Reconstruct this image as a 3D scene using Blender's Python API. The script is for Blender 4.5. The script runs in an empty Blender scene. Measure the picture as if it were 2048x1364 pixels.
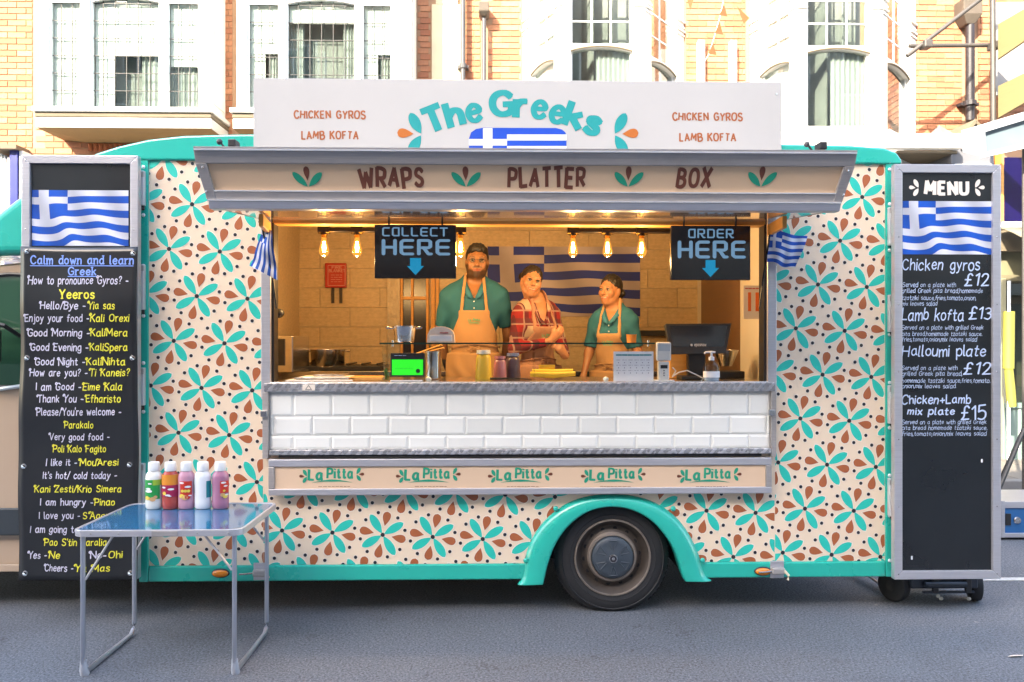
import bpy, bmesh, math, random
import numpy as np
from mathutils import Vector, Matrix
random.seed(7); np.random.seed(7)
sc = bpy.context.scene
COL = sc.collection
# ---------------------------------------------------------------- camera
CZ, FPX, YAW = 1.59, 1600.0, math.radians(1.4)
cam_d = bpy.data.cameras.new('camera'); cam = bpy.data.objects.new('camera', cam_d); COL.objects.link(cam)
cam.location = (0, 0, CZ); cam.rotation_euler = (math.radians(90), 0, -YAW)
cam_d.sensor_width = 36; cam_d.lens = 36 * FPX / 2048; cam_d.clip_end = 600; cam_d.clip_start = .05
sc.camera = cam
# ---------------------------------------------------------------- sky and sun
SUN = Vector((0.50, 0.80, -0.62)).normalized()          # the way sunlight travels
w = bpy.data.worlds.new('World'); sc.world = w; w.use_nodes = True
wn = w.node_tree; bg = wn.nodes['Background']
sky = wn.nodes.new('ShaderNodeTexSky'); sky.sky_type = 'NISHITA'; sky.sun_disc = False
sky.sun_elevation = math.asin(-SUN.z); sky.sun_rotation = math.atan2(-SUN.x, -SUN.y)
sky.air_density = 1.0; sky.dust_density = 2.0; sky.ozone_density = 1.0
wn.links.new(sky.outputs[0], bg.inputs[0]); bg.inputs[1].default_value = 0.15
sd = bpy.data.lights.new('sun', 'SUN'); so = bpy.data.objects.new('sun', sd); COL.objects.link(so)
sd.energy = 2.4; sd.angle = math.radians(.5); sd.color = (1, .93, .82)
so.rotation_euler = SUN.to_track_quat('-Z', 'Y').to_euler(); so.location = (-10, -14, 20)
sc.view_settings.view_transform = 'Standard'; sc.view_settings.look = 'None'
sc.view_settings.gamma = 1; sc.view_settings.use_curve_mapping = False
sc.view_settings.exposure = 3.22
sc.view_settings.use_white_balance = True; sc.view_settings.white_balance_temperature = 7200; sc.view_settings.white_balance_tint = 10
sc.cycles.use_denoising = True
sc.cycles.max_bounces = 8; sc.cycles.transparent_max_bounces = 12
sc.cycles.sample_clamp_indirect = 6

# ---------------------------------------------------------------- pixels of the photograph to metres on a plane Y
def P(px, py, Y):
    u = (px - 1024) / FPX; v = (682 - py) / FPX
    dy = -math.sin(YAW) * u + math.cos(YAW); dx = math.cos(YAW) * u + math.sin(YAW)
    return Y * dx / dy, CZ + Y * v / dy
def PX(px, Y): return P(px, 682, Y)[0]
def PZ(py, Y, px=1024): return P(px, py, Y)[1]
def SC(Y): return FPX / Y
# ---------------------------------------------------------------- materials
def lin(c):
    return tuple(((x / 255) / 12.92 if x / 255 <= .04045 else ((x / 255 + .055) / 1.055) ** 2.4) for x in c)
class NT:
    def __init__(s, name):
        s.m = bpy.data.materials.new(name); s.m.use_nodes = True; s.t = s.m.node_tree; s.n = s.t.nodes; s.b = s.n['Principled BSDF']
    def node(s, typ, **kw):
        n = s.n.new(typ)
        for k, v in kw.items(): setattr(n, k, v)
        return n
    def link(s, a, b): s.t.links.new(a, b)
    def m1(s, op, a, b=None, c=None, clamp=False):
        n = s.node('ShaderNodeMath', operation=op); n.use_clamp = clamp
        for i, v in enumerate((a, b, c)):
            if v is None: continue
            if isinstance(v, (int, float)): n.inputs[i].default_value = v
            else: s.link(v, n.inputs[i])
        return n.outputs[0]
    def mix(s, f, a, b, mode='MIX'):
        n = s.node('ShaderNodeMix', data_type='RGBA', blend_type=mode)
        for sock, v in ((n.inputs[0], f), (n.inputs[6], a), (n.inputs[7], b)):
            if isinstance(v, (int, float)): sock.default_value = v
            elif isinstance(v, tuple): sock.default_value = (*v[:3], 1)
            else: s.link(v, sock)
        return n.outputs[2]
    def coord(s, kind='Object'):
        return s.node('ShaderNodeTexCoord').outputs[kind]
    def noise(s, scale, detail=3, vec=None, rough=.55):
        n = s.node('ShaderNodeTexNoise'); n.inputs['Scale'].default_value = scale; n.inputs['Detail'].default_value = detail
        n.inputs['Roughness'].default_value = rough
        s.link(vec if vec is not None else s.coord(), n.inputs['Vector']); return n.outputs[0]
    def stretch(s, vec, k):
        n = s.node('ShaderNodeMapping'); n.inputs['Scale'].default_value = k; s.link(vec, n.inputs[0]); return n.outputs[0]
    def bump(s, h, strength=.3, dist=.01):
        n = s.node('ShaderNodeBump'); n.inputs['Strength'].default_value = strength; n.inputs['Distance'].default_value = dist
        s.link(h, n.inputs['Height']); s.link(n.outputs[0], s.b.inputs['Normal'])
    def set(s, **kw):
        for k, v in kw.items():
            sock = s.b.inputs[k]
            if isinstance(v, (int, float)): sock.default_value = v
            elif isinstance(v, tuple): sock.default_value = (*v[:3], 1)
            else: s.link(v, sock)
MATS = {}
def M(name, col, rough=.5, metal=0, var=.12, scale=6, bump=0, bscale=60, coat=0, dirt=0, rand=0, streak=None):
    """painted / cast / woven surface: colour with soft variation, dirt, roughness variation and fine relief"""
    if name in MATS: return MATS[name]
    t = NT(name); v = t.coord()
    if streak: v = t.stretch(v, streak)
    nz = t.noise(scale, 4, v)
    f = t.m1('MULTIPLY_ADD', nz, 2 * var, 1 - var)
    if rand:
        oi = t.node('ShaderNodeObjectInfo'); f = t.m1('MULTIPLY', f, t.m1('MULTIPLY_ADD', oi.outputs['Random'], 2 * rand, 1 - rand))
    c = t.mix(1.0, tuple(col), t_rgb(t, f), 'MULTIPLY')
    if dirt:
        d = t.noise(2.3, 6, None, .7); dm = t.m1('MULTIPLY', t.m1('MULTIPLY_ADD', d, 4, -2.1, clamp=True), dirt)
        c = t.mix(dm, c, (col[0] * .35 + .01, col[1] * .33 + .01, col[2] * .3 + .01))
    t.set(**{'Base Color': c, 'Metallic': metal, 'Roughness': t.m1('MULTIPLY_ADD', nz, .25 * rough, rough * .88, clamp=True)})
    if coat: t.set(**{'Coat Weight': coat, 'Coat Roughness': .08})
    if bump: t.bump(t.noise(bscale, 4, v), bump, .004)
    MATS[name] = t.m; return t.m
def t_rgb(t, f):
    n = t.node('ShaderNodeCombineColor')
    for i in range(3): t.link(f, n.inputs[i])
    return n.outputs[0]
def EM(name, col, strength):
    if name in MATS: return MATS[name]
    t = NT(name); t.set(**{'Base Color': tuple(c * .5 for c in col), 'Emission Color': tuple(col), 'Emission Strength': strength})
    MATS[name] = t.m; return t.m
def GLASS(name, tint=(1, 1, 1), ior=1.5, refl=1.0, rough=.01):
    """thin pane: clear transmission with a fresnel reflection"""
    if name in MATS: return MATS[name]
    t = NT(name); t.n.remove(t.b)
    tr = t.node('ShaderNodeBsdfTransparent'); tr.inputs[0].default_value = (*tint, 1)
    gl = t.node('ShaderNodeBsdfGlossy'); gl.inputs['Roughness'].default_value = rough
    fr = t.node('ShaderNodeFresnel'); fr.inputs[0].default_value = ior
    mx = t.node('ShaderNodeMixShader'); ge = t.node('ShaderNodeNewGeometry'); t.link(t.m1('MULTIPLY', t.m1('MULTIPLY', fr.outputs[0], refl, clamp=True), t.m1('SUBTRACT', 1, ge.outputs['Backfacing'])), mx.inputs[0])
    t.link(tr.outputs[0], mx.inputs[1]); t.link(gl.outputs[0], mx.inputs[2])
    t.link(mx.outputs[0], t.n['Material Output'].inputs[0]); MATS[name] = t.m; return t.m

# ---------------------------------------------------------------- objects
ORG = {}
def tag(o, label=None, cat=None, group=None, kind=None):
    for k, v in (('label', label), ('category', cat), ('group', group), ('kind', kind)):
        if v: o[k] = v
    return o
def thing(name, label, cat, loc, group=None):
    o = bpy.data.objects.new(name, None); o.empty_display_size = .1; COL.objects.link(o); o.location = loc
    ORG[o.name] = Vector(loc); return tag(o, label, cat, group)
def org(o): return ORG.get(o.name, Vector((0, 0, 0)))
def link_mesh(name, me, parent=None, loc=None):
    o = bpy.data.objects.new(name, me); COL.objects.link(o)
    if parent is not None: o.parent = parent; ORG[o.name] = org(parent).copy()
    if loc is not None: o.location = loc
    return o
class MB:
    def __init__(s): s.v = []; s.f = []; s.mi = []; s.cur = 0; s.xf = None; s.uv = None
    def add(s, vs, fs, mi=None):
        o = len(s.v)
        if s.xf: vs = [s.xf(*p) for p in vs]
        s.v += [tuple(p) for p in vs]; s.f += [tuple(i + o for i in f) for f in fs]; s.mi += [s.cur if mi is None else mi] * len(fs)
        return s
    def box(s, x0, x1, y0, y1, z0, z1):
        x0, x1 = sorted((x0, x1)); y0, y1 = sorted((y0, y1)); z0, z1 = sorted((z0, z1))
        return s.add([(x0, y0, z0), (x1, y0, z0), (x1, y1, z0), (x0, y1, z0), (x0, y0, z1), (x1, y0, z1), (x1, y1, z1), (x0, y1, z1)],
              [(0, 3, 2, 1), (4, 5, 6, 7), (0, 1, 5, 4), (1, 2, 6, 5), (2, 3, 7, 6), (3, 0, 4, 7)])
    def prism(s, poly, y0, y1):
        """polygon in x,z pushed from y0 (front) to y1"""
        a = sum(poly[i][0] * poly[(i + 1) % len(poly)][1] - poly[(i + 1) % len(poly)][0] * poly[i][1] for i in range(len(poly)))
        if a < 0: poly = poly[::-1]
        n = len(poly); vs = [(x, y0, z) for x, z in poly] + [(x, y1, z) for x, z in poly]
        return s.add(vs, [tuple(range(n)), tuple(range(2 * n - 1, n - 1, -1))] + [(i, i + n, (i + 1) % n + n, (i + 1) % n) for i in range(n)])
    def prismx(s, poly, x0, x1):
        """polygon in y,z pushed along x"""
        n = len(poly); vs = [(x0, y, z) for y, z in poly] + [(x1, y, z) for y, z in poly]
        return s.add(vs, [tuple(range(n)), tuple(range(2 * n - 1, n - 1, -1))] + [(i, i + n, (i + 1) % n + n, (i + 1) % n) for i in range(n)])
    def plan(s, poly, z0, z1):
        n = len(poly); vs = [(x, y, z0) for x, y in poly] + [(x, y, z1) for x, y in poly]
        return s.add(vs, [tuple(range(n - 1, -1, -1)), tuple(range(n, 2 * n))] + [(i, (i + 1) % n, (i + 1) % n + n, i + n) for i in range(n)])
    def tube(s, pts, r, seg=10, caps=True, rs=None):
        pts = [Vector(p) for p in pts]; n = len(pts); rings = []
        up = Vector((0, 0, 1))
        for i, p in enumerate(pts):
            d = (pts[min(i + 1, n - 1)] - pts[max(i - 1, 0)]).normalized()
            a = d.cross(up)
            if a.length < .05: a = d.cross(Vector((0, 1, 0)))
            a.normalize(); b = a.cross(d); rr = rs[i] if rs else r
            if i and i < n - 1:
                c = abs((pts[i] - pts[i - 1]).normalized().dot(d)); rr = rr / max(c, .6)
            rings.append([p + rr * (math.cos(t) * a + math.sin(t) * b) for t in [2 * math.pi * k / seg for k in range(seg)]])
        vs = [q for r_ in rings for q in r_]
        fs = [(i * seg + k, i * seg + (k + 1) % seg, (i + 1) * seg + (k + 1) % seg, (i + 1) * seg + k) for i in range(n - 1) for k in range(seg)]
        if caps: fs += [tuple(range(seg - 1, -1, -1)), tuple(range((n - 1) * seg, n * seg))]
        return s.add(vs, fs)
    def lathe(s, prof, c, axis='z', seg=24, sx=1, sy=1, mis=None):
        """prof = (radius, height) pairs turned about an axis through c"""
        vs = []; fs = []; mi = []
        for r, h in prof:
            for k in range(seg):
                t = 2 * math.pi * k / seg; a, b = r * math.cos(t) * sx, r * math.sin(t) * sy
                vs.append((c[0] + a, c[1] + b, c[2] + h) if axis == 'z' else (c[0] + a, c[1] + h, c[2] - b) if axis == 'y' else (c[0] + h, c[1] + a, c[2] + b))
        for i in range(len(prof) - 1):
            for k in range(seg):
                fs.append((i * seg + k, i * seg + (k + 1) % seg, (i + 1) * seg + (k + 1) % seg, (i + 1) * seg + k)); mi.append(s.cur if mis is None else mis[i])
        o = len(s.v)
        if s.xf: vs = [s.xf(*p) for p in vs]
        s.v += vs; s.f += [tuple(i + o for i in f) for f in fs]; s.mi += mi
        return s
    def ball(s, c, r, seg=12, rings=7, k=(1, 1, 1)):
        vs = []; fs = []
        for i in range(rings + 1):
            a = math.pi * i / rings
            for j in range(seg):
                b = 2 * math.pi * j / seg
                vs.append((c[0] + k[0] * r * math.sin(a) * math.cos(b), c[1] + k[1] * r * math.sin(a) * math.sin(b), c[2] + k[2] * r * math.cos(a)))
        for i in range(rings):
            for j in range(seg): fs.append((i * seg + j, (i + 1) * seg + j, (i + 1) * seg + (j + 1) % seg, i * seg + (j + 1) % seg))
        return s.add(vs, fs)
    def build(s, name, mats, parent=None, smooth=False, bevel=0, seg=2, solid=0, uv=None, weld=False):
        me = bpy.data.meshes.new(name)
        c = Vector((0, 0, 0)); loc = None
        if parent is not None: c = org(parent)
        else:
            a = np.array(s.v); loc = Vector(((a[:, 0].min() + a[:, 0].max()) / 2, (a[:, 1].min() + a[:, 1].max()) / 2, a[:, 2].min())); c = loc
        me.from_pydata([(x - c.x, y - c.y, z - c.z) for x, y, z in s.v], [], s.f)
        mats = mats if isinstance(mats, (list, tuple)) else [mats]
        for m in mats: me.materials.append(m)
        if len(mats) > 1: me.polygons.foreach_set('material_index', s.mi)
        if uv:
            ul = me.uv_layers.new(name='UVMap')
            for l in me.loops: ul.data[l.index].uv = uv(*s.v[l.vertex_index])
        if smooth: me.polygons.foreach_set('use_smooth', [True] * len(me.polygons))
        me.validate(); me.update()
        if weld or smooth:
            b = bmesh.new(); b.from_mesh(me)
            if weld: bmesh.ops.remove_doubles(b, verts=b.verts, dist=1e-5)
            bmesh.ops.recalc_face_normals(b, faces=b.faces)
            if smooth:
                for e in b.edges:
                    if len(e.link_faces) == 2 and e.calc_face_angle(0) > .75: e.smooth = False
            b.to_mesh(me); b.free()
        o = link_mesh(name, me, parent, loc)
        if loc is not None: ORG[o.name] = loc
        if bevel:
            md = o.modifiers.new('bevel', 'BEVEL'); md.width = bevel; md.segments = seg; md.limit_method = 'ANGLE'; md.angle_limit = .6
        if solid:
            md = o.modifiers.new('solid', 'SOLIDIFY'); md.thickness = solid
        return o
def copy_tree(o, parent=None, loc=None):
    c = o.copy(); COL.objects.link(c); c.parent = parent
    if loc is not None: c.location = loc
    for ch in list(o.children): copy_tree(ch, c)
    return c
# ---------------------------------------------------------------- stroke lettering
GL = {
'A': '0,0 3.5,10 7,0|1.3,3.4 5.7,3.4', 'B': '0,0 0,10|~0,10 3,10 5.2,9 5.2,6.5 3,5.3 0,5.3|~0,5.3 3.5,5.3 6,4 6,1.5 3.5,0 0,0',
'C': '~6.3,8.3 4.5,9.9 2,9.5 .2,7 .2,3.2 2,.5 4.5,.1 6.4,1.8', 'D': '0,0 0,10|~0,10 3,10 6,8.5 7,5 6,1.5 3,0 0,0',
'E': '5.5,10 0,10 0,0 5.5,0|0,5.2 4.6,5.2', 'F': '5.5,10 0,10 0,0|0,5.2 4.4,5.2',
'G': '~6.5,8.2 4.7,9.9 2,9.5 .2,7 .2,3.2 2,.4 4.7,.1 6.6,1.6 6.8,4.6|6.8,4.6 4,4.6', 'H': '0,0 0,10|6.8,0 6.8,10|0,5.2 6.8,5.2',
'I': '0,0 0,10', 'J': '~4,10 4,3 3.4,.6 1.6,0 0,1.4', 'K': '0,0 0,10|5.8,10 0,4.4|1.8,6 6.2,0', 'L': '0,10 0,0 5,0',
'M': '0,0 .6,10 4.2,3 7.8,10 8.5,0', 'N': '0,0 0,10 7,0 7,10', 'O': '~3.7,10 1,8.8 0,5 1,1.2 3.7,0 6.4,1.2 7.4,5 6.4,8.8 3.7,10',
'P': '0,0 0,10|~0,10 3.2,10 5.8,9 6,7.3 5.4,5.2 3.2,4.5 0,4.5', 'Q': '~3.7,10 1,8.8 0,5 1,1.2 3.7,0 6.4,1.2 7.4,5 6.4,8.8 3.7,10|5,2.5 7.5,-.5',
'R': '0,0 0,10|~0,10 3.2,10 5.8,9 6,7.3 5.4,5.2 3.2,4.5 0,4.5|2.6,4.5 6,0',
'S': '~5.6,8.6 4,9.9 1.6,9.7 .3,8 .8,6.2 3,5.2 5.3,4 5.9,2.2 4.6,.4 2.2,0 .1,1.4', 'T': '0,10 6.4,10|3.2,10 3.2,0',
'U': '~0,10 0,3.5 .8,.8 3.4,0 6,.8 6.8,3.5 6.8,10', 'V': '0,10 3.5,0 7,10', 'W': '0,10 2.4,0 5,8 7.6,0 10,10', 'X': '0,10 6.6,0|6.6,10 0,0',
'Y': '0,10 3.3,5 6.6,10|3.3,5 3.3,0', 'Z': '0,10 6,10 0,0 6,0',
'a': '~4.8,5.6 3.2,6.6 1,5.6 0,3 .9,.5 2.8,.1 4.6,1.8|~4.8,6.5 4.8,1.4 5.6,.1', 'b': '0,10 0,0|~0,4.5 1.5,6.3 3.6,6.3 4.9,4 4.5,1.2 2.5,0 0,1.2',
'c': '~4.6,5.2 3,6.5 1,5.6 0,3.2 1,.7 3,0 4.8,1.4', 'd': '~4.8,5 3.2,6.6 1,5.6 0,3 .9,.5 2.8,.1 4.7,1.8|4.9,10 4.9,0',
'e': '~.3,3.4 4.7,3.8 4.4,5.6 2.6,6.6 .8,5.4 0,3 1,.6 3,0 4.8,1.3', 'f': '~4,9.2 3,10 1.8,9 1.5,6 1.5,0|0,6 3.6,6',
'g': '~4.8,5.6 3.2,6.6 1,5.6 0,3 .9,.7 2.8,.3 4.7,2|~4.8,6.5 4.8,-1 3.6,-3 1.5,-3 .2,-1.8', 'h': '0,0 0,10|~0,4 1.8,6.3 3.6,6.3 4.6,4.6 4.6,0',
'i': '0,6.5 0,0|0,8.8 .1,9.1', 'j': '~1.5,6.5 1.5,-1.4 .6,-3 -.8,-2.8|1.5,8.8 1.6,9.1', 'k': '0,0 0,10|4.2,6.4 0,2.8|1.4,4 4.6,0', 'l': '~0,10 0,1.2 .7,0 1.2,.1',
'm': '0,0 0,6.5|~0,4 1.6,6.3 3,6.2 3.6,4.4 3.6,0|~3.6,4 5.2,6.3 6.6,6.2 7.2,4.4 7.2,0', 'n': '0,0 0,6.5|~0,4 1.8,6.3 3.6,6.3 4.6,4.6 4.6,0',
'o': '~2.5,6.5 .7,5.6 0,3.3 .7,.9 2.5,0 4.3,.9 5,3.3 4.3,5.6 2.5,6.5', 'p': '0,6.5 0,-3.2|~0,4.5 1.5,6.3 3.6,6.3 4.9,4 4.5,1.2 2.5,0 0,1.2',
'q': '~4.8,5.6 3.2,6.6 1,5.6 0,3 .9,.7 2.8,.3 4.7,2|4.8,6.5 4.8,-3.2', 'r': '0,0 0,6.5|~0,3.8 1.4,6 3.4,6.3', 's': '~4,5.6 2.4,6.6 .6,5.8 .6,4.3 2.4,3.4 4.1,2.4 3.9,.7 2.2,0 .1,.9',
't': '~1.6,9 1.6,1.4 2.4,.1 3.8,.5|0,6.2 3.6,6.2', 'u': '~0,6.5 0,2 1.2,.1 3,.2 4.5,2|4.6,6.5 4.6,0', 'v': '0,6.5 2.4,0 4.8,6.5', 'w': '0,6.5 1.8,0 3.6,5 5.4,0 7.2,6.5',
'x': '0,6.5 4.4,0|4.4,6.5 0,0', 'y': '0,6.5 2.6,.4|~5,6.5 2.4,0 1.2,-2.6 -.4,-3', 'z': '0,6.4 4.2,6.4 0,0 4.4,0',
'1': '.2,8 2.4,10 2.4,0', '2': '~.2,7.8 1.6,9.9 4,9.7 4.8,7.6 3.6,4.6 0,0|0,0 5.2,0', '3': '~.3,9 2.4,10 4.5,8.8 4.2,6.4 2,5.4|~2,5.4 4.6,4.6 4.9,2 3,0 .1,1',
'5': '4.8,10 .8,10 .4,5.6|~.4,5.6 2.8,6.3 4.9,4.6 4.6,1.4 2.4,0 0,.9', '0': '~2.6,10 .6,8.4 0,5 .6,1.6 2.6,0 4.6,1.6 5.2,5 4.6,8.4 2.6,10',
'-': '0,3.6 3.2,3.6', '/': '0,-.8 3.6,10.6', "'": '.2,10.2 0,8', '?': '~.2,8 1.6,9.9 3.8,9.6 4.4,7.6 2.6,5.2 2.3,3.2|2.3,.6 2.35,.3', ',': '.6,.6 0,-1.4',
'.': '0,.2 .1,.3', '+': '0,4 5,4|2.5,6.5 2.5,1.5', '!': '0,10 0,3|0,.5 .05,.2', '£': '~5,8.6 3.6,10 2,9 1.8,6 1.8,2.4 .2,0|.2,0 5.2,.3|0,5 4,5', ':': '0,1 .1,1.1|0,5 .1,5.1', '&': '~5.6,0 1,7.2 1.6,9.6 3.4,9 3.2,7 .4,4 .3,1.4 2.2,0 4.6,1.6 5.6,4'}
TECH = {'C': '6,10 1.2,10 0,8.8 0,1.2 1.2,0 6,0', 'O': '1.2,10 0,8.8 0,1.2 1.2,0 6,0 6,10 1.2,10', 'L': '0,10 0,1.2 1.2,0 5.6,0', 'E': '6,10 1.2,10 0,8.8 0,1.2 1.2,0 6,0|0,5 5.6,5',
'T': '0,10 6.4,10|3.2,10 3.2,0', 'R': '0,0 0,10 5.2,10 6.2,9 6.2,5.4 5.2,4.6 1.6,4.6|2.6,4.6 5.2,0 6.6,0', 'D': '0,0 0,10 5,10 6.2,8.8 6.2,1.2 5,0 0,0', 'H': '0,0 0,10|6.2,0 6.2,10|0,5 6.2,5'}
def dashes(mb, px0, px1, pyb, Y, w=.0011, seed=1, lo=3, hi=8):
    """print too small to read: a row of short marks"""
    r = random.Random(seed); a = px0
    while a < px1:
        b = min(a + r.uniform(lo, hi), px1); ribbon(mb, [P(a, pyb, Y), P(b, pyb, Y)], w, lambda x_, z_: (x_, z_), Y); a = b + 2.2
def crom(pts, n=4):
    out = []
    for i in range(len(pts) - 1):
        p0 = pts[max(i - 1, 0)]; p1 = pts[i]; p2 = pts[i + 1]; p3 = pts[min(i + 2, len(pts) - 1)]
        if i == 0 and pts[0] == pts[-1]: p0 = pts[-2]
        if i == len(pts) - 2 and pts[0] == pts[-1]: p3 = pts[1]
        for k in range(n):
            t = k / n
            out.append(tuple(.5 * (2 * p1[j] + (p2[j] - p0[j]) * t + (2 * p0[j] - 5 * p1[j] + 4 * p2[j] - p3[j]) * t * t + (3 * p1[j] - p0[j] - 3 * p2[j] + p3[j]) * t ** 3) for j in (0, 1)))
    out.append(pts[-1]); return out
def parse(g):
    res = []
    for st in g.split('|'):
        cur = st.startswith('~'); st = st.lstrip('~')
        pts = [tuple(float(a) for a in q.split(',')) for q in st.split()]
        if cur: res.append(crom(pts))
        else: res += [[pts[i], pts[i + 1]] for i in range(len(pts) - 1)]
    return res
SW_ = crom([(1.2, 9.6), (.1, 10.6), (-1.4, 10.2), (-2.0, 8.8), (-1.2, 7.9), (-.5, 8.6)])
PG = {k: parse(v) for k, v in GL.items()}; PT = {k: parse(v) for k, v in TECH.items()}
FLAT = [0]
def ribbon(mb, pts, w, place, y, cap=True, layer=0, taper=0):
    """flat ribbon of half width w along pts (2-D), mapped by place(x,z)->(X,Z), at depth y"""
    n = len(pts)
    def emit(ps, lay):
        vs = []
        for q in ps:
            r = place(*q); vs.append((r[0], (r[2] if len(r) > 2 else y) - layer - lay, r[1]))
        a = sum(vs[k][0] * vs[(k + 1) % len(vs)][2] - vs[(k + 1) % len(vs)][0] * vs[k][2] for k in range(len(vs)))
        mb.add(vs, [tuple(range(len(vs)))[::(1 if a > 0 else -1)]])
    if taper:
        L = []; R = []
        for i, p in enumerate(pts):
            a = pts[max(i - 1, 0)]; b = pts[min(i + 1, n - 1)]; dx, dz = b[0] - a[0], b[1] - a[1]; l = math.hypot(dx, dz) or 1
            ww = w * (1 - taper * abs(2 * i / (n - 1) - 1)); L.append((p[0] - dz / l * ww, p[1] + dx / l * ww)); R.append((p[0] + dz / l * ww, p[1] - dx / l * ww))
        for i in range(n - 1): emit([R[i], R[i + 1], L[i + 1], L[i]], 0)
        return
    for i in range(n - 1):
        (ax, az), (bx, bz) = pts[i], pts[i + 1]; l = math.hypot(bx - ax, bz - az)
        if l < 1e-9: continue
        ang = math.atan2(bz - az, bx - ax); k = 3 if n > 2 and 0 < i < n - 2 else 4
        if FLAT[0]:                                   # display lettering: cut ends, heavier uprights
            w_ = w * (.84 + .30 * abs(math.sin(ang))); e0, e1 = i == 0, i == n - 2
            def end(cx_, cz_, a_, flat):
                if flat: return [(cx_ + w_ * (.35 * math.cos(a_) + t_ * math.cos(a_ + math.pi / 2)), cz_ + w_ * (.35 * math.sin(a_) + t_ * math.sin(a_ + math.pi / 2))) for t_ in (-1, 1)]
                return [(cx_ + w_ * math.cos(a_ + math.pi * (j / 3 - .5)), cz_ + w_ * math.sin(a_ + math.pi * (j / 3 - .5))) for j in range(4)]
            emit(end(bx, bz, ang, e1) + end(ax, az, ang + math.pi, e0), 2.2e-5 * i); continue
        cap_ = [(bx + w * math.cos(ang + math.pi * (j / k - .5)), bz + w * math.sin(ang + math.pi * (j / k - .5))) for j in range(k + 1)]
        cap_ += [(ax + w * math.cos(ang + math.pi * (j / k + .5)), az + w * math.sin(ang + math.pi * (j / k + .5))) for j in range(k + 1)]
        emit(cap_, 2.2e-5 * i)
def glyph_adv(ch, font): 
    if ch == ' ': return 3.6
    g = font.get(ch) or font.get(ch.upper()); return max(q[0] for s_ in g for q in s_)
def write(mb, s, x0, x1, zb, h, y, wt=.9, font=None, slant=0, jit=0, gap=None, rot=0, yfn=None, serif=0, arc=0, flat=0, swash=0):
    FLAT[0] = flat
    """letters between world x0..x1, baseline zb, cap height h (world)"""
    font = font or PG; gap = gap if gap is not None else wt + 1.0
    wid = sum(glyph_adv(c, font) for c in s) + gap * (len(s) - 1)
    sx = (x1 - x0) / wid; sz = h / 10; pen = 0; rng = random.Random(s)
    for ch in s:
        if ch != ' ':
            g = font.get(ch) or font[ch.upper()]
            if swash and ch.isupper() and ch not in 'OIS': g = g + [SW_]
            ja = rng.uniform(-jit, jit) * .09; js = 1 + rng.uniform(-jit, jit) * .06; jz = rng.uniform(-jit, jit) * .35; adv = glyph_adv(ch, font)
            def place(gx, gz, pen=pen, ja=ja, js=js, jz=jz, adv=adv):
                a, b = (gx - adv / 2) * js, (gz - 5) * js
                a, b = a * math.cos(ja) - b * math.sin(ja) + adv / 2, a * math.sin(ja) + b * math.cos(ja) + 5 + jz
                X = x0 + (pen + a + slant * b) * sx; Z = zb + b * sz
                if arc: t = (X - (x0 + x1) / 2) / (x1 - x0) * 2; Z += arc * (1 - t * t)
                if rot:
                    Z += (X - x0) * math.tan(rot)
                return (X, Z) if yfn is None else (X, Z, yfn(Z))
            for i, st in enumerate(g):
                ribbon(mb, st, wt / 2, place, y, layer=.0004 * i)
                if serif and len(st) == 2 and abs(st[0][0] - st[1][0]) < .3:
                    for q in st: ribbon(mb, [(q[0] - 1.1, q[1]), (q[0] + 1.1, q[1])], wt / 2.6, place, y, layer=.0004 * (i + 3))
        pen += glyph_adv(ch, font) + gap
    FLAT[0] = 0
def write_px(mb, s, px0, px1, pyb, hpx, Y, **kw):
    x0, z = P(px0, pyb, Y); x1, z2 = P(px1, pyb, Y)
    write(mb, s, x0, x1, (z + z2) / 2, hpx * Y / FPX, Y, **kw)
# leaves and drops for the printed emblems
def petal(cx, cz, ang, r0, r1, w, kind, n=14):
    """outline of a petal (pointed both ends) or a drop (pointed inside, round outside)"""
    pts = []
    for sgn in (1, -1):
        rng = range(n + 1) if sgn == 1 else range(n, -1, -1)
        for i in rng:
            t = i / n
            pass
            pk, e0, e1 = (.56, .88, .60) if kind == 'leaf' else (.70, 1.15, .5)
            ww = w * (math.sin(math.pi / 2 * t / pk) ** e0 if t < pk else max(0, 1 - ((t - pk) / (1 - pk)) ** 2) ** e1)
            r = r0 + (r1 - r0) * t
            pts.append((cx + r * math.cos(ang) - sgn * ww * math.sin(ang), cz + r * math.sin(ang) + sgn * ww * math.cos(ang)))
    out = []
    for p in pts:
        if not out or math.dist(p, out[-1]) > 1e-6: out.append(p)
    if math.dist(out[0], out[-1]) < 1e-6: out.pop()
    return out
def disc(cx, cz, r, n=12): return [(cx + r * math.cos(2 * math.pi * k / n), cz + r * math.sin(2 * math.pi * k / n)) for k in range(n)]
def clip(poly, x0, x1, z0, z1):
    for ax, lim, keep in ((0, x0, 1), (0, x1, -1), (1, z0, 1), (1, z1, -1)):
        out = []
        for i in range(len(poly)):
            a, b = poly[i], poly[(i + 1) % len(poly)]
            ia, ib = (a[ax] - lim) * keep >= 0, (b[ax] - lim) * keep >= 0
            if ia: out.append(a)
            if ia != ib:
                t = (lim - a[ax]) / (b[ax] - a[ax]); out.append((a[0] + t * (b[0] - a[0]), a[1] + t * (b[1] - a[1])))
        poly = out
        if len(poly) < 3: return None
    return poly
def face(mb, poly, y, mi=0, yfn=None):
    a = sum(poly[i][0] * poly[(i + 1) % len(poly)][1] - poly[(i + 1) % len(poly)][0] * poly[i][1] for i in range(len(poly)))
    if a < 0: poly = poly[::-1]
    c = (sum(p[0] for p in poly) / len(poly), sum(p[1] for p in poly) / len(poly))
    pts = list(poly) + [c]; n = len(poly)
    mb.add([(x, (yfn(z) if yfn else 0) + y, z) for x, z in pts], [(i, (i + 1) % n, n) for i in range(n)], mi)
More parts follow.
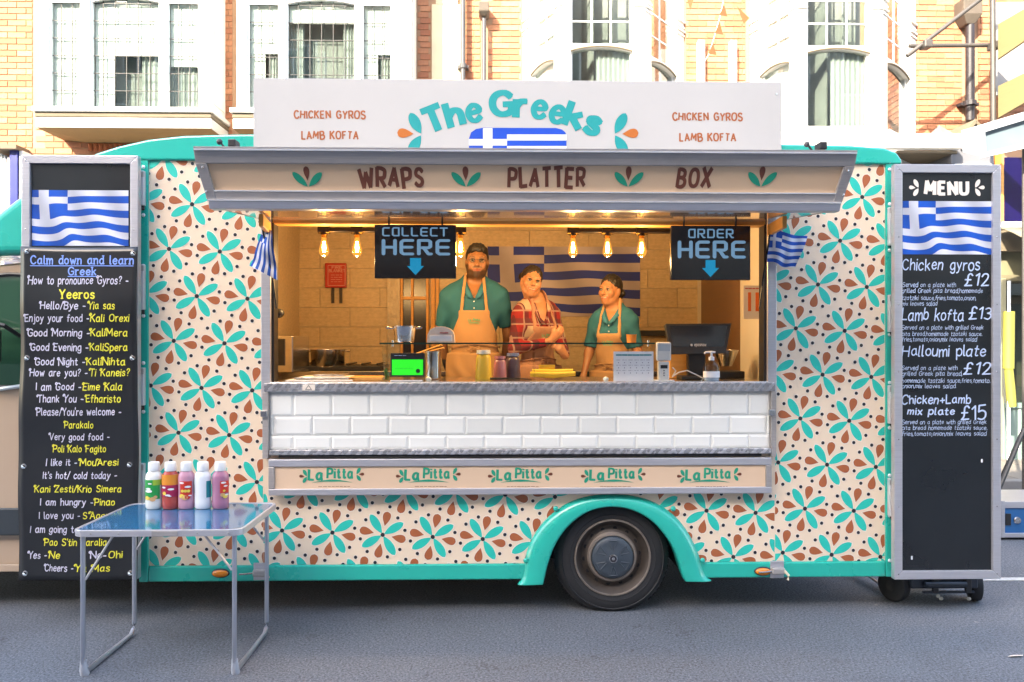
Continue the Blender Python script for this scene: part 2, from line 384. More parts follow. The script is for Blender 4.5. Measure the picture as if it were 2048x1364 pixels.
# ================================================================ materials
m_cream = M('cream_vinyl', (.83, .66, .49), .38, var=.05, scale=3, coat=.3, dirt=.14)
m_teal = M('teal_paint', (.004, .44, .345), .28, var=.07, scale=4, coat=.6, dirt=.10)
m_teal_print = M('teal_print', (.006, .52, .42), .4, var=.05, scale=9, coat=.2)
m_teal_dark = M('green_print', (.004, .30, .185), .4, var=.06, scale=9)
m_brown = M('brown_print', (.40, .115, .042), .4, var=.10, scale=12, coat=.2)
m_maroon = M('maroon_print', (.155, .045, .024), .45, var=.1, scale=12)
m_dot = M('dark_print', (.022, .022, .03), .4, var=.1)
m_halo = M('pale_print', (.86, .76, .66), .4, var=.03)
m_alu = M('brushed_aluminium', (.56, .55, .58), .36, metal=.6, var=.14, scale=5, streak=(1.2, 9, 30), bump=.08, bscale=40, dirt=.18)
m_alu_d = M('dull_aluminium', (.42, .39, .375), .45, metal=.45, var=.22, scale=7, streak=(1, 8, 24), bump=.12, dirt=.35)
m_steel = M('stainless_steel', (.62, .61, .60), .22, metal=1, var=.12, scale=4, streak=(1, 1, 12))
m_bolt = M('pale_bolt', (.72, .78, .78), .35, metal=.3, var=.1)
m_tan = M('tan_panel', (.66, .47, .31), .45, var=.06, scale=2.5, dirt=.08)
m_white_sign = M('off_white_board', (.455, .445, .43), .5, var=.06, scale=1.4, dirt=.05)
m_tile_w = M('white_ceramic', (.80, .80, .76), .22, var=.04, scale=5, rand=.05, coat=.3)
m_grout = M('grout', (.80, .80, .77), .8, var=.1)
m_black = M('black_plastic', (.018, .018, .02), .42, var=.2, bump=.1)
m_rubber = M('tyre_rubber', (.018, .018, .020), .72, var=.35, scale=9, bump=.25, bscale=50, dirt=.2)
m_rim = M('rusty_steel_rim', (.075, .060, .050), .5, metal=.3, var=.4, scale=14, dirt=.3, bump=.2)
m_rimlip = M('worn_rim_edge', (.27, .225, .19), .5, metal=.5, var=.4, scale=20, dirt=.5)
m_hub = M('blue_grey_hubcap', (.045, .06, .078), .45, var=.25, scale=12, dirt=.25)
m_under = M('underbody_black', (.012, .012, .013), .8, var=.4, bump=.3)
m_amber = M('amber_lens', (.75, .22, .01), .15, var=.1, coat=.6)
m_ply = M('orange_wood_and_glow', (.62, .30, .075), .45, var=.25, scale=5, streak=(1, 1, 8), bump=.1)
m_inwall = M('stone_effect_tile', (.52, .39, .235), .42, var=.36, scale=26, streak=(1, 1, 2.2), rand=.07, bump=.25, bscale=45)
m_ingrout = M('pale_grout', (.50, .41, .28), .8)
m_inwhite = M('interior_white_board', (.62, .58, .50), .4, var=.06)
m_floor = M('van_floor', (.09, .085, .08), .6, var=.2)
m_walnut = M('walnut_board', (.16, .085, .045), .45, var=.3, scale=5, streak=(1, 1, 9))
m_glass = GLASS('clear_glass', (.97, .99, .985), 1.45, .9)
m_glass_edge = M('green_glass_edge', (.01, .05, .04), .1, coat=.5)
# engine-turned metal: swirls in the relief, diagonal highlights also put into the colour
def _swirl():
    t = NT('engine_turned_metal'); v = t.stretch(t.coord(), (24, 24, 24))
    vo = t.node('ShaderNodeTexVoronoi', feature='F1'); vo.inputs['Scale'].default_value = 1; vo.inputs['Randomness'].default_value = .25; t.link(v, vo.inputs['Vector'])
    se = t.node('ShaderNodeSeparateXYZ'); t.link(t.coord(), se.inputs[0])
    st = t.m1('POWER', t.m1('MULTIPLY_ADD', t.m1('SINE', t.m1('ADD', t.m1('MULTIPLY', se.outputs[0], 105), t.m1('MULTIPLY', se.outputs[2], -95))), .5, .5), 3)
    h = t.m1('ADD', t.m1('MULTIPLY', t.m1('SINE', t.m1('MULTIPLY', vo.outputs['Distance'], 9)), .35), t.m1('MULTIPLY', t.m1('MULTIPLY_ADD', st, 1.5, -.5), t.m1('MULTIPLY_ADD', t.noise(7, 3), 1.6, -.3)))
    nz = t.noise(5, 3)
    f = t.m1('MULTIPLY_ADD', h, .10, t.m1('MULTIPLY_ADD', nz, .5, .30))
    t.set(**{'Base Color': t.mix(1, (.80, .80, .84), t_rgb(t, f), 'MULTIPLY'), 'Metallic': .55, 'Roughness': t.m1('MULTIPLY_ADD', h, .1, .3)})
    t.bump(h, .3, .004); return t.m
m_swirl = _swirl()
def _under_awning():
    t = NT('glossy_white_laminate'); nz = t.noise(3, 3)
    t.set(**{'Base Color': t.mix(nz, (.50, .47, .45), (.58, .54, .52)), 'Roughness': .12, 'Metallic': .35, 'Coat Weight': .8, 'Coat Roughness': .04}); return t.m
m_lam = _under_awning()
def flag_mat(name, crop=1, cu=.37, cross=(.07, .175), amp=.046, gloss=.35, blue=(.004, .085, .47), white=(.62, .64, .72)):
    """printed photograph of a waving striped flag; u,v run 0..1 left to right and top to bottom"""
    t = NT(name); uv = t.node('ShaderNodeSeparateXYZ'); t.link(t.node('ShaderNodeUVMap').outputs[0], uv.inputs[0]); u, v = uv.outputs[0], uv.outputs[1]
    n = 9 - crop
    env = t.m1('MULTIPLY', v, 1.3, clamp=True)
    w1 = t.m1('SINE', t.m1('MULTIPLY_ADD', u, 7.2, .4))
    # one sharp fold travelling down to the right
    fc = t.m1('SUBTRACT', u, t.m1('MULTIPLY_ADD', v, .28, .18)); fold = t.m1('MULTIPLY', t.m1('EXPONENT', t.m1('MULTIPLY', t.m1('MULTIPLY', fc, fc), -110.)), -1.6)
    fc2 = t.m1('SUBTRACT', u, t.m1('MULTIPLY_ADD', v, .35, .50)); fold2 = t.m1('MULTIPLY', t.m1('EXPONENT', t.m1('MULTIPLY', t.m1('MULTIPLY', fc2, fc2), -90.)), -.9)
    off = t.m1('MULTIPLY', t.m1('ADD', t.m1('ADD', w1, fold), fold2), t.m1('MULTIPLY', env, amp))
    vv = t.m1('SUBTRACT', t.m1('SUBTRACT', v, off), t.m1('MULTIPLY', t.m1('MULTIPLY', u, u), -.03))
    k = t.m1('ADD', t.m1('MULTIPLY', vv, n), crop)             # stripe index 0..9, even = blue
    par = t.m1('FLOORED_MODULO', t.m1('FLOOR', k), 2)           # 1 on white stripes
    inc = t.m1('MULTIPLY', t.m1('LESS_THAN', u, cu), t.m1('LESS_THAN', k, 5))
    hx = t.m1('MULTIPLY', t.m1('GREATER_THAN', k, 2), t.m1('LESS_THAN', k, 3))
    uw = t.m1('SUBTRACT', u, t.m1('MULTIPLY', off, .5))
    vx = t.m1('MULTIPLY', t.m1('GREATER_THAN', uw, cross[0]), t.m1('LESS_THAN', uw, cross[1]))
    cr = t.m1('MAXIMUM', hx, vx)
    wh = t.m1('ADD', t.m1('MULTIPLY', inc, cr), t.m1('MULTIPLY', t.m1('SUBTRACT', 1, inc), par), clamp=True)
    # tone of the printed cloth
    tone = t.m1('MULTIPLY_ADD', t.m1('SINE', t.m1('MULTIPLY_ADD', fc, 16, 1.2)), .20, .90)
    tone = t.m1('MULTIPLY', tone, t.m1('MULTIPLY_ADD', t.noise(14, 4), .16, .92))
    c = t.mix(wh, blue, white); c = t.mix(1, c, t_rgb(t, tone), 'MULTIPLY')
    t.set(**{'Base Color': c, 'Roughness': gloss}); return t.m
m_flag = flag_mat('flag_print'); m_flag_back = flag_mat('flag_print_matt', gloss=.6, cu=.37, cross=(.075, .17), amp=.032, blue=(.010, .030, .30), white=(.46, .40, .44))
m_flag_cloth = flag_mat('flag_cloth', crop=0, cu=.36, cross=(.144, .216), amp=0.0, gloss=.8, blue=(.005, .075, .40))

# ================================================================ the food truck
YB = 4.66
XL, XR = PX(280, YB), PX(1800, YB)
ZP1 = PZ(322, YB, 400)                                   # top of the printed panels
ZSK1 = (P(700, 1130, YB)[1] + P(1500, 1122, YB)[1]) / 2; ZSK0 = PZ(1158, YB, 1000)
ZTOP = PZ(283, YB, 1024); ZHEAD = PZ(447, YB, 1000); ZFL = .50; YBACK = 6.86
truck = thing('food_truck', 'teal and cream food truck with a flower print, its serving hatch propped open', 'food truck', (PX(1040, YB), 5.7, 0))
px = lambda a: PX(a, YB)
OX0, OX1 = px(542), px(1534)                             # serving opening
ZC = P(1024, 763, YB)[1]                                  # worktop height
# --- side skin: strips round the opening and the wheel arch
def skin(name, poly, mat=m_cream, y0=YB, t=.03): return MB().prism(poly, y0, y0 + t).build(name, mat, truck)
skin('side_panel', [(px(298), ZSK1), (px(527), ZSK1), (px(527), ZP1), (px(298), ZP1)])
skin('side_panel', [(px(1549), ZSK1), (px(1770), ZSK1), (px(1770), ZP1), (px(1549), ZP1)])
WX, WZ = PX(1224, 4.70), .305
zq = lambda y_: PZ(y_, YB, 1200)
skin('lower_side_panel', [(px(527), ZSK1), (px(1075), ZSK1), (px(1090), zq(1080)), (px(1130), zq(1030)), (px(1180), zq(1003)), (px(1180), zq(985)), (px(1180), zq(905)), (px(527), zq(905))])
skin('lower_side_panel', [(px(1549), ZSK1), (px(1549), zq(905)), (px(1270), zq(905)), (px(1270), zq(1003)), (px(1330), zq(1030)), (px(1362), zq(1075)), (px(1385), ZSK1)])
skin('lower_side_panel', [(px(1180), zq(905)), (px(1180), zq(1003)), (px(1270), zq(1003)), (px(1270), zq(905))])
# --- printed flowers
pr = MB()
LA = Vector((P(439.7, 504.2, YB)[0] - P(338.3, 497.9, YB)[0], P(439.7, 504.2, YB)[1] - P(338.3, 497.9, YB)[1]))
a_v = Vector((.2900, -.0142)); b_v = Vector((.1585, -.2720))
def flowers(anchor, x0, x1, z0, z1, hole=None):
    c0 = Vector(P(*anchor, YB))
    for i in range(-14, 15):
        for j in range(-14, 15):
            c = c0 + i * a_v + j * b_v
            if not (x0 - .2 < c.x < x1 + .2 and z0 - .2 < c.y < z1 + .2): continue
            shapes = []
            for k in range(4):
                a = math.radians(30 + 90 * k) + (.015 if k % 2 else -.01)
                shapes.append((petal(c.x, c.y, a, .004, .144, .0272, 'leaf'), 3, .0008)); shapes.append((petal(c.x, c.y, a, .009, .138, .0240, 'leaf'), 0, .0014))
                a = math.radians(-13 + 90 * k)
                shapes.append((petal(c.x, c.y, a, .046, .141, .0262, 'drop'), 3, .0007)); shapes.append((petal(c.x, c.y, a, .051, .137, .0236, 'drop'), 1, .0013))
            for k, ang in enumerate((48, 101, 11, -41, -78, -133, 138, 190)):
                r = .131; q = (c.x + r * math.cos(math.radians(ang)), c.y + r * math.sin(math.radians(ang)))
                shapes.append((disc(*q, .0135), 3, .0009)); shapes.append((disc(*q, .0102), 2, .0020))
            shapes.append((disc(c.x, c.y, .0125), 2, .0022))
            for poly, mi, lift in shapes:
                p = clip(poly, x0, x1, z0, z1)
                if p is None: continue
                if hole and any(math.hypot(q[0] - WX, q[1] - WZ) < hole and q[1] > .0 for q in p): continue
                face(pr, p, YB - lift, mi)
flowers((338.3, 497.9), px(299), px(526), ZSK1 + .001, ZP1 - .001)
flowers((1680, 481.5), px(1550), px(1769), ZSK1 + .001, ZP1 - .001)
flowers((765.4, 1069.4), px(527), px(1180), ZSK1 + .001, zq(985), hole=.405)
flowers((1511, 1025.5), px(1270), px(1549), ZSK1 + .001, zq(985), hole=.405)
pr.build('flower_print', [m_teal_print, m_brown, m_dot, m_halo], truck)
# --- corner posts, skirt, roof rail, roof, ends, floor
c = MB()
c.box(px(280), px(298), YB - .012, YB + .06, ZSK0, ZP1 + .02)
c.build('corner_post', m_teal, truck, bevel=.004)
MB().box(px(1770), px(1787), YB - .012, YB + .06, ZSK0, ZP1 + .02).build('corner_post', m_teal, truck, bevel=.004)
MB().box(px(298.5), px(1062), YB - .012, YB + .05, ZSK0, ZSK1 - .001).build('skirt', m_teal, truck, bevel=.008)
MB().box(px(1398), px(1769.5), YB - .012, YB + .05, ZSK0, ZSK1 - .001).build('skirt', m_teal, truck, bevel=.008)
# roof rail: rounded at the rear, sweeping down over the cab at the front
zt = lambda p_: PZ(p_, YB, 400)
rail = [(px(180), zt(318)), (px(196), zt(309)), (px(240), zt(295)), (px(300), zt(281)), (px(370), zt(273)), (px(460), zt(270)), (px(510), zt(269)), (px(1700), ZTOP - .015), (px(1765), ZTOP - .03),
        (px(1790), ZTOP - .055), (px(1801), ZTOP - .10), (px(1801), ZP1), (px(280), ZP1), (px(262), zt(322))]
MB().prism(rail, YB - .02, YB + .12).build('roof_rail', m_teal, truck, bevel=.018, seg=3)
m_roofw = M('roof_white', (.55, .56, .56), .5, var=.1, dirt=.2)
MB().box(px(300), px(1795), YB + .122, YBACK, ZTOP - .10, ZTOP - .04).build('roof', m_roofw, truck, bevel=.01)
MB().prismx([(YB + .03, .42), (YB + .03, ZTOP - .1), (YBACK, ZTOP - .1), (YBACK, .42)], px(1788) - .0, px(1788) + .03).build('rear_wall', m_cream, truck)
MB().prismx([(YB + .03, .42), (YB + .03, ZTOP - .1), (YBACK, ZTOP - .1), (YBACK, .42)], px(283), px(283) + .03).build('bulkhead', m_cream, truck)
MB().box(px(300), px(1786), YBACK, YBACK + .03, .42, ZTOP - .11).build('far_side_wall', m_cream, truck)
MB().box(px(300), px(1786), YB + .50, YBACK - .002, ZFL - .06, ZFL).build('floor', m_floor, truck)
IX0, IX1 = PX(548, 4.8), px(1530)
IYB = 6.72; IZT = PZ(430, 6.72)
MB().box(px(300), px(1786), YB + .05, YBACK - .002, IZT + .001, IZT + .03).build('ceiling', m_inwhite, truck)
# interior back wall: stone-effect tiles on a board
bw = MB().box(px(300), px(1786), IYB + .012, IYB + .03, ZFL, IZT).build('back_wall', m_ingrout, truck)
TW, TH = .50, .163
tx0 = PX(520, IYB); tme = None
col_i = 0
x = tx0
r = 0; z = PZ(770, IYB)
while z < IZT:
    z1 = min(z + TH, IZT); x = tx0 - (TW / 2 if r % 2 else 0)
    while x < PX(1545, IYB):
        full = abs(z1 - z - TH) < 1e-6
        if full and tme:
            o = link_mesh('tile', tme, bw); o.location = Vector((x, IYB, z)) - org(bw)
        else:
            o = MB().box(0, TW - .005, 0, .0125, 0, z1 - z - .005).build('tile', m_inwall, bw) if False else None
            mb = MB().box(x, x + TW - .005, IYB, IYB + .0115, z, z1 - .005)
            if full:
                me_mb = MB().box(0, TW - .005, 0, .0115, 0, TH - .005); me = bpy.data.meshes.new('tile'); me.from_pydata(me_mb.v, [], me_mb.f); me.materials.append(m_inwall); tme = me
                o = link_mesh('tile', tme, bw); o.location = Vector((x, IYB, z)) - org(bw)
            else: mb.build('tile', m_inwall, bw)
        x += TW
    z += TH; r += 1
# inner end walls
MB().box(IX0 - .34, IX0 - .31, YB + .06, IYB, ZFL, IZT).build('end_wall', m_inwall, truck)
XRW = PX(1534, 5.3)
MB().box(px(1534) + .12, px(1534) + .15, YB + .06, IYB, ZFL, IZT).build('end_wall', m_inwhite, truck)
MB().box(PX(1480, 5.9), px(1534) + .119, 5.55, 6.6, ZFL, 2.12).build('tall_cupboard', m_walnut, truck, bevel=.004)
# opening frame
for (a, b) in ((524, 543), (1533, 1551)):
    MB().box(px(a), px(b), YB - .02, YB + .06, ZC - .10, ZHEAD + .03).build('opening_frame', m_alu, truck, bevel=.003)
MB().box(px(543), px(548), YB + .0, YB + .09, ZC, ZHEAD).build('frame_seal', m_black, truck)
MB().box(px(1528), px(1532.5), YB + .0, YB + .09, ZC, ZHEAD).build('frame_seal', m_black, truck)
MB().box(px(524), px(1551), YB - .02, YB + .06, ZHEAD + .031, ZP1 + .02).build('header_rail', m_cream, truck)
MB().box(px(545), px(1531), YB + .0, YB + .10, ZHEAD - .006, ZHEAD + .03).build('header_lip', m_ply, truck, bevel=.003)
# worktop and its engine-turned front edge
MB().box(px(543), px(1534), YB - .03, YB + .62, ZC - .03, ZC).build('worktop', m_steel, truck, bevel=.003)
z1 = P(1024, 766, 4.60)[1]; z0 = P(1024, 783, 4.60)[1]
MB().box(PX(528, 4.60), PX(1551, 4.60), 4.60, YB - .031, z0, z1).build('counter_edge', m_swirl, truck, bevel=.003)
MB().box(PX(605, 4.60), PX(630, 4.60), 4.5985, 4.5995, P(617, 781, 4.6)[1], P(617, 769, 4.6)[1]).build('warning_label', m_halo, truck)
wl = MB()
for a, b in (((611, 779), (617, 771)), ((617, 771), (623, 779)), ((623, 779), (611, 779))):
    ribbon(wl, [P(*a, 4.5985), P(*b, 4.5985)], .0016, lambda x_, z_: (x_, z_), 4.598)
wl.build('warning_triangle', m_dot, truck)
# tiled counter front
zt0 = P(1024, 897, 4.63)[1]
cb = MB().box(PX(538, 4.63), PX(1541, 4.63), 4.635, YB - .002, zt0, z0).build('counter_front', m_grout, truck)
def bevel_tile(w_, h_, b=.014, d=.0055):
    vs = [(0, 0, 0), (w_, 0, 0), (w_, 0, h_), (0, 0, h_), (b, -d, b), (w_ - b, -d, b), (w_ - b, -d, h_ - b), (b, -d, h_ - b)]
    vs = [(x_, y_ - .0, z_) for x_, y_, z_ in vs] + [(0, .004, 0), (w_, .004, 0), (w_, .004, h_), (0, .004, h_)]
    return vs, [(4, 5, 6, 7), (0, 1, 5, 4), (1, 2, 6, 5), (2, 3, 7, 6), (3, 0, 4, 7), (8, 9, 1, 0), (9, 10, 2, 1), (10, 11, 3, 2), (11, 8, 0, 3)]
tx = (PX(1000, 4.63) - PX(924, 4.63))
rows = [(831.5, 787, 587), (869.5, 832.1, 625), (897, 870.1, 587)]
for yb_, yt_, ph in rows:
    za, zb = P(1024, yb_, 4.63)[1], P(1024, yt_, 4.63)[1]; x = PX(ph, 4.63) - tx * 2
    lo, hi = PX(541, 4.63), PX(1539, 4.63)
    while x < hi:
        xa, xb = max(x, lo), min(x + tx - .0015, hi)
        if xb - xa > .012:
            vs, fs = bevel_tile(xb - xa, zb - za, b=min(.014, (xb - xa) / 3))
            jx = random.uniform(-.0004, .0004)
            MB().add([(xa + p[0], 4.6305 + p[1] + jx, za + p[2]) for p in vs], fs).build('counter_tile', m_tile_w, cb)
        x += tx
MB().box(PX(540, 4.62), PX(1540, 4.62), 4.60, 4.634, P(1024, 909, 4.6)[1], zt0 - .001).build('counter_bottom_trim', m_swirl, truck, bevel=.004)
for (a, b) in ((526, 538), (1541, 1551)):
    MB().box(PX(a, 4.62), PX(b, 4.62), 4.605, YB - .001, P(1024, 915, 4.62)[1], z0 - .001).build('counter_end_frame', m_alu_d, truck, bevel=.003)
    MB().box(PX(a - 4, 4.6), PX(b - 3, 4.6), 4.585, 4.604, P(1024, 832, 4.6)[1], P(1024, 820, 4.6)[1]).build('catch', m_steel, truck, bevel=.002)
# lower folding flap with five logos
YFL = 4.60
za, zb = P(1024, 989, YFL)[1], P(1024, 917, YFL)[1]
xa, xb = PX(537, YFL), PX(1543, YFL)
flap = MB().box(xa + .02, xb - .02, YFL + .006, YFL + .03, za + .01, zb - .01).build('folding_flap', m_tan if False else M('flap_panel', (.70, .50, .345), .42, var=.06, scale=2), truck)
fw = .038
fr = MB(); bz = zb - .043
fr.box(xa, xb, YFL - .004, YFL + .035, za, za + fw); fr.box(xa, xb, YFL - .004, YFL + .035, bz, zb)
fr.build('flap_frame', m_alu, flap, bevel=.004)
fr = MB(); fr.box(xa, xa + fw * .9, YFL - .005, YFL + .034, za + fw + .0005, bz - .0005); fr.box(xb - fw * .9, xb, YFL - .005, YFL + .034, za + fw + .0005, bz - .0005)
fr.build('flap_frame', m_alu_d, flap, bevel=.004)
MB().tube([(xa + .05, YFL + .03, zb + .012), (xb - .05, YFL + .03, zb + .012)], .008, 8).build('flap_hinge', m_black, flap)
leafm = [m_teal_dark, m_maroon, m_halo]
def sprig(mb, cx, cy, s_, flip, Y, yfn=None, mats=(0, 0, 1), up=False, lift=0):
    """three-leaf emblem; up: two leaves and an upright drop"""
    c_ = P(cx, cy, Y); k = s_ * Y / FPX
    if up: angs = ((137, 'leaf', .04, 1.02, .17, mats[0]), (43, 'leaf', .04, 1.02, .17, mats[1]), (92, 'drop', .30, .98, .15, mats[2]))
    else: angs = ((118, 'leaf', .05, 1.1, .24, mats[0]), (238, 'leaf', .05, 1.05, .24, mats[1]), (176, 'drop', .35, 1.1, .21, mats[2]))
    for ang, kind, r0, r1, w_, mi in angs:
        a = math.radians(ang)
        if flip: a = math.pi - a
        face(mb, petal(c_[0], c_[1], a, r0 * k, r1 * k, w_ * k, kind), (0 if yfn else Y) - .0012 - lift, mi, yfn)
for cxp in (664, 857, 1041, 1227, 1419):
    lt = MB()
    write_px(lt, 'La', cxp - 46, cxp - 20, 959, 19, YFL + .005, wt=2.5, jit=.6, flat=1)
    write_px(lt, 'Pitta', cxp - 9, cxp + 41, 956, 19, YFL + .005, wt=2.5, gap=3.0, jit=.6, flat=1)
    for a_, b_, f_ in ((-50, 953, False), (49, 949, True)):
        sp_ = MB(); sprig(sp_, cxp + a_, b_, 14, f_, YFL + .005, mats=(0, 0, 1)); sp_.build('logo_sprig', leafm, flap)
    sw = [P(cxp - 40 + 8 * i, 970 - 9 * math.sin(math.pi * (.18 + .62 * i / 10)), YFL + .005) for i in range(11)]
    ribbon(lt, sw, .0066, lambda x_, z_: (x_, z_), YFL + .004, taper=.95)
    o_ = lt.cur; lt.cur = 1
    dashes(lt, cxp - 27, cxp + 36, 973, YFL + .005, .0011, int(cxp)); lt.cur = o_
    lt.build('flap_logo', leafm, flap)
# --- wheel arch flare
pts_o = [(1030, 1169), (1044, 1160), (1047, 1120), (1060, 1080), (1083, 1045), (1115, 1015), (1155, 995), (1195, 988), (1228, 987), (1262, 989), (1302, 999), (1338, 1019), (1366, 1046), (1390, 1085), (1403, 1122), (1412, 1155), (1428, 1161)]
pts_i = [(1086, 1170), (1090, 1150), (1098, 1118), (1110, 1088), (1130, 1058), (1155, 1035), (1180, 1021), (1203, 1015), (1228, 1013), (1253, 1016), (1280, 1025), (1308, 1043), (1332, 1070), (1350, 1099), (1360, 1128), (1366, 1150), (1372, 1164)]
def A_(p, y): return P(p[0], p[1], y)
vs = []; n = len(pts_o)
for i in range(n):
    o_ = A_(pts_o[i], YB - .005); q = A_(pts_i[i], YB - .045)
    m1 = (o_[0] * .82 + q[0] * .18, o_[1] * .82 + q[1] * .18); m2 = (o_[0] * .5 + q[0] * .5, o_[1] * .5 + q[1] * .5)
    vs += [(o_[0], YB + .0, o_[1]), (m1[0], YB - .030, m1[1]), (m2[0], YB - .044, m2[1]), (q[0], YB - .048, q[1]), (q[0] + (WX - q[0]) * .01, YB - .035, q[1] - .004), (q[0], YB + .10, q[1])]
fs = [(i * 6 + k, i * 6 + k + 1, (i + 1) * 6 + k + 1, (i + 1) * 6 + k) for i in range(n - 1) for k in range(5)]
arch = MB().add(vs, fs).build('wheel_arch', m_teal, truck, smooth=True, solid=.004)
sub = arch.modifiers.new('s', 'SUBSURF'); sub.levels = 2; sub.render_levels = 2
for q in ((1112, 1018), (1347, 1018), (1052, 1122), (1406, 1122)):
    x_, z_ = P(*q, YB - .03); MB().ball((x_, YB - .022, z_), .016, k=(1, .5, 1)).build('arch_fixing', m_teal, arch, smooth=True)
# wheel well liner
wl = MB(); wv = []
for i in range(17):
    a = math.pi * i / 16; wv.append((WX + .43 * math.cos(a), WZ + .08 + .43 * math.sin(a)))
wv = [(WX + .43, .2)] + wv + [(WX - .43, .2)]
wl.add([(x_, y_, z_) for y_ in (YB + .032, YB + .45) for x_, z_ in wv], [(i, i + 1, i + 1 + len(wv), i + len(wv)) for i in range(len(wv) - 1)] + [tuple(range(len(wv), 2 * len(wv)))])
wl.build('wheel_well', m_under, truck)
# --- rear wheel
def make_wheel(cx, cy, name='wheel'):
    R = .340
    prof = [(.215, .03), (.225, .006), (.24, .0), (.29, .004), (.318, .018), (.333, .04), (R, .06), (R, .19), (.333, .205), (.30, .225), (.215, .22)]
    t = MB().lathe([(r_, h_ * 1) for r_, h_ in prof], (cx, cy, WZ + .015), 'y', 56)
    t.v = [(x_, y_, max(z_, .004)) for x_, y_, z_ in t.v]
    tyre = t.build(name, m_rubber, truck, smooth=True)
    tb = MB()
    for k in range(60):
        a = 2 * math.pi * k / 60
        for j, yy in enumerate((.052, .095, .14)):
            ca, sa = math.cos(a + j * .03), math.sin(a + j * .03)
            if WZ + .015 + sa * R < .06: continue
            p0 = Vector((cx + ca * (R - .004), cy + yy + .018, WZ + .015 + sa * (R - .004))); tv = Vector((-sa, 0, ca)); rv = Vector((ca, 0, sa))
            c8 = [p0 + tv * a1 * .012 + Vector((0, 1, 0)) * b1 * .018 + rv * c1 for c1 in (0, .007) for a1, b1 in ((-1, -1), (1, -1), (1, 1), (-1, 1))]
            tb.add(c8, [(0, 1, 5, 4), (1, 2, 6, 5), (2, 3, 7, 6), (3, 0, 4, 7), (4, 5, 6, 7)])
    o_ = tb.build('tread_blocks', m_rubber, tyre); o_['kind'] = 'stuff'
    for rr in (.252, .300): MB().lathe([(rr - .004, .003), (rr, -.0025), (rr + .004, .003)], (cx, cy, WZ + .015), 'y', 56).build('sidewall_ring', m_rubber, tyre, smooth=True)
    c_ = (cx, cy, WZ + .015)
    MB().lathe([(.226, .005), (.223, -.003), (.217, -.003), (.214, .006)], c_, 'y', 48).build('rim_edge', m_rimlip, tyre, smooth=True)
    rm = MB().lathe([(.2145, .0055), (.208, .012), (.200, .034), (.180, .055), (.165, .050), (.150, .030), (.135, .022)], c_, 'y', 48).build('rim', m_rim, tyre, smooth=True)
    MB().lathe([(.148, .026), (.140, .014), (.128, .012), (.122, .03)], c_, 'y', 48).build('rim_ring', m_rimlip, tyre, smooth=True)
    for k in range(14):
        a = 2 * math.pi * k / 14 + .1
        MB().lathe([(.001, .0), (.012, .001), (.0125, .01)], (cx + .163 * math.cos(a), cy + .046, WZ + .015 + .163 * math.sin(a)), 'y', 10).build('rim_hole', m_under, tyre)
    hb = MB().lathe([(.124, .03), (.123, .004), (.115, -.004), (.085, -.010), (.06, -.010), (.045, -.016), (.0, -.018)], c_, 'y', 40)
    hb.build('hub_cap', m_hub, tyre, smooth=True)
    for k in range(6):
        rb = MB()
        a = 2 * math.pi * k / 6 + math.pi / 2
        for da in (-.22, .22):
            p0 = (cx + .05 * math.cos(a + da * .4), cy - .015, WZ + .015 + .05 * math.sin(a + da * .4)); p1 = (cx + .104 * math.cos(a + da), cy - .007, WZ + .015 + .104 * math.sin(a + da))
            rb.tube([p0, p1], .0035, 6)
        p0 = (cx + .104 * math.cos(a - .22), cy - .007, WZ + .015 + .104 * math.sin(a - .22)); p1 = (cx + .104 * math.cos(a + .22), cy - .007, WZ + .015 + .104 * math.sin(a + .22)); rb.tube([p0, p1], .0035, 6)
        rb.build('hub_rib', m_hub, tyre, smooth=True)
    MB().lathe([(.026, -.014), (.025, -.022), (.018, -.024), (0, -.024)], c_, 'y', 20).build('hub_badge', m_steel, tyre, smooth=True)
    MB().lathe([(.020, -.0225), (.019, -.0255), (.010, -.0258), (.009, -.0245)], c_, 'y', 20).build('badge_ring', m_dot, tyre)
    return tyre
make_wheel(WX, 4.67)
# far wheel and chassis, seen under the skirt
MB().lathe([(.2, 0), (.33, .02), (.34, .1), (.33, .2), (.2, .22)], (WX, YBACK - .26, WZ + .015), 'y', 32).build('far_wheel', m_rubber, truck, smooth=True)
ch = MB()
for y_ in (5.1, 6.2): ch.box(px(300), px(1750), y_, y_ + .09, .36, .46)
for k in range(8): ch.box(px(330 + 190 * k), px(330 + 190 * k) + .06, 5.0, 6.5, .34, .40)
ch.box(WX - .06, WX + .06, 4.9, 6.6, .24, .36); ch.box(px(700), px(950), 5.3, 5.9, .22, .40)
ch.build('chassis', m_under, truck)
for a_, b_, y_, c_, z_ in ((300, 900, 4.95, 5.9, .24), (920, 1090, 4.9, 6.7, .28), (1360, 1740, 4.92, 6.0, .27), (320, 1740, 6.05, 6.8, .30)): MB().box(px(a_), px(b_), y_, c_, z_, .415).build('shade_tray', m_under, truck, bevel=.02)  # trays added to darken the ground under the truck
MB().box(px(283), px(1788), YB + .49, YBACK, .42, .437).build('underfloor', m_under, truck)
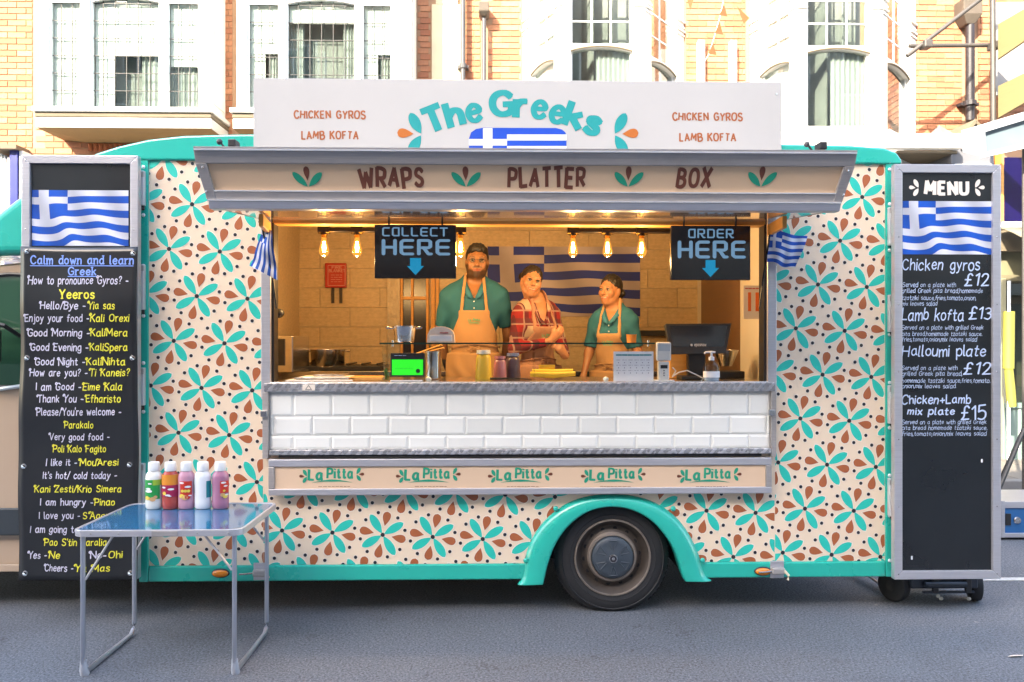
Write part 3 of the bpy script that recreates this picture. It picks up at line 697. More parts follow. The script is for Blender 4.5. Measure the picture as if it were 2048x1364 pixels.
# --- fittings along the side: screws, hinges with locking bars, marker lights, drop latches
def bolt(x_, z_, y_, r_=.011, par=truck, mat=m_bolt): MB().ball((x_, y_, z_), r_, 12, 6, k=(1, .55, 1)).build('screw', mat, par, smooth=True)
for py_ in (310, 335, 431, 532, 632, 726, 823, 930, 1036):
    x_, z_ = P(289, py_, YB); bolt(x_, z_, YB - .014)
for py_ in (325, 340, 409, 501, 595, 669, 765, 855, 950, 1030, 1120):
    x_, z_ = P(1777, py_, YB); bolt(x_, z_, YB - .014)
def lockbar(pxx, y0_, y1_, hy, hx):
    xa_ = PX(pxx - 6, YB); xb_ = PX(pxx + 6, YB); za_ = P(pxx, y1_, YB)[1]; zb_ = P(pxx, y0_, YB)[1]
    b_ = MB().box(xa_, xb_, YB - .045, YB - .013, za_, zb_).build('locking_bar', M('pale_bar', (.62, .64, .66), .4, metal=.3, var=.1), truck, bevel=.004)
    for k in range(5): MB().box(xa_ - .001, xb_ + .001, YB - .047, YB - .0455, zb_ - .012 - .006 * k, zb_ - .009 - .006 * k).build('bar_groove', m_alu_d, b_)
    x_, z_ = P(hx, hy, YB); h_ = MB().box(x_ - .036, x_ - .003, YB - .052, YB - .046, z_ - .043, z_ + .043)
    h_.box(x_ + .003, x_ + .036, YB - .052, YB - .046, z_ - .043, z_ + .043)
    for k in range(5): h_.tube([(x_, YB - .05, z_ - .043 + .0172 * k), (x_, YB - .05, z_ - .043 + .0172 * k + .0152)], .007, 8)
    h_ = h_.build('hinge', m_alu_d, truck, bevel=.001)
    for dx_ in (-.019, .019):
        for dz_ in (-.029, 0, .029): MB().ball((x_ + dx_, YB - .053, z_ + dz_), .0055, 8, 5, k=(1, .5, 1)).build('rivet', m_steel, h_)
    MB().tube([(xa_ + .02, YB - .02, za_ - .002), (xa_ + .025, YB - .03, za_ - .022)], .009, 8).build('bar_clasp', m_black, b_)
for y0_, y1_, hy in ((344, 413, 378), (530, 620, 575), (735, 810, 772), (925, 1012, 975)): lockbar(288, y0_, y1_, hy, 277)
for y0_, y1_, hy in ((416, 492, 450), (590, 664, 627), (770, 846, 810), (955, 1030, 990)): lockbar(1778, y0_, y1_, hy, 1786)
def marker(pxx, pyy):
    x_, z_ = P(pxx, pyy, YB); r_ = MB().ball((x_, YB - .014, z_), .052, 24, 8, k=(1, .28, .52)).build('side_marker', m_black, truck, smooth=True)
    MB().ball((x_, YB - .022, z_), .046, 24, 8, k=(1, .34, .46)).build('marker_lens', m_amber, r_, smooth=True)
marker(443, 1145); marker(1524, 1141)
def latch(pxx, pyy, s_):
    x_, z_ = P(pxx, pyy, YB)
    l_ = MB().box(x_ - .04, x_ + .04, YB - .020, YB - .013, z_ - .045, z_ + .055).build('drop_latch', m_alu, truck, bevel=.002)
    MB().box(x_ - .038, x_ + .038, YB - .05, YB - .0205, z_ - .018, z_ + .022).build('latch_body', m_alu_d, l_, bevel=.008)
    MB().tube([(x_ - s_ * .04, YB - .035, z_), (x_ - s_ * .09, YB - .04, z_ - .004), (x_ - s_ * .115, YB - .04, z_ - .004)], .005, 8).build('latch_pin', m_steel, l_)
    MB().tube([(x_ + s_ * .03, YB - .04, z_ + .01), (x_ + s_ * .055, YB - .055, z_ - .02), (x_ + s_ * .05, YB - .055, z_ - .045)], .008, 8).build('latch_handle', M('ivory_plastic', (.7, .62, .45), .5), l_)
latch(523, 1143, 1); latch(1552, 1139, 1)
# --- the raised hatch: tan front with lettering, aluminium edges, glossy underside, stays
YT, YLo = 3.74, 3.86
zT = P(1024, 303, YT)[1]; zB = P(1024, 421, YLo)[1]
xa, xb = P(387, 300, YT)[0], P(1714, 310, YT)[0]
sl = (YLo - YT) / (zT - zB)
yf = lambda z_: YT + (zT - z_) * sl
def slab(mb, x0, x1, z0_, z1_, front=0., depth=.03):
    mb.add([(x0, yf(z0_) + front, z0_), (x1, yf(z0_) + front, z0_), (x1, yf(z1_) + front, z1_), (x0, yf(z1_) + front, z1_),
            (x0, yf(z0_) + front + depth, z0_), (x1, yf(z0_) + front + depth, z0_), (x1, yf(z1_) + front + depth, z1_), (x0, yf(z1_) + front + depth, z1_)],
           [(0, 1, 2, 3), (5, 4, 7, 6), (1, 5, 6, 2), (4, 0, 3, 7), (3, 2, 6, 7), (0, 4, 5, 1)])
hatch = MB(); slab(hatch, xa + .02, xb - .02, zB + .05, zT - .04, .012, .02); hatch = hatch.build('hatch_front', m_tan, truck)
fzt = .056; fzb = .078
b1 = MB(); slab(b1, xa, xb, zT - fzt, zT, -.004, .05); slab(b1, xa + .004, xb - .004, zT - .006, zT + .012, -.012, .06); b1.build('hatch_edge', m_alu_d, hatch, bevel=.003)
b1 = MB(); slab(b1, xa + .03, xb - .03, zB + fzb * .46, zB + fzb, -.004, .05); b1.build('hatch_edge', m_alu_d, hatch, bevel=.003)
b1 = MB(); slab(b1, xa + .035, xb - .035, zB, zB + fzb * .45, -.016, .06); b1.build('hatch_edge', m_alu, hatch, bevel=.004)
m_bead = M('bright_bead', (.86, .86, .88), .3, var=.03, coat=.5)
b1 = MB(); slab(b1, xa + .03, xb - .03, zB + fzb + .0005, zB + fzb + .006, -.006, .02); b1.build('hatch_bead', m_bead, hatch)
b1 = MB(); slab(b1, xa + .006, xb - .006, zT - .0045, zT + .0015, -.017, .02); b1.build('hatch_bead', m_bead, hatch)
b1 = MB(); slab(b1, xa + .034, xb - .034, zB + fzb * .45, zB + fzb * .45 + .005, -.019, .02); b1.build('hatch_bead', m_bead, hatch)
for s_, x_ in ((1, xa), (-1, xb)):
    b1 = MB(); o0, o1 = (x_, x_ + s_ * .052)
    z_a, z_b = zB + .0, zT - fzt - .001; t_ = .045
    z_a = zB + fzb * .5; q = [(o0, yf(z_b), z_b), (o1, yf(z_b), z_b), (o1 + s_ * .022, yf(z_a), z_a), (o0 + s_ * .030, yf(z_a), z_a)]
    b1.add([(a_, y_ - .008, c_) for a_, y_, c_ in q] + [(a_, y_ + .05, c_) for a_, y_, c_ in q], [(0, 3, 2, 1), (4, 5, 6, 7), (0, 4, 7, 3), (1, 2, 6, 5), (3, 7, 6, 2), (0, 1, 5, 4)])
    b1.build('hatch_end', m_alu_d, hatch, bevel=.004)
    for zz_ in (zT - fzt - .02, zB + .075): MB().ball((o0 + s_ * .034, yf(zz_) - .012, zz_), .007, 8, 5).build('rivet', m_steel, hatch)
# underside and top skin
ZH = ZHEAD + .012
MB().add([(xa + .045, YLo + .045, zB + .012), (xb - .045, YLo + .045, zB + .012), (px(1549), YB - .025, ZH), (px(526), YB - .025, ZH)], [(0, 1, 2, 3)]).build('hatch_underside', m_lam, hatch, solid=-.006)
MB().add([(xa + .01, YT + .05, zT - .01), (xb - .01, YT + .05, zT - .01), (px(1560), YB - .022, ZTOP - .06), (px(515), YB - .022, ZTOP - .06)], [(3, 2, 1, 0)]).build('hatch_skin', m_alu_d, hatch, solid=-.01)
for s_, hx, fx in ((1, px(530), xa + .05), (-1, px(1545), xb - .05)):
    MB().add([(fx, YLo + .05, zB + .01), (fx, YT + .05, zT - .01), (hx, YB - .024, ZTOP - .07), (hx, YB - .024, ZH)], [(0, 1, 2, 3)]).build('hatch_cheek', m_alu_d, hatch, solid=.008)
    a0 = Vector((fx + s_ * .14, YLo + .30, zB - .005)); a1 = Vector((hx + s_ * .03, YB - .03, ZH - .05))
    d = (a1 - a0).normalized(); nx = Vector((0, 0, 1))
    w_ = .032
    bb = MB(); c8 = [p_ + nx * k1 * w_ + d.cross(nx).normalized() * k2 * .012 for p_ in (a0, a1) for k1, k2 in ((-1, -1), (1, -1), (1, 1), (-1, 1))]
    bb.add(c8, [(0, 1, 2, 3), (7, 6, 5, 4), (0, 4, 5, 1), (1, 5, 6, 2), (2, 6, 7, 3), (3, 7, 4, 0)])
    st = bb.build('hatch_stay', m_ply, hatch, bevel=.003)  # orange here is warm lamplight put into the colour of the stays
    for t_ in (.15, .5, .85):
        p_ = a0.lerp(a1, t_); MB().ball((p_.x, p_.y - .014, p_.z), .008, 8, 5).build('rivet', m_black, st)
# lettering of the hatch
hl = MB(); ym = lambda z_: yf(z_) + .0105
for s_, p0, p1 in (('WRAPS', 719, 845), ('PLATTER', 1018, 1169), ('BOX', 1357, 1422)):
    Y_ = yf(P(1024, 355, YT + .05)[1]); hl = MB(); write_px(hl, s_, p0, p1, 371, 33, Y_, wt=2.6, jit=1.3, yfn=ym, flat=1); hl.build('hatch_lettering', m_maroon, hatch)
for cxp in (614, 932, 1258, 1525): 
    hl = MB(); sprig(hl, cxp, 372, 39, False, yf(P(1024, 355, YT + .05)[1]), yfn=ym, mats=(0, 0, 1), up=True); hl.build('hatch_emblem', [m_teal_dark, m_maroon], hatch)
# interior grille door in the back wall
gx0, gx1, gz0, gz1 = PX(770, IYB), PX(884, IYB), ZFL, PZ(540, IYB)
dd = MB().box(PX(806, IYB), PX(856, IYB), IYB - .02, IYB - .011, ZFL + .5, gz1).build('back_door', M('dark_glass', (.02, .015, .012), .2), truck)
for a, b in ((802, 807), (823, 828), (853, 858)):
    MB().box(PX(a, IYB), PX(b, IYB), IYB - .05, IYB - .021, ZFL, gz1 + .02).build('door_bar', m_ply, dd, bevel=.004)
MB().box(PX(776, IYB), PX(801, IYB), IYB - .04, IYB - .002, ZFL, gz1).build('foil_lagging', M('crumpled_foil', (.30, .24, .17), .4, metal=.4, var=.3, scale=20, bump=1, bscale=22), dd)
MB().box(PX(803, IYB), PX(857, IYB), IYB - .056, IYB - .0505, PZ(600, IYB), PZ(594, IYB)).build('door_latch', m_ply, dd)
for a, b in ((863, 870), (872, 878)): MB().box(PX(a, IYB), PX(b, IYB), IYB - .03, IYB - .002, ZFL, gz1).build('door_jamb', m_ply, dd)
MB().box(PX(1272, IYB), PX(1340, IYB), IYB - .08, IYB - .002, PZ(672, IYB), PZ(661, IYB)).build('wall_shelf', m_black, truck, bevel=.003)
# back counter with hob
MB().box(PX(535, 6.3), PX(1480, 6.2), 6.12, IYB - .002, 1.325, 1.36).build('back_worktop', m_steel, truck, bevel=.004)
MB().box(PX(535, 6.3), PX(1480, 6.2), 6.16, IYB - .002, ZFL, 1.324).build('back_cupboard', m_steel, truck)
MB().box(px(545), px(1532), YB + .1, YB + .55, .80, ZC - .031).build('front_cupboard', m_steel, truck)
hob = MB().box(PX(600, 6.2), PX(765, 6.2), 6.14, 6.6, 1.361, 1.40).build('hob', m_black, truck, bevel=.006)
for k in range(6): MB().tube([(PX(606 + 30 * k, 6.2), 6.15, 1.412), (PX(606 + 30 * k, 6.2), 6.58, 1.412)], .008, 6).build('hob_grate', m_black, hob)
# wall box and oven at the left end
ov = MB().box(PX(545, 5.7), PX(606, 5.9), 5.6, 6.1, 1.37, PZ(672, 5.6)).build('wall_oven', m_steel, truck, bevel=.006)
MB().box(PX(550, 5.6), PX(570, 5.6), 5.590, 5.5995, 1.42, PZ(678, 5.6)).build('oven_window', m_black, ov)
# --- the cab, mostly outside the picture
yc0, yc1 = 4.80, 6.75
q = lambda a, b: P(a, b, yc0)
zz = lambda v: PZ(v, yc0, 30)
m_cab = M('cab_beige_paint', (.47, .35, .25), .3, var=.05, scale=3, coat=.6, dirt=.08)
X0 = PX(-560, yc0)
cabp = [(px(279), .42), (px(279), zz(528)), (PX(30, yc0), zz(524)), (PX(-150, yc0), zz(545)), (PX(-330, yc0), zz(760)), (X0 + .12, zz(840)), (X0, zz(900)), (X0 - .03, .45), (X0, .3), (PX(-60, yc0), zz(1143)), (px(279), zz(1143))]
wn_ = [(px(240), zz(770)), (px(240), zz(560)), (PX(20, yc0), zz(548)), (PX(-140, yc0), zz(565)), (PX(-300, yc0), zz(745)), (PX(-40, yc0), zz(775))]
cab = MB().prism(cabp, yc0 + .02, yc1).build('cab', m_cab, truck, bevel=.03, seg=3)
# door skin with the window left out
def frame_poly(mb, outer, inner, y0):
    n_ = len(outer); mb.add([(a_, y0, b_) for a_, b_ in outer] + [(a_, y0 + .004, b_) for a_, b_ in inner], [(i, (i + 1) % n_, n_ + (i + 1) % n_, n_ + i) for i in range(n_)])
dout = [(px(250), zz(1075)), (px(250), zz(536)), (PX(22, yc0), zz(531)), (PX(-150, yc0), zz(552)), (PX(-322, yc0), zz(758)), (PX(-322, yc0), zz(1075))]
b_ = MB(); frame_poly(b_, dout, wn_, yc0); b_.build('cab_door', m_cab, cab, solid=.015)
def _wing():
    t = NT('side_window_glass'); t.set(**{'Base Color': (.03, .09, .05), 'Roughness': .04, 'Coat Weight': 1.0, 'Specular IOR Level': .9}); return t.m
MB().prism(wn_, yc0 + .008, yc0 + .014).build('cab_window', _wing(), cab)
b_ = MB(); n_ = len(wn_)
b_.tube([(a_, yc0 + .004, c_) for a_, c_ in wn_ + wn_[:1]], .012, 8); b_.build('window_seal', m_black, cab)
x_a, z_a = P(-40, 772, yc0); x_b, z_b = P(45, 762, yc0)
MB().tube([(PX(-60, yc0), yc0 - .006, zz(786)), (px(200), yc0 - .006, zz(748))], .012, 8).build('waist_trim', m_bolt, cab)
MB().box(PX(-322, yc0), px(245), yc0 - .02, yc0 - .001, zz(1070), zz(1015)).build('rubbing_strip', M('dark_bumper', (.03, .04, .05), .5), cab, bevel=.01)
MB().box(PX(-322, yc0), px(245), yc0 - .015, yc0 - .001, zz(1142), zz(1128)).build('sill', m_cab, cab, bevel=.004)
MB().tube([(PX(-20, yc0), yc0 - .10, zz(640)), (PX(25, yc0), yc0 - .08, zz(652)), (PX(40, yc0), yc0 - .0, zz(672))], .012, 8).build('mirror_arm', m_black, cab)
MB().box(PX(-60, yc0 - .1), PX(8, yc0 - .1), yc0 - .2, yc0 - .1, zz(730), zz(655)).build('wing_mirror', m_black, cab, bevel=.03)
fair = [(PX(-120, yc0), zz(520)), (PX(-60, yc0), zz(470)), (0 * 1 + PX(0, yc0), zz(432)), (PX(60, yc0), zz(385)), (PX(130, yc0), zz(345)), (px(200), PZ(314, YB)), (px(278), PZ(305, YB)), (px(278), zz(510)), (PX(20, yc0), zz(512))]
MB().prism(fair, yc0 - .06, yc1 - .02).build('cab_fairing', m_teal, cab, bevel=.05, seg=4)
fwx = PX(-190, yc0)
MB().lathe([(.0, -.01), (.12, -.015), (.2, .0), (.215, .02), (.29, .0), (.33, .05), (.33, .18), (.2, .2)], (fwx, yc0 - .0, .325), 'y', 40, mis=[1, 1, 1, 0, 0, 0, 0]).build('front_wheel', [m_rubber, m_rim], cab, smooth=True)
# ================================================================ ground
def _asphalt():
    t = NT('asphalt'); v = t.coord()
    n1 = t.noise(85, 4, v, .85); n2 = t.noise(1.1, 5, v); n3 = t.noise(70, 4, v)
    vo = t.node('ShaderNodeTexVoronoi', feature='F1'); vo.inputs['Scale'].default_value = 75; t.link(v, vo.inputs['Vector'])
    sp = t.m1('LESS_THAN', vo.outputs['Distance'], .2)
    f = t.m1('MULTIPLY_ADD', n1, 4.2, -1.35, clamp=False); f = t.m1('MULTIPLY', f, t.m1('MULTIPLY_ADD', n2, .5, .76)); f = t.m1('MULTIPLY', f, t.m1('MULTIPLY_ADD', n3, .9, .55))
    c = t.mix(1, (.142, .155, .178), t_rgb(t, f), 'MULTIPLY')
    vr = t.m1('MULTIPLY', sp, t.m1('GREATER_THAN', t.noise(90, 2, v), .56)); c = t.mix(t.m1('MULTIPLY', vr, .6), c, (.34, .34, .34))
    cv = t.node('ShaderNodeTexVoronoi', feature='DISTANCE_TO_EDGE'); cv.inputs['Scale'].default_value = .55
    wv = t.node('ShaderNodeVectorMath', operation='ADD'); nn_ = t.node('ShaderNodeTexNoise'); nn_.inputs['Scale'].default_value = 2.2; nn_.inputs['Detail'].default_value = 6; t.link(v, nn_.inputs['Vector']); t.link(v, wv.inputs[0]); t.link(nn_.outputs['Color'], wv.inputs[1]); t.link(wv.outputs[0], cv.inputs['Vector'])
    ck = t.m1('MULTIPLY', t.m1('LESS_THAN', cv.outputs['Distance'], .0022), t.m1('GREATER_THAN', t.noise(.6, 3, v), .52)); c = t.mix(t.m1('MULTIPLY', ck, .4), c, (.02, .02, .02))
    oil = t.m1('MULTIPLY', t.m1('MULTIPLY_ADD', t.noise(2.6, 3, v, .5), 9, -6.1, clamp=True), .55); c = t.mix(oil, c, (.035, .035, .038))
    gum = t.node('ShaderNodeTexVoronoi', feature='F1'); gum.inputs['Scale'].default_value = 2.6; t.link(v, gum.inputs['Vector']); c = t.mix(t.m1('MULTIPLY', t.m1('LESS_THAN', gum.outputs['Distance'], .035), .5), c, (.30, .29, .28))
    st = t.m1('MULTIPLY', t.m1('MULTIPLY_ADD', t.noise(.8, 6, v, .7), 5, -2.7, clamp=True), .35); c = t.mix(st, c, (.03, .028, .026))
    t.set(**{'Base Color': c, 'Roughness': t.m1('MULTIPLY_ADD', n1, .3, .62)}); t.bump(t.m1('ADD', n1, t.m1('MULTIPLY', n3, .8)), .7, .006); return t.m
m_asph = _asphalt()
g = MB().add([(-60, -40, 0), (60, -40, 0), (60, 120, 0), (-60, 120, 0)], [(0, 1, 2, 3)]).build('road', m_asph); g['kind'] = 'structure'
m_line = M('worn_road_paint', (.5, .5, .48), .7, var=.5, scale=30, dirt=.3)
ln = MB().box(PX(1925, 5.25), 9, 5.22, 5.28, .001, .005).build('road_line', m_line); ln['kind'] = 'structure'
lf = MB(); lx, lz = PX(2022, 3.98), 0
for k in range(5): lf.add([(lx + .01 * k - .03, 3.96 + .006 * (k % 2), .004 + .003 * (k % 3)), (lx + .01 * k, 3.95, .012), (lx + .012 * k + .01, 3.975, .006)], [(0, 1, 2)])
tag(lf.build('paper_scrap', m_halo, solid=.001), 'small torn scrap of pale paper lying on the asphalt at the right', 'litter')
m_kerb = M('granite_kerb', (.16, .155, .15), .8, var=.3, bump=.3, dirt=.3)
m_flag_st = M('paving_flag', (.15, .135, .115), .85, var=.2, scale=5, bump=.25, dirt=.25, rand=.12)
YK, YF = 8.35, 10.0
pv = MB().box(-40, 40, YK + .13, YF + .2, -.1, .092).build('pavement', m_grout); pv['kind'] = 'structure'
kb = MB().box(-40, 1.5, YK, YK + .128, -.1, .11).build('kerb', m_kerb, bevel=.01); kb['kind'] = 'structure'
kme = None
for i in range(9):
    MB().box(1.505 + .91 * i, 1.505 + .91 * i + .903, YK, YK + .128, -.1, .11).build('kerb_stone', m_kerb, kb, bevel=.012)
for i in range(9):
    for j in range(3):
        x0 = 3.2 + .62 * i + (.3 if j % 2 else 0)
        MB().box(x0, x0 + .612, YK + .135 + .5 * j, YK + .135 + .5 * j + .492, .093, .104 + random.uniform(0, .003)).build('paving_slab', m_flag_st, pv, bevel=.004)
m_bl = M('dark_brick_plain', (.20, .10, .07), .9, var=.3)
# ================================================================ the street front behind the truck
def _brick():
    t = NT('red_brick'); v = t.coord(); oi = t.node('ShaderNodeObjectInfo'); r = oi.outputs['Random']
    n = t.noise(22, 4, v); c = t.mix(r, (.29, .105, .055), (.43, .20, .105))
    c = t.mix(1, c, t_rgb(t, t.m1('MULTIPLY_ADD', n, .5, .74)), 'MULTIPLY'); t.set(**{'Base Color': c, 'Roughness': .9}); t.bump(t.noise(60, 4, v), .4, .004); return t.m
m_brick = _brick()
m_mortar = M('mortar', (.33, .20, .12), .95, var=.2, bump=.2)
m_stone = M('painted_stone', (.62, .61, .57), .6, var=.07, scale=2, dirt=.12, bump=.06)
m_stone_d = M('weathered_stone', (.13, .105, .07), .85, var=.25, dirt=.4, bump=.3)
m_frame = M('white_window_frame', (.72, .72, .71), .4, var=.05)
m_curt = M('net_curtain', (.34, .36, .35), .9, var=.12, streak=(22, 22, 1), scale=3)
m_room = M('dark_room', (.22, .23, .22), .9, var=.3)
m_lead = M('lead_came', (.03, .03, .03), .5, metal=.4)
m_wglass = GLASS('window_glass', (.82, .86, .84), 1.5, 2.3, .0)
m_terra = M('terracotta', (.30, .085, .03), .8, var=.25, dirt=.2)
m_pipe = M('grey_iron_pipe', (.055, .055, .06), .45, var=.3, dirt=.2)
m_blk_pipe = M('flaking_black_pipe', (.018, .016, .02), .5, var=.5, scale=18, bump=.2)
X_AB = PX(1043, YF)
HB = 11.0
bA = thing('brick_terrace', 'red brick terrace with white leaded oriel windows behind the truck, left of the curved bays', 'building', ((-9 + X_AB) / 2, YF, 0))
bB = thing('brick_terrace', 'brick building with curved white stone bay windows behind the truck and the scaffolding', 'building', ((X_AB + 10) / 2, YF, 0))
MB().box(-9, X_AB - .002, YF + .006, YF + .3, 2.98, HB).build('wall', m_mortar, bA)
MB().box(X_AB, 10, YF + .006, YF + .3, 2.98, HB).build('wall', m_mortar, bB)
# bricks: only where the wall shows past bays, posts and the truck
BW, BH = .225, .075
def brick_me(w_, h_):
    m_ = MB().box(0, w_, -.004, .05, 0, h_); me = bpy.data.meshes.new('brick'); me.from_pydata(m_.v, [], m_.f); me.materials.append(m_brick); return me
bfull = brick_me(BW - .01, BH - .01); bhalf = brick_me(BW / 2 - .01, BH - .01)
def bricks(par, regs, most=290):
    cells = {}
    for (x0p, x1p, y0p, y1p) in regs:
        x0, x1 = PX(x0p, YF), PX(x1p, YF); z0, z1 = PZ(y1p, YF), PZ(y0p, YF)
        for r in range(int(z0 / BH), int(z1 / BH) + 1):
            off = (r % 2) * BW / 2
            for k in range(int((x0 - off) / BW) - 1, int((x1 - off) / BW) + 2):
                xa, xb = max(off + k * BW, x0), min(off + (k + 1) * BW, x1)
                if xb - xa > .03: cells.setdefault((r, round(off + k * BW, 3)), (xa, xb))
    cs = sorted(cells.items(), key=lambda c: -(c[1][1] - c[1][0])); rest = MB()
    for i, ((r, _), (xa, xb)) in enumerate(cs):
        jit = random.uniform(-.002, .002)
        if i < most:
            o = link_mesh('brick', bfull, par); o.location = Vector((xa, YF + jit, r * BH)) - org(par); o.scale = ((xb - xa - .01) / (BW - .01), 1, 1)
        else: rest.box(xa, xb - .01, YF - .004 + jit, YF + .05, r * BH, r * BH + BH - .01)
    if rest.v: o = rest.build('brick', m_brick, par); o['kind'] = 'stuff'
bricks(bA, [(-12, 66, -14, 300), (436, 466, -14, 280), (836, 862, -14, 170), (926, 962, -14, 170), (976, 1042, -14, 170), (60, 440, 262, 302)])
bricks(bB, [(1372, 1492, -14, 172), (1832, 1925, -14, 292), (1956, 2050, -14, 250)])
# oriel windows with leaded lights
def oriel(par, x0p, x1p, lights, botp, first):
    """projecting rectangular bay: lights = (x0,x1,columns,arched) in photo px at the bay's front"""
    Yf = 9.42; x0, x1 = PX(x0p, Yf), PX(x1p, Yf); z0 = P(1024, 222, Yf)[1]; zt_ = HB - 3
    ztw = [(P(1024, 8, Yf)[1]), ]
    root = MB()
    root.box(x0 - .06, x1 + .06, Yf - .07, YF, z0 - .055, z0 - .0)         # sill slab
    root = root.build('bay_window', m_stone, par, bevel=.008)
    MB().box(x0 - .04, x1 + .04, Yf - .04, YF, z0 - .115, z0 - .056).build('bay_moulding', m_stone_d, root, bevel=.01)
    MB().box(x0 - .035, x1 + .035, Yf - .03, YF, z0 - .235, z0 - .116).build('bay_moulding', m_stone, root, bevel=.01)
    # splayed underside
    zb_ = z0 - .236
    MB().add([(x0 - .03, Yf - .02, zb_), (x1 + .03, Yf - .02, zb_), (x1 + .03, YF, zb_), (x0 - .03, YF, zb_), (x0 + .28, Yf + .45, zb_ - .03), (x1 - .28, Yf + .45, zb_ - .03), (x1 - .28, YF, zb_ - .03), (x0 + .28, YF, zb_ - .03)],
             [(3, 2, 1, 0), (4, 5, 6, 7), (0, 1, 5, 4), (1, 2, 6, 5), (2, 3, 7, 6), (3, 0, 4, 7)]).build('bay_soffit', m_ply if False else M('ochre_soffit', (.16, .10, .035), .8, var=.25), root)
    d_ = MB(); n_ = int((x1 - x0 - .5) / .0625)
    dm = None
    for k in range(n_):
        xx = x0 + .26 + k * .0625
        if dm is None:
            mb = MB().add([(0, 0, 0), (.03, -.04, 0), (.06, 0, 0), (0, 0, -.09), (.03, -.015, -.09), (.06, 0, -.09)], [(0, 1, 4, 3), (1, 2, 5, 4), (0, 2, 1), (3, 4, 5)])
            dm = bpy.data.meshes.new('dentil_brick'); dm.from_pydata(mb.v, [], mb.f); dm.materials.append(m_terra)
        o = link_mesh('dentil_brick', dm, root); o.location = Vector((xx, YF - .006, zb_ - .04)) - org(root)
    # body: corner posts, mullions, head
    tops = P(1024, 8, Yf)[1]
    edges = [x0]
    fr_ = MB()
    fr_.box(x0, PX(lights[0][0], Yf), Yf, Yf + .12, z0 + .0005, zt_)
    for a, b in zip(lights, lights[1:]): fr_.box(PX(a[1], Yf), PX(b[0], Yf), Yf, Yf + .12, z0 + .0005, zt_)
    fr_.box(PX(lights[-1][1], Yf), x1, Yf, Yf + .12, z0 + .0005, zt_)
    fr_.build('mullion', m_frame, root, bevel=.006)
    sd_ = MB(); sd_.box(x1 - .10, x1 - .001, Yf + .121, YF, z0 + .0005, zt_); sd_.box(x0 + .001, x0 + .10, Yf + .121, YF, z0 + .0005, zt_); sd_.build('bay_side', m_frame, root, bevel=.006)
    # panelled side seen obliquely: a raised frame
    MB().box(x1 - .0, x1 + .012, Yf + .16, YF - .04, z0 + .1, zt_ - .1).build('side_panel_raised', m_stone, root, bevel=.01)
    for (a, b, nc, arched) in lights:
        xa_, xb_ = PX(a, Yf), PX(b, Yf); zh = P(1024, 4 if not arched else 2, Yf)[1]; nr = 6; dz = (P(1024, 10, Yf)[1] - z0 - .02) / nr; dx = (xb_ - xa_) / nc
        # sash frame, recessed
        s_ = MB(); s_.box(xa_ + .0005, xa_ + .022, Yf + .05, Yf + .10, z0 + .001, zt_); s_.box(xb_ - .022, xb_ - .0005, Yf + .05, Yf + .10, z0 + .001, zt_); s_.box(xa_ + .0225, xb_ - .0225, Yf + .05, Yf + .10, z0 + .001, z0 + .03)
        s_.build('sash_frame', m_frame, root, bevel=.003)
        if arched:
            ar = []; cx_ = (xa_ + xb_) / 2; hw = (xb_ - xa_) / 2 - .023; zs = P(1024, 9, Yf)[1]; rise = .045
            arc = [(cx_ - hw + 2 * hw * k / 12, zs + rise * (1 - (2 * k / 12 - 1) ** 2)) for k in range(13)]
            MB().prism([(cx_ - hw, zs + .3)] + arc + [(cx_ + hw, zs + .3)], Yf + .045, Yf + .09).build('arched_head', m_frame, root)
            MB().tube([(p_[0], Yf + .043, p_[1]) for p_ in arc], .005, 5).build('head_line', m_lead, root)
        else: MB().box(xa_ + .0225, xb_ - .0225, Yf + .05, Yf + .1, P(1024, 10, Yf)[1], P(1024, 10, Yf)[1] + .3).build('window_head', m_frame, root)
        for i in range(nc):
            for j in range(nr + 1):
                pw, phh = dx, dz
                p_ = MB().box(-dx / 2 + .003, dx / 2 - .003, 0, .004, -dz / 2 + .003, dz / 2 - .003)
                key = ('pane', round(dx, 3), round(dz, 3))
                if key not in MESH:
                    me = bpy.data.meshes.new('pane'); me.from_pydata(p_.v, [], p_.f); me.materials.append(m_wglass); MESH[key] = me
                o = link_mesh('pane', MESH[key], root); o.location = Vector((xa_ + dx * (i + .5), Yf + .075, z0 + .02 + dz * (j + .5))) - org(root)
                o.rotation_euler = (random.gauss(0, .006), 0, random.gauss(0, .006))
        br = MB()
        for i in range(1, nc): br.box(xa_ + dx * i - .0035, xa_ + dx * i + .0035, Yf + .070, Yf + .083, z0 + .02, z0 + .02 + dz * (nr + 1))
        for j in range(1, nr + 1): br.box(xa_ + .01, xb_ - .01, Yf + .0705, Yf + .0825, z0 + .02 + dz * j - .0035, z0 + .02 + dz * j + .0035)
        o = br.build('glazing_bar', m_lead, root); o['kind'] = 'stuff'
        # what is behind the glass
        MB().box(xa_, xb_, Yf + .30, Yf + .32, z0, zt_).build('room_behind', m_room, root)
        cu = MB(); nn = 14
        span = .62 if not arched else .30
        for side in (0, 1):
            cx0 = xa_ if side == 0 else xb_ - (xb_ - xa_) * span * (1.1 if first else .7)
            cx1 = cx0 + (xb_ - xa_) * span * (.75 if side == 0 else (1.1 if first else .7))
            vs_ = []; 
            for k in range(nn + 1):
                xx = cx0 + (cx1 - cx0) * k / nn; yy = Yf + .17 + .012 * math.sin(k * 2.3); vs_ += [(xx, yy, z0 + .02), (xx, yy, zt_)]
            cu.add(vs_, [(2 * k, 2 * k + 2, 2 * k + 3, 2 * k + 1) for k in range(nn)])
        cu.build('curtain', m_curt, root, smooth=True)
        hz = (zt_ - z0); zw = P(1024, 10, Yf)[1] - z0
        if first: zbl = z0 + zw * (.02 if a < 120 else .52 if arched else .42)
        else: zbl = z0 + zw * (.84 if arched else .55)
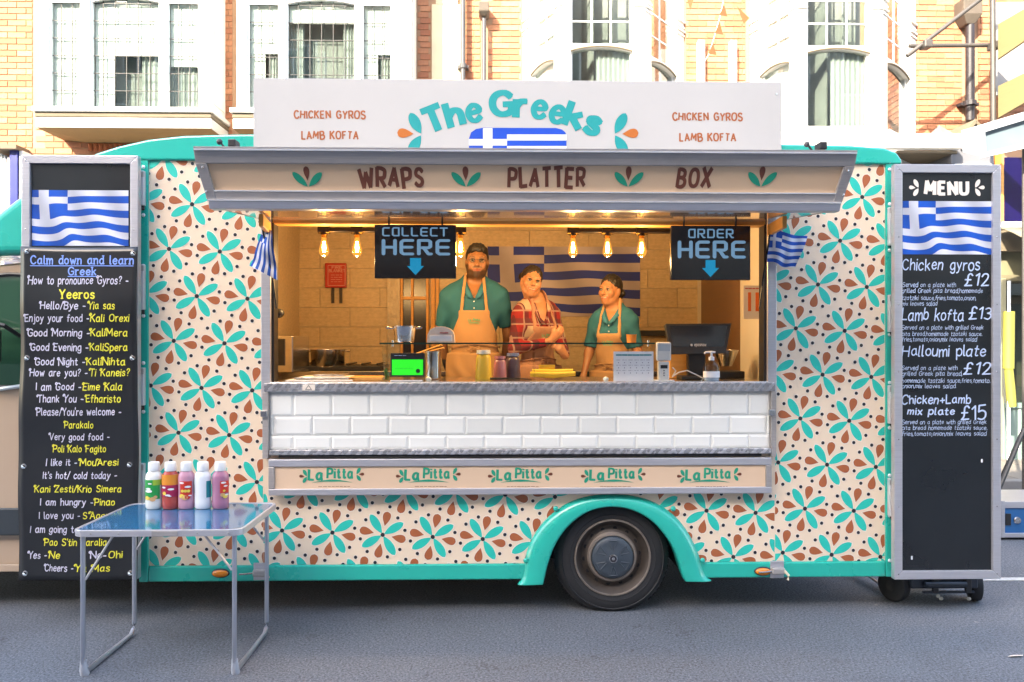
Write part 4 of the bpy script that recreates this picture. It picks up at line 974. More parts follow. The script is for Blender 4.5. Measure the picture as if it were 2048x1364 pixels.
        MB().box(xa_ + .025, xb_ - .025, Yf + .11, Yf + .115, zbl, zt_).build('blind', m_frame, root)
        if arched and first: MB().box(xa_ + .025, xa_ + (xb_ - xa_) * .30, Yf + .118, Yf + .123, z0 + .02, zbl).build('blind', m_frame, root)
        if not arched and not first: MB().box(xa_ + .025, xa_ + (xb_ - xa_) * .5, Yf + .118, Yf + .123, z0 + .02, zbl).build('blind', m_frame, root)
    MB().box(x0 + .02, x1 - .02, Yf + .1, YF - .01, z0, z0 + .04).build('window_board', m_frame, root)
    return root
MESH = {}
oriel(bA, 80, 418, [(94, 160, 3, 0), (177, 318, 6, 1), (330, 397, 3, 0)], 230, True)
oriel(bA, 473, 822, [(492, 558, 3, 0), (570, 711, 6, 1), (722, 784, 3, 0)], 230, False)
# pale rendered pier between the strips of brick
MB().box(PX(864, YF), PX(922, YF), YF - .03, YF + .005, 3.0, P(1024, 12, YF)[1]).build('rendered_pier', M('pale_render', (.56, .47, .32), .85, var=.15, bump=.2), bA)
MB().box(PX(872, YF), PX(916, YF), YF - .028, YF + .005, P(1024, 11, YF)[1], HB).build('rendered_pier', M('pale_render', (.5, .45, .33), .85), bA)
# curved bays of the right building
def facet(par, name, p0, p1, z0, z1, win=None, cols=3, name_side=''):
    """wall slab from plan point p0 to p1 with an arched sash window; win=(s0,s1,z_sill,z_spring,z_transom)"""
    d = Vector((p1[0] - p0[0], p1[1] - p0[1], 0)); L = d.length; d.normalize(); nrm = Vector((d.y, -d.x, 0))
    xf = lambda s_, n_, z_: tuple(Vector((p0[0], p0[1], 0)) + d * s_ - nrm * n_ + Vector((0, 0, z_)))
    def B(): m_ = MB(); m_.xf = xf; return m_
    a, b, zs, zp, ztr = win
    w_ = B(); w_.box(0, a, 0, .16, z0, z1); w_.box(b, L, 0, .16, z0, z1); w_.box(a, b, 0, .16, z0, zs); root = w_.build(name, m_stone, par, bevel=.006)
    # arched lintel between the lower sash and the top light
    n_ = 12; rise = .055
    arc = [(a + (b - a) * k / n_, zp + rise * (1 - (2 * k / n_ - 1) ** 2)) for k in range(n_ + 1)]
    m_ = B(); m_.prism([(a, ztr)] + arc + [(b, ztr)], .02, .15); m_.build('arched_lintel', m_stone, root, bevel=.004)
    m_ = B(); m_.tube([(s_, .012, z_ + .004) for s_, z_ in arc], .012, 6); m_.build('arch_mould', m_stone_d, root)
    m_ = B()
    for s_ in (a, b - .025): m_.box(s_, s_ + .025, .05, .11, zs, z1)
    m_.build('sash_frame', m_frame, root)
    m_ = B(); m_.box(a - .03, b + .03, -.04, .14, zs - .05, zs - .0); m_.build('sill', m_stone, root, bevel=.006)
    m_ = B(); m_.box(a + .025, b - .025, .07, .075, zs, zp + rise * .55); m_.build('pane', m_wglass, root)
    dx = (b - a - .05) / cols; zz_ = [ztr + .0 + .29 * k for k in range(4)]
    for i in range(cols):
        for j in range(3):
            m_ = B(); m_.box(a + .025 + dx * i + .008, a + .025 + dx * (i + 1) - .008, .07, .075, ztr + .27 * j + .01, ztr + .27 * (j + 1) - .006); m_.build('pane', m_wglass, root)
    m_ = B()
    for i in range(1, cols): m_.box(a + .025 + dx * i - .0075, a + .025 + dx * i + .0075, .062, .082, ztr + .002, z1)
    for j in range(1, 4): m_.box(a + .025, b - .025, .063, .081, ztr + .27 * j - .006, ztr + .27 * j + .009)
    m_.build('glazing_bar', m_frame, root)
    for zz2 in (z0 + .001,): pass
    m_ = B(); m_.box(a - .05, b + .05, .5, .52, z0, z1); m_.build('room_behind', m_room, root)
    nn = 20; m_ = B(); vs_ = []
    for k in range(nn + 1):
        s_ = a + .03 + (b - a - .06) * (.42 + .58 * k / nn); vs_ += [(s_, .12 + .012 * math.sin(k * 2.1), zs), (s_, .12 + .012 * math.sin(k * 2.1), ztr - .02)]
    m_.add(vs_, [(2 * k, 2 * k + 2, 2 * k + 3, 2 * k + 1) for k in range(nn)]); m_.build('curtain', m_curt, root, smooth=True)
    if name_side == 'l': m_ = B(); m_.box(a + .026, b - .026, .09, .095, zs, z1); m_.build('blind', m_frame, root)
    # capitals on the piers
    for s0_, s1_ in ((0, a), (b, L)):
        for q_, ph in enumerate((.0, .05, .10, .17)):
            m_ = B(); m_.box(s0_ + .004, s1_ - .004, -.012 - .008 * (q_ % 2), .0, P(1024, 26, 9.3)[1] + ph, P(1024, 26, 9.3)[1] + ph + .022); m_.build('capital_band', m_stone, root)
    return root
def curved_bay(xs4, yfront, z0, zs):
    xa_, xb_, xc_, xd_ = xs4
    zsp = P(1024, 100, 9.2)[1]; ztr = P(1024, 84, 9.2)[1]; z1 = HB - 3
    facet(bB, 'bay_facet', (xa_, YF), (xb_, yfront), z0, z1, (.18, math.dist((xa_, YF), (xb_, yfront)) - .12, zs, zsp - .08, ztr - .08), 2, 'l')
    facet(bB, 'bay_facet', (xb_ + .001, yfront), (xc_ - .001, yfront), z0, z1, (PX(1143, yfront) - PX(1120, yfront), xc_ - xb_ - .14, zs, zsp, ztr), 3)
    facet(bB, 'bay_facet', (xc_, yfront), (xd_, YF), z0, z1, (.16, math.dist((xc_, yfront), (xd_, YF)) - .2, zs, zsp - .08, ztr - .08), 2)
curved_bay((PX(1046, YF), PX(1118, 9.2), PX(1290, 9.2), PX(1368, YF)), 9.2, 2.95, 3.9)
curved_bay((PX(1500, YF), PX(1592, 9.2), PX(1765, 9.2), PX(1832, YF)), 9.2, 2.95, P(1024, 250, 9.2)[1])
MB().box(PX(1500, YF), PX(1840, YF), 9.08, YF - .9 + .08, P(1024, 292, 9.1)[1], P(1024, 262, 9.1)[1]).build('string_course', m_stone, bB, bevel=.01)
# --- shop fronts under the bays (mostly hidden by the truck)
m_shopdk = M('shop_dark', (.03, .032, .04), .35, var=.2)
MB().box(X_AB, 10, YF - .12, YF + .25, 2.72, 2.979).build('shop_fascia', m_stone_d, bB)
MB().box(PX(1790, YF), PX(1900, YF), YF - .1 - .05, YF - .121, PZ(328, YF), PZ(303, YF)).build('shop_sign', m_shopdk, bB)
MB().box(-9, X_AB - .002, YF - .0, YF + .25, 2.62, 2.979).build('shop_fascia', m_stone, bA)
MB().box(-9, X_AB - .002, YF + .1, YF + .28, .0, 2.619).build('shop_front', m_shopdk, bA)
MB().box(X_AB, PX(1990, YF), YF + .1, YF + .28, .0, 2.719).build('shop_front', m_shopdk, bB)
# left: blue pilaster and white frame
m_blue = M('royal_blue_paint', (.004, .012, .15), .35, var=.1, coat=.4)
MB().box(PX(19, 9.8), PX(35, 9.8), 9.8, YF - .001, .1, PZ(306, 9.8)).build('blue_pilaster', m_blue, bA, bevel=.004)
MB().box(PX(36, 9.8), PX(44, 9.8), 9.82, YF - .001, .1, PZ(306, 9.8)).build('white_pilaster', m_frame, bA, bevel=.004)
for k, (a, b) in enumerate(((-3, 0.5), (3, 6), (9, 17))): MB().box(PX(a, 9.8), PX(b, 9.8), 9.83 + .01 * k, YF - .001, .1, PZ(312 + 3 * k, 9.8)).build('shop_window_frame', m_frame, bA)
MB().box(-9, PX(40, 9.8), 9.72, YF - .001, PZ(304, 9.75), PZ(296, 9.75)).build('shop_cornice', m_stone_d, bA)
# right: purple-blue fascia, dust sheet, olive window, mint stall riser
m_purp = M('purple_fascia', (.005, .003, .04), .18, var=.45, scale=1.6, coat=.8)
YS = 9.9
MB().box(PX(2003, YS), 10, YS, YF + .1, PZ(440, YS), PZ(309, YS)).build('shop_sign', m_purp, bB)
MB().box(PX(1998, YS), PX(2003, YS) - .001, YS - .05, YF + .1, PZ(445, YS), PZ(300, YS)).build('fascia_frame', m_ply, bB)
MB().box(PX(1998, YS), 10, YS - .06, YF + .1, PZ(452, YS), PZ(441, YS)).build('fascia_frame', m_stone, bB)
m_sheet = M('dust_sheet', (.17, .155, .11), .8, var=.15, bump=.4, bscale=12)
b_ = MB(); n_ = 18; vs_ = []
for k in range(n_ + 1):
    xx = PX(1985, YS) + (10 - PX(1985, YS)) * k / n_
    for j in range(5):
        vs_.append((xx, YS - .1 - .16 * j + .03 * math.sin(k * 1.7 + j), PZ(455, YS) - .055 * j + .03 * math.sin(k * 2.4 + j * 1.2)))
b_.add(vs_, [(k * 5 + j, (k + 1) * 5 + j, (k + 1) * 5 + j + 1, k * 5 + j + 1) for k in range(n_) for j in range(4)])
b_.build('shop_blind', m_sheet, bB, smooth=True, solid=.01)
MB().box(PX(1985, YS), 10, YS - .75, YS - .70, PZ(515, 9.2), PZ(500, 9.2)).build('blind_box', M('khaki_trim', (.13, .115, .07), .7), bB)
MB().box(PX(1990, YF), 10, YF + .02, YF + .28, 2.0 + .35, 2.719).build('shop_transom', M('olive_trim', (.16, .15, .09), .6, var=.3), bB)
MB().box(PX(1990, YS), 10, YS, YF, PZ(560, YS), PZ(548, YS)).build('shop_rail', M('khaki_trim', (.13, .115, .07), .7), bB)
MB().box(PX(1990, YF), 10, YF + .3, YF + .32, .1, 2.4).build('shop_interior', M('olive_dark', (.045, .045, .03), .5, var=.5, scale=3), bB)
MB().box(PX(1999, YS), 10, YS + .02, YS + .026, PZ(820, YS), PZ(561, YS)).build('shop_window', m_wglass, bB)
MB().box(PX(2003, YS), PX(2010, YS), YS - .02, YF, PZ(940, YS), PZ(555, YS)).build('shop_mullion', M('cream_trim', (.30, .29, .19), .5), bB)
MB().box(PX(2006, YS), 10, YS - .03, YF + .05, .105, PZ(818, YS)).build('stall_riser', M('mint_panel', (.13, .19, .175), .5, var=.1), bB)
MB().box(PX(2006, YS), 10, YS - .06, YF + .05, PZ(818, YS) + .001, PZ(808, YS)).build('stall_riser_cap', M('mint_panel', (.13, .19, .175), .5), bB, bevel=.004)
for k in range(4): MB().box(PX(2034, YS) + .42 * k, PX(2034, YS) + .42 * k + .012, YS - .045, YS - .0305, .11, PZ(820, YS)).build('riser_joint', m_frame, bB)
# small pedimented console at the end of the shop fascia
yc_ = 9.35
q = lambda a, b: P(a, b, yc_)
m_shade_grey = M('shade_toned_grey_paint', (.12, .125, .14), .5, var=.1, dirt=.2)  # grey darkened so the sunlit bracket looks shaded
con = MB().prism([q(1902, 345), q(1902, 312), q(1912, 284), q(1932, 260), q(1948, 246), q(1960, 258), q(1972, 272), q(1986, 290), q(1990, 345)], yc_, YF - .13).build('console_bracket', m_shade_grey, bB, bevel=.01)
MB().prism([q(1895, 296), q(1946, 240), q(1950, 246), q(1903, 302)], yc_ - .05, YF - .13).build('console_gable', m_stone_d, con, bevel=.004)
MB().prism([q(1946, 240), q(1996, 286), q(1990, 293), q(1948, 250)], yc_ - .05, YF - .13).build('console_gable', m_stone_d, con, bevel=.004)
MB().prism([q(1920, 300), q(1924, 282), q(1946, 262), q(1962, 280), q(1962, 300)], yc_ - .03, yc_ - .001).build('console_panel', m_shade_grey, con, bevel=.008)
for k in range(3): MB().box(q(1908, 0)[0], q(1980, 0)[0], yc_ - .03 - .01 * k, yc_ - .001, q(0, 322 + 7 * k)[1], q(0, 318 + 7 * k)[1]).build('console_moulding', m_stone, con)
# white posts with a gutter between, brick buttress
for a in (1397, 1461): MB().box(PX(a, 9.9), PX(a + 13, 9.9), 9.9, YF - .005, 2.98, P(1024, 76, 9.9)[1]).build('white_upright', m_frame, bB, bevel=.004)
# ledge under the posts, slate flashing at right
rub = MB(); rng = random.Random(3)
xs_ = [PX(1815 + 12 * k, 9.6) for k in range(13)]
vs_ = []
for k, xx in enumerate(xs_):
    hgt = .08 + .34 * max(0, 1 - abs(k - 8) / 5)
    for j in range(4): vs_.append((xx + rng.uniform(-.02, .02), 9.35 + .2 * j, P(1024, 292, 9.5)[1] + hgt * j / 3 + rng.uniform(-.02, .02)))
rub.add(vs_, [(k * 4 + j, (k + 1) * 4 + j, (k + 1) * 4 + j + 1, k * 4 + j + 1) for k in range(12) for j in range(3)])
rub.build('lead_flashing', M('old_lead', (.13, .125, .12), .6, var=.3, bump=.6, bscale=20), bB, solid=.02)  # lead tone lowered too, shade put into the colour
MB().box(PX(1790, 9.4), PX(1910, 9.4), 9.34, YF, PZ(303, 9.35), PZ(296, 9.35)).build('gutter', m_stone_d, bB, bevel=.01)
# downpipes
def pipe(label, xp, w_, y0p, y1p, hop, mat, joints):
    t_ = thing('downpipe', label, 'drainpipe', (PX(xp, 9.88), 9.88, PZ(y1p, 9.88)), 'cast iron downpipes')
    r_ = w_ / 2 / FPX * 9.88
    MB().tube([(PX(xp, 9.88), 9.88, PZ(y1p, 9.88)), (PX(xp, 9.88), 9.88, PZ(y0p, 9.88))], r_, 14).build('pipe', mat, t_, smooth=True)
    for j in joints: MB().tube([(PX(xp, 9.88), 9.88, PZ(j + 5, 9.88)), (PX(xp, 9.88), 9.88, PZ(j - 5, 9.88))], r_ * 1.45, 14).build('collar', mat, t_, bevel=.004)
    for j in joints: MB().box(PX(xp, 9.9) - r_ * 2.2, PX(xp, 9.9) + r_ * 2.2, 9.9, YF, PZ(j + 3, 9.88), PZ(j - 3, 9.88)).build('bracket', mat, t_)
    if hop:
        a, b, c_ = hop; k = w_ * 1.15 / FPX * 9.85
        cx_ = PX(xp, 9.85); za_, zb_, zc_ = PZ(c_, 9.85), PZ(b, 9.85), PZ(a, 9.85)
        vs2 = [(cx_ - r_, 9.83, za_), (cx_ + r_, 9.83, za_), (cx_ + r_, YF, za_), (cx_ - r_, YF, za_)] + [(cx_ + s1 * k, y_, z_) for z_ in (zb_, zc_) for s1, y_ in ((-1, 9.78), (1, 9.78), (1, YF), (-1, YF))]
        MB().add(vs2, [(3, 2, 1, 0), (8, 9, 10, 11)] + [(i + 4 * l, (i + 1) % 4 + 4 * l, (i + 1) % 4 + 4 * l + 4, i + 4 * l + 4) for l in (0, 1) for i in range(4)]).build('hopper', M('mossy_hopper', (.08, .065, .05), .8, var=.4, bump=.4), t_, bevel=.01)
    return t_
pipe('round grey downpipe with a swollen joint, on the brick left of the square hopper', 926, 10, -40, 210, None, m_pipe, (133,))
pipe('grey downpipe under a square stone hopper, right of the round jointed pipe', 968, 9, 30, 210, (8, 26, 34), m_pipe, ())
pipe('thick flaking black downpipe with a wide hopper behind the scaffold poles', 1940, 17, 34, 235, (-10, 22, 40), m_blk_pipe, (200,))
# scaffold poles and boards at the right
m_gal = M('galvanised_pole', (.075, .068, .062), .5, metal=.4, var=.3, dirt=.3)
def pole(label, a, b, ya, yb, r_=.024):
    p0, p1 = P(*a, ya), P(*b, yb)
    o = MB().tube([(p0[0], ya, p0[1]), (p1[0], yb, p1[1])], r_, 12).build('scaffold_pole', m_gal, smooth=True); return tag(o, label, 'scaffold pole', 'scaffold poles')
pole('diagonal scaffold pole rising to the right across the black downpipe', (1814, 112), (1998, -30), 9.1, 9.1)
pole('horizontal scaffold pole across the brick right of the curved bay', (1818, 92), (1995, 90), 9.15, 9.15)
pole('upright scaffold pole right of the black downpipe, clamped to the boards', (1985, -40), (1987, 275), 9.05, 9.05, .03)
for a, nm in (((1852, 90), 'where the diagonal and horizontal poles cross'), ((1988, 92), 'where the horizontal pole meets the upright')):
    p_ = P(*a, 9.1); o = MB().box(p_[0] - .05, p_[0] + .05, 9.03, 9.17, p_[1] - .045, p_[1] + .045).build('scaffold_clamp', m_gal, bevel=.015); tag(o, 'scaffold clamp ' + nm, 'clamp', 'scaffold clamps')
for (y0a, y1a, lab) in (((48, 118), (12, 70), 'upper yellowed timber scaffold board sloping up to the right edge'), ((172, 236), (146, 200), 'lower yellowed timber scaffold board above the floodlight')):
    a, b = P(1996, y0a[0], 9.0), P(1996, y0a[1], 9.0); c_, d = P(2110, y1a[0] - 30, 8.2), P(2110, y1a[1] - 30, 8.2)
    o = MB().add([(a[0], 9.0, a[1]), (b[0], 9.0, b[1]), (d[0], 8.2, d[1]), (c_[0], 8.2, c_[1]), (a[0] + .03, 9.04, a[1]), (b[0] + .03, 9.04, b[1]), (d[0] + .03, 8.24, d[1]), (c_[0] + .03, 8.24, c_[1])],
                 [(0, 1, 2, 3), (7, 6, 5, 4), (0, 4, 5, 1), (1, 5, 6, 2), (2, 6, 7, 3), (3, 7, 4, 0)]).build('scaffold_board', M('yellow_board', (.18, .14, .06), .7, var=.15, streak=(1, 1, 10)), bevel=.004)  # timber colour lowered in place of shade
    tag(o, lab, 'board', 'scaffold boards')
MB_ = MB().box(PX(2010, 9.3), PX(2110, 9.3), 9.5, 9.55, PZ(172, 9.3), PZ(-20, 9.3)).build('safety_sheeting', M('sheeting', (.20, .20, .20), .8, var=.1)); tag(MB_, 'pale scaffold sheeting between the yellowed boards at the right edge', 'sheeting')
# floodlight on the right, tilted
fl = thing('floodlight', 'large white box floodlight tilted on its stand at the right edge', 'floodlight', (*[PX(2030, 7.6), 7.6], 0))
q = lambda a, b, y_: (P(a, b, y_)[0], y_, P(a, b, y_)[1])
m_wpl = M('white_metal_case', (.30, .33, .36), .45, var=.08)  # case colour lowered in place of shade
fc = [q(1957, 268, 7.6), q(2110, 222, 7.6), q(2118, 276, 7.6), q(1960, 310, 7.6)]
n2 = [(a + .05, 7.95, c_ + .12) for a, _, c_ in fc]
MB().add(fc + n2, [(4, 5, 1, 0), (5, 6, 2, 1), (6, 7, 3, 2), (7, 4, 0, 3), (7, 6, 5, 4)]).build('housing', m_wpl, fl, solid=.012)
MB().add([(a + .015, 7.64, c_ + .01) for a, _, c_ in fc], [(0, 1, 2, 3)][:1] and [(3, 2, 1, 0)]).build('lens', M('pale_lens', (.12, .16, .18), .2, coat=.5), fl)
MB().add([q(1955, 262, 7.58), q(1966, 259, 7.58), q(1969, 310, 7.58), q(1959, 313, 7.58)], [(0, 1, 2, 3)]).build('rim', m_wpl, fl, solid=.03)
MB().add([q(1958, 308, 7.57), q(2118, 270, 7.57), q(2118, 282, 7.57), q(1960, 317, 7.57)], [(0, 1, 2, 3)]).build('rim', m_wpl, fl, solid=.03)
MB().box(P(2008, 0, 7.65)[0], P(2020, 0, 7.65)[0], 7.645, 7.66, PZ(292, 7.65), PZ(268, 7.65)).build('lamp_unit', m_pipe, fl)
xx = PX(2062, 7.7); MB().tube([(xx, 7.8, 0.02), (xx, 7.8, PZ(262, 7.8))], .02, 10).build('stand', m_gal, fl)
MB().tube([(xx, 7.8, .72), (PX(1985, 7.6), 7.6, .02)], .022, 10).build('stand_leg', m_black, fl)
MB().tube([(xx, 7.8, .72), (xx + .5, 7.6, .02)], .022, 10).build('stand_leg', m_black, fl); MB().tube([(xx, 7.8, .72), (xx, 8.25, .02)], .022, 10).build('stand_leg', m_black, fl)
# wrapped umbrella-like yellow pole by the shop
yu = 9.4
t_ = thing('bollard_pole', 'slim post with a yellow-green padded sleeve in front of the shop window', 'post', (PX(2018, yu), yu, .104))
MB().tube([(PX(2017, yu), yu, .104), (PX(2018, yu), yu, PZ(560, yu))], .018, 10).build('post', m_frame, t_)
MB().tube([(PX(2024, yu), yu - .0, PZ(815, yu)), (PX(2017, yu), yu - .0, PZ(735, yu)), (PX(2017, yu), yu, PZ(735, yu) + .01)], .04, 10, rs=[.055, .05, .048]).build('sleeve_skirt', M('yellow_green', (.24, .23, .035), .6, var=.15), t_, smooth=True)
MB().tube([(PX(2017, yu), yu, PZ(738, yu)), (PX(2018, yu), yu, PZ(622, yu))], .062, 12).build('sleeve', M('yellow_green', (.24, .23, .035), .6), t_, smooth=True)
# blue flight case and bits lying at the right
yb_ = 6.3
t_ = thing('flight_case', 'blue flight case with aluminium edges on the road by the right board', 'case', (PX(2060, yb_), yb_ + .3, 0))
m_caseb = M('blue_laminate', (.015, .12, .33), .3, var=.2, coat=.3)
MB().box(PX(2004, yb_), PX(2160, yb_), yb_, yb_ + .5, .04, PZ(1014, yb_)).build('body', m_caseb, t_, bevel=.008)
for za_, zb_ in ((.02, .055), (PZ(1021, yb_), PZ(1008, yb_))): MB().box(PX(2002, yb_), PX(2162, yb_), yb_ - .012, yb_ + .51, za_, zb_).build('edge_strip', m_alu, t_, bevel=.003)
MB().box(PX(2000, yb_), PX(2008, yb_), yb_ - .014, yb_ + .5, .02, PZ(1006, yb_)).build('edge_strip', m_alu, t_, bevel=.003)
MB().box(PX(2010, yb_), PX(2021, yb_), yb_ - .01, yb_ - .001, PZ(1056, yb_), PZ(1032, yb_)).build('handle', m_black, t_, bevel=.003)
for k in (2034, 2080, 2120): MB().lathe([(.03, -.004), (.024, -.014), (.006, -.016), (0, -.016)], (PX(k, yb_), yb_, PZ(1046, yb_)), 'y', 16).build('latch', m_steel, t_, smooth=True)
MB().tube([(PX(1990, 7.2), 7.2, .02), (PX(2010, 7.2), 7.15, .05), (PX(2060, 7.2), 7.1, .02)], .02, 8).build
cb_ = MB().tube([(PX(1960, 6.0), 5.3, .012), (PX(2000, 5.9), 5.5, .012), (PX(2050, 5.9), 5.25, .012), (PX(2110, 5.9), 5.1, .012)], .009, 8).build('cable', m_black, smooth=True)
tag(cb_, 'thin black cable lying on the road below the right board', 'cable')
# ---------------------------------------------------------------- bunting
t_ = thing('bunting', 'string of small orange pennants hanging between the curved bays', 'bunting', (PX(1430, 9.5), 9.5, PZ(120, 9.5)))
pts = [q_ for q_ in [(1452, -30), (1446, 5), (1438, 40), (1428, 75), (1418, 108), (1408, 125), (1403, 140)]]
MB().tube([q(a, b, 9.5) for a, b in pts], .004, 5).build('string', m_frame, t_)
m_or = M('orange_pennant', (.20, .055, .015), .8, var=.2)
for a, b, s_ in ((1448, 8, 22), (1439, 42, 24), (1426, 85, 22)):
    MB().add([q(a, b, 9.49), q(a - 9, b + s_, 9.47), q(a + 7, b + s_ + 3, 9.5)], [(0, 1, 2)]).build('pennant', m_or, t_, solid=.003)
MB().add([q(1474, 12, 9.49), q(1499, 36, 9.45), q(1488, 48, 9.5)], [(0, 1, 2)]).build('pennant', m_or, t_, solid=.003)
MB().add([q(1372, -8, 9.49), q(1381, 20, 9.45), q(1388, -4, 9.5)], [(0, 1, 2)]).build('pennant', m_or, t_, solid=.003)
# ---------------------------------------------------------------- the other side of the street: it shades the truck and shows in the panes
YO = -8.0
rng = random.Random(11)
m_opp = M('opposite_brick', (.26, .15, .10), .9, var=.2); m_opp2 = M('opposite_render', (.46, .43, .38), .9, var=.15)
for i, (x0, x1, hh, mm) in enumerate(((-34, -20, 13.6, m_opp), (-20, -8, 13.2, m_opp2), (-8, 4, 13.3, m_opp), (4, 16, 13.2, m_opp2), (16, 30, 13.5, m_opp))):
    t_ = thing('terrace_house', ('tall plain %s terrace across the street, seen only in reflections, ' % ('brick' if mm is m_opp else 'rendered')) + ('far left', 'left', 'middle', 'right', 'far right')[i], 'building', ((x0 + x1) / 2, YO - 3, 0), 'buildings across the street')
    MB().box(x0, x1 - .02, YO - 6, YO, 0, hh).build('wall', mm, t_)
    MB().box(x0, x1 - .02, YO + .001, YO + .25, 3.2, 3.6).build('cornice', m_opp2, t_)
    for r in range(3):
        for k in range(5):
            xx = x0 + 1.2 + k * (x1 - x0 - 1.2) / 5
            w_ = MB().box(xx, xx + 1.1, YO + .001, YO + .06, 4.4 + 2.7 * r, 6.1 + 2.7 * r).build('window', m_frame, t_)
            MB().box(xx + .07, xx + .52, YO + .0605, YO + .065, 4.47 + 2.7 * r, 6.03 + 2.7 * r).build('pane', m_shopdk, w_); MB().box(xx + .58, xx + 1.03, YO + .0605, YO + .065, 4.47 + 2.7 * r, 6.03 + 2.7 * r).build('pane', m_shopdk, w_)
    MB().box(x0 + .5, x1 - .6, YO + .001, YO + .05, .4, 2.9).build('shop_window', m_shopdk, t_)
# ================================================================ roof sign
YSg = YB - .045
t_ = thing('roof_sign', 'long white sign board on the truck roof with a teal arched name', 'sign', (PX(1035, YSg), YSg + .1, ZTOP - .03))
x0, x1 = PX(507, YSg), PX(1563, YSg); z0, z1 = P(1024, 300, YSg)[1], P(1024, 160, YSg)[1]
MB().box(x0, x1, YSg, YSg + .02, z0 - .03, z1).build('board', m_white_sign, t_, bevel=.002)
for k in (.2, .5, .8): MB().box(x0 + (x1 - x0) * k, x0 + (x1 - x0) * k + .04, YSg + .021, YSg + .06, ZTOP - .2, z1 - .05).build('batten', m_alu_d, t_)
MB().tube([(x1 - .03, YSg - .002, z1 - .07), (x1 - .03, YSg - .006, z1 - .07)], .006, 8).build('screw', m_bolt, t_)
m_tealp = M('sign_teal', (.003, .29, .29), .4, var=.04); m_orange = M('sign_rust', (.47, .13, .02), .45, var=.08); m_blue2 = M('sign_blue', (.004, .065, .47), .4); m_wht = M('sign_white', (.74, .76, .80), .4)
m_rust_t = M('sign_brown', (.36, .10, .028), .45, var=.06)
Y_ = YSg - .001
for s_, a, c_, d in (('CHICKEN GYROS', 589, 730, 236.5), ('LAMB KOFTA', 604, 716, 277.5), ('CHICKEN GYROS', 1346, 1484, 240.5), ('LAMB KOFTA', 1360, 1471, 281.5)):
    b_ = MB(); write_px(b_, s_, a, c_, d, 14.5, Y_, wt=2.3, jit=1.2, flat=1); b_.build('small_lettering', m_rust_t, t_)
for ch, cx_, cy_, ang, hpx, wpx in (('T', 868, 238, 22, 52, 48), ('h', 908, 228, 16, 52, 38), ('e', 948, 226, 11, 56, 37), ('G', 1004, 207, 3, 50, 50), ('r', 1042, 217, -2, 56, 33), ('e', 1079, 219, -7, 56, 37), ('e', 1115, 229, -12, 56, 37), ('k', 1150, 231, -20, 52, 42), ('s', 1185, 251, -24, 54, 36)):
    b_ = MB(); c0 = P(cx_, cy_, Y_); a = math.radians(ang); k = Y_ / FPX
    g = PG[ch]; adv = glyph_adv(ch, PG); lo = (5 if ch in 'TGhk' else 3.25); sx = (wpx - hpx * .24) * k / max(adv, 1); sz = hpx * k / 10 * .86
    pl = lambda gx, gz: (c0[0] + (gx - adv / 2) * sx * math.cos(a) - (gz - lo) * sz * math.sin(a), c0[1] + (gx - adv / 2) * sx * math.sin(a) + (gz - lo) * sz * math.cos(a))
    for i, st in enumerate(g):
        # stroke width measured in world units: convert strokes to world first
        wst = [pl(*p_) for p_ in st]; FLAT[0] = 1; ribbon(b_, wst, .0195 if ch != 'e' else .0155, lambda x_, z_: (x_, z_), Y_, layer=.0006 * (i + 1))
    FLAT[0] = 0; b_.build('letter', m_tealp, t_)
for a, f_ in ((843, False), (1229, True)):
    b_ = MB(); sprig(b_, a, 269, 44, f_, Y_, mats=(0, 0, 1)); b_.build('emblem', [m_tealp, m_orange], t_)
b_ = MB(); yq = Y_ - .0005
def fb(a0, a1, b0, b1, mi, lift=0, poly=None):
    face(b_, poly or [P(a0, b1, yq), P(a1, b1, yq), P(a1, b0, yq), P(a0, b0, yq)], yq - lift, mi)
fb(0, 0, 0, 0, 0, 0, [P(938, 301, yq), P(938, 277, yq), P(942, 265, yq), P(952, 258, yq), P(966, 255.5, yq), P(1112, 256, yq), P(1124, 259, yq), P(1131, 265, yq), P(1133, 272, yq), P(1133, 301, yq)])
fb(966, 985, 256.5, 300, 1, .0004); fb(938, 1014, 278, 291, 1, .0005)
fb(1014, 1133, 269, 281, 1, .0006); fb(1014, 1133, 292, 299.5, 1, .0007)
b_.build('flag_emblem', [m_blue2, m_wht], t_)
# spot lamps on the hatch edge
for (a, b, lab) in ((455, 288, 'small black spot lamp on the hatch edge at the left'), (1632, 293, 'small dark twin spot lamp on the hatch edge at the right')):
    s_ = thing('spot_lamp', lab, 'spot lamp', (PX(a, 4.2), 4.2, PZ(b + 12, 4.2)), 'spot lamps on the hatch')
    p_ = P(a, b, 4.2); zz_ = PZ(303, 4.2)
    MB().box(p_[0] + .01, p_[0] + .05, 4.17, 4.25, p_[1] - .02, p_[1] + .02).build('lamp_head', m_black, s_, bevel=.006)
    MB().tube([(p_[0] - .04, 4.21, p_[1] + .012), (p_[0] - .02, 4.21, p_[1] - .015), (p_[0] + .03, 4.22, zz_ - .05)], .006, 6).build('lamp_arm', m_black, s_)
    MB().ball((p_[0] - .045, 4.21, p_[1] + .014), .016).build('lamp_knob', m_pipe, s_, smooth=True)
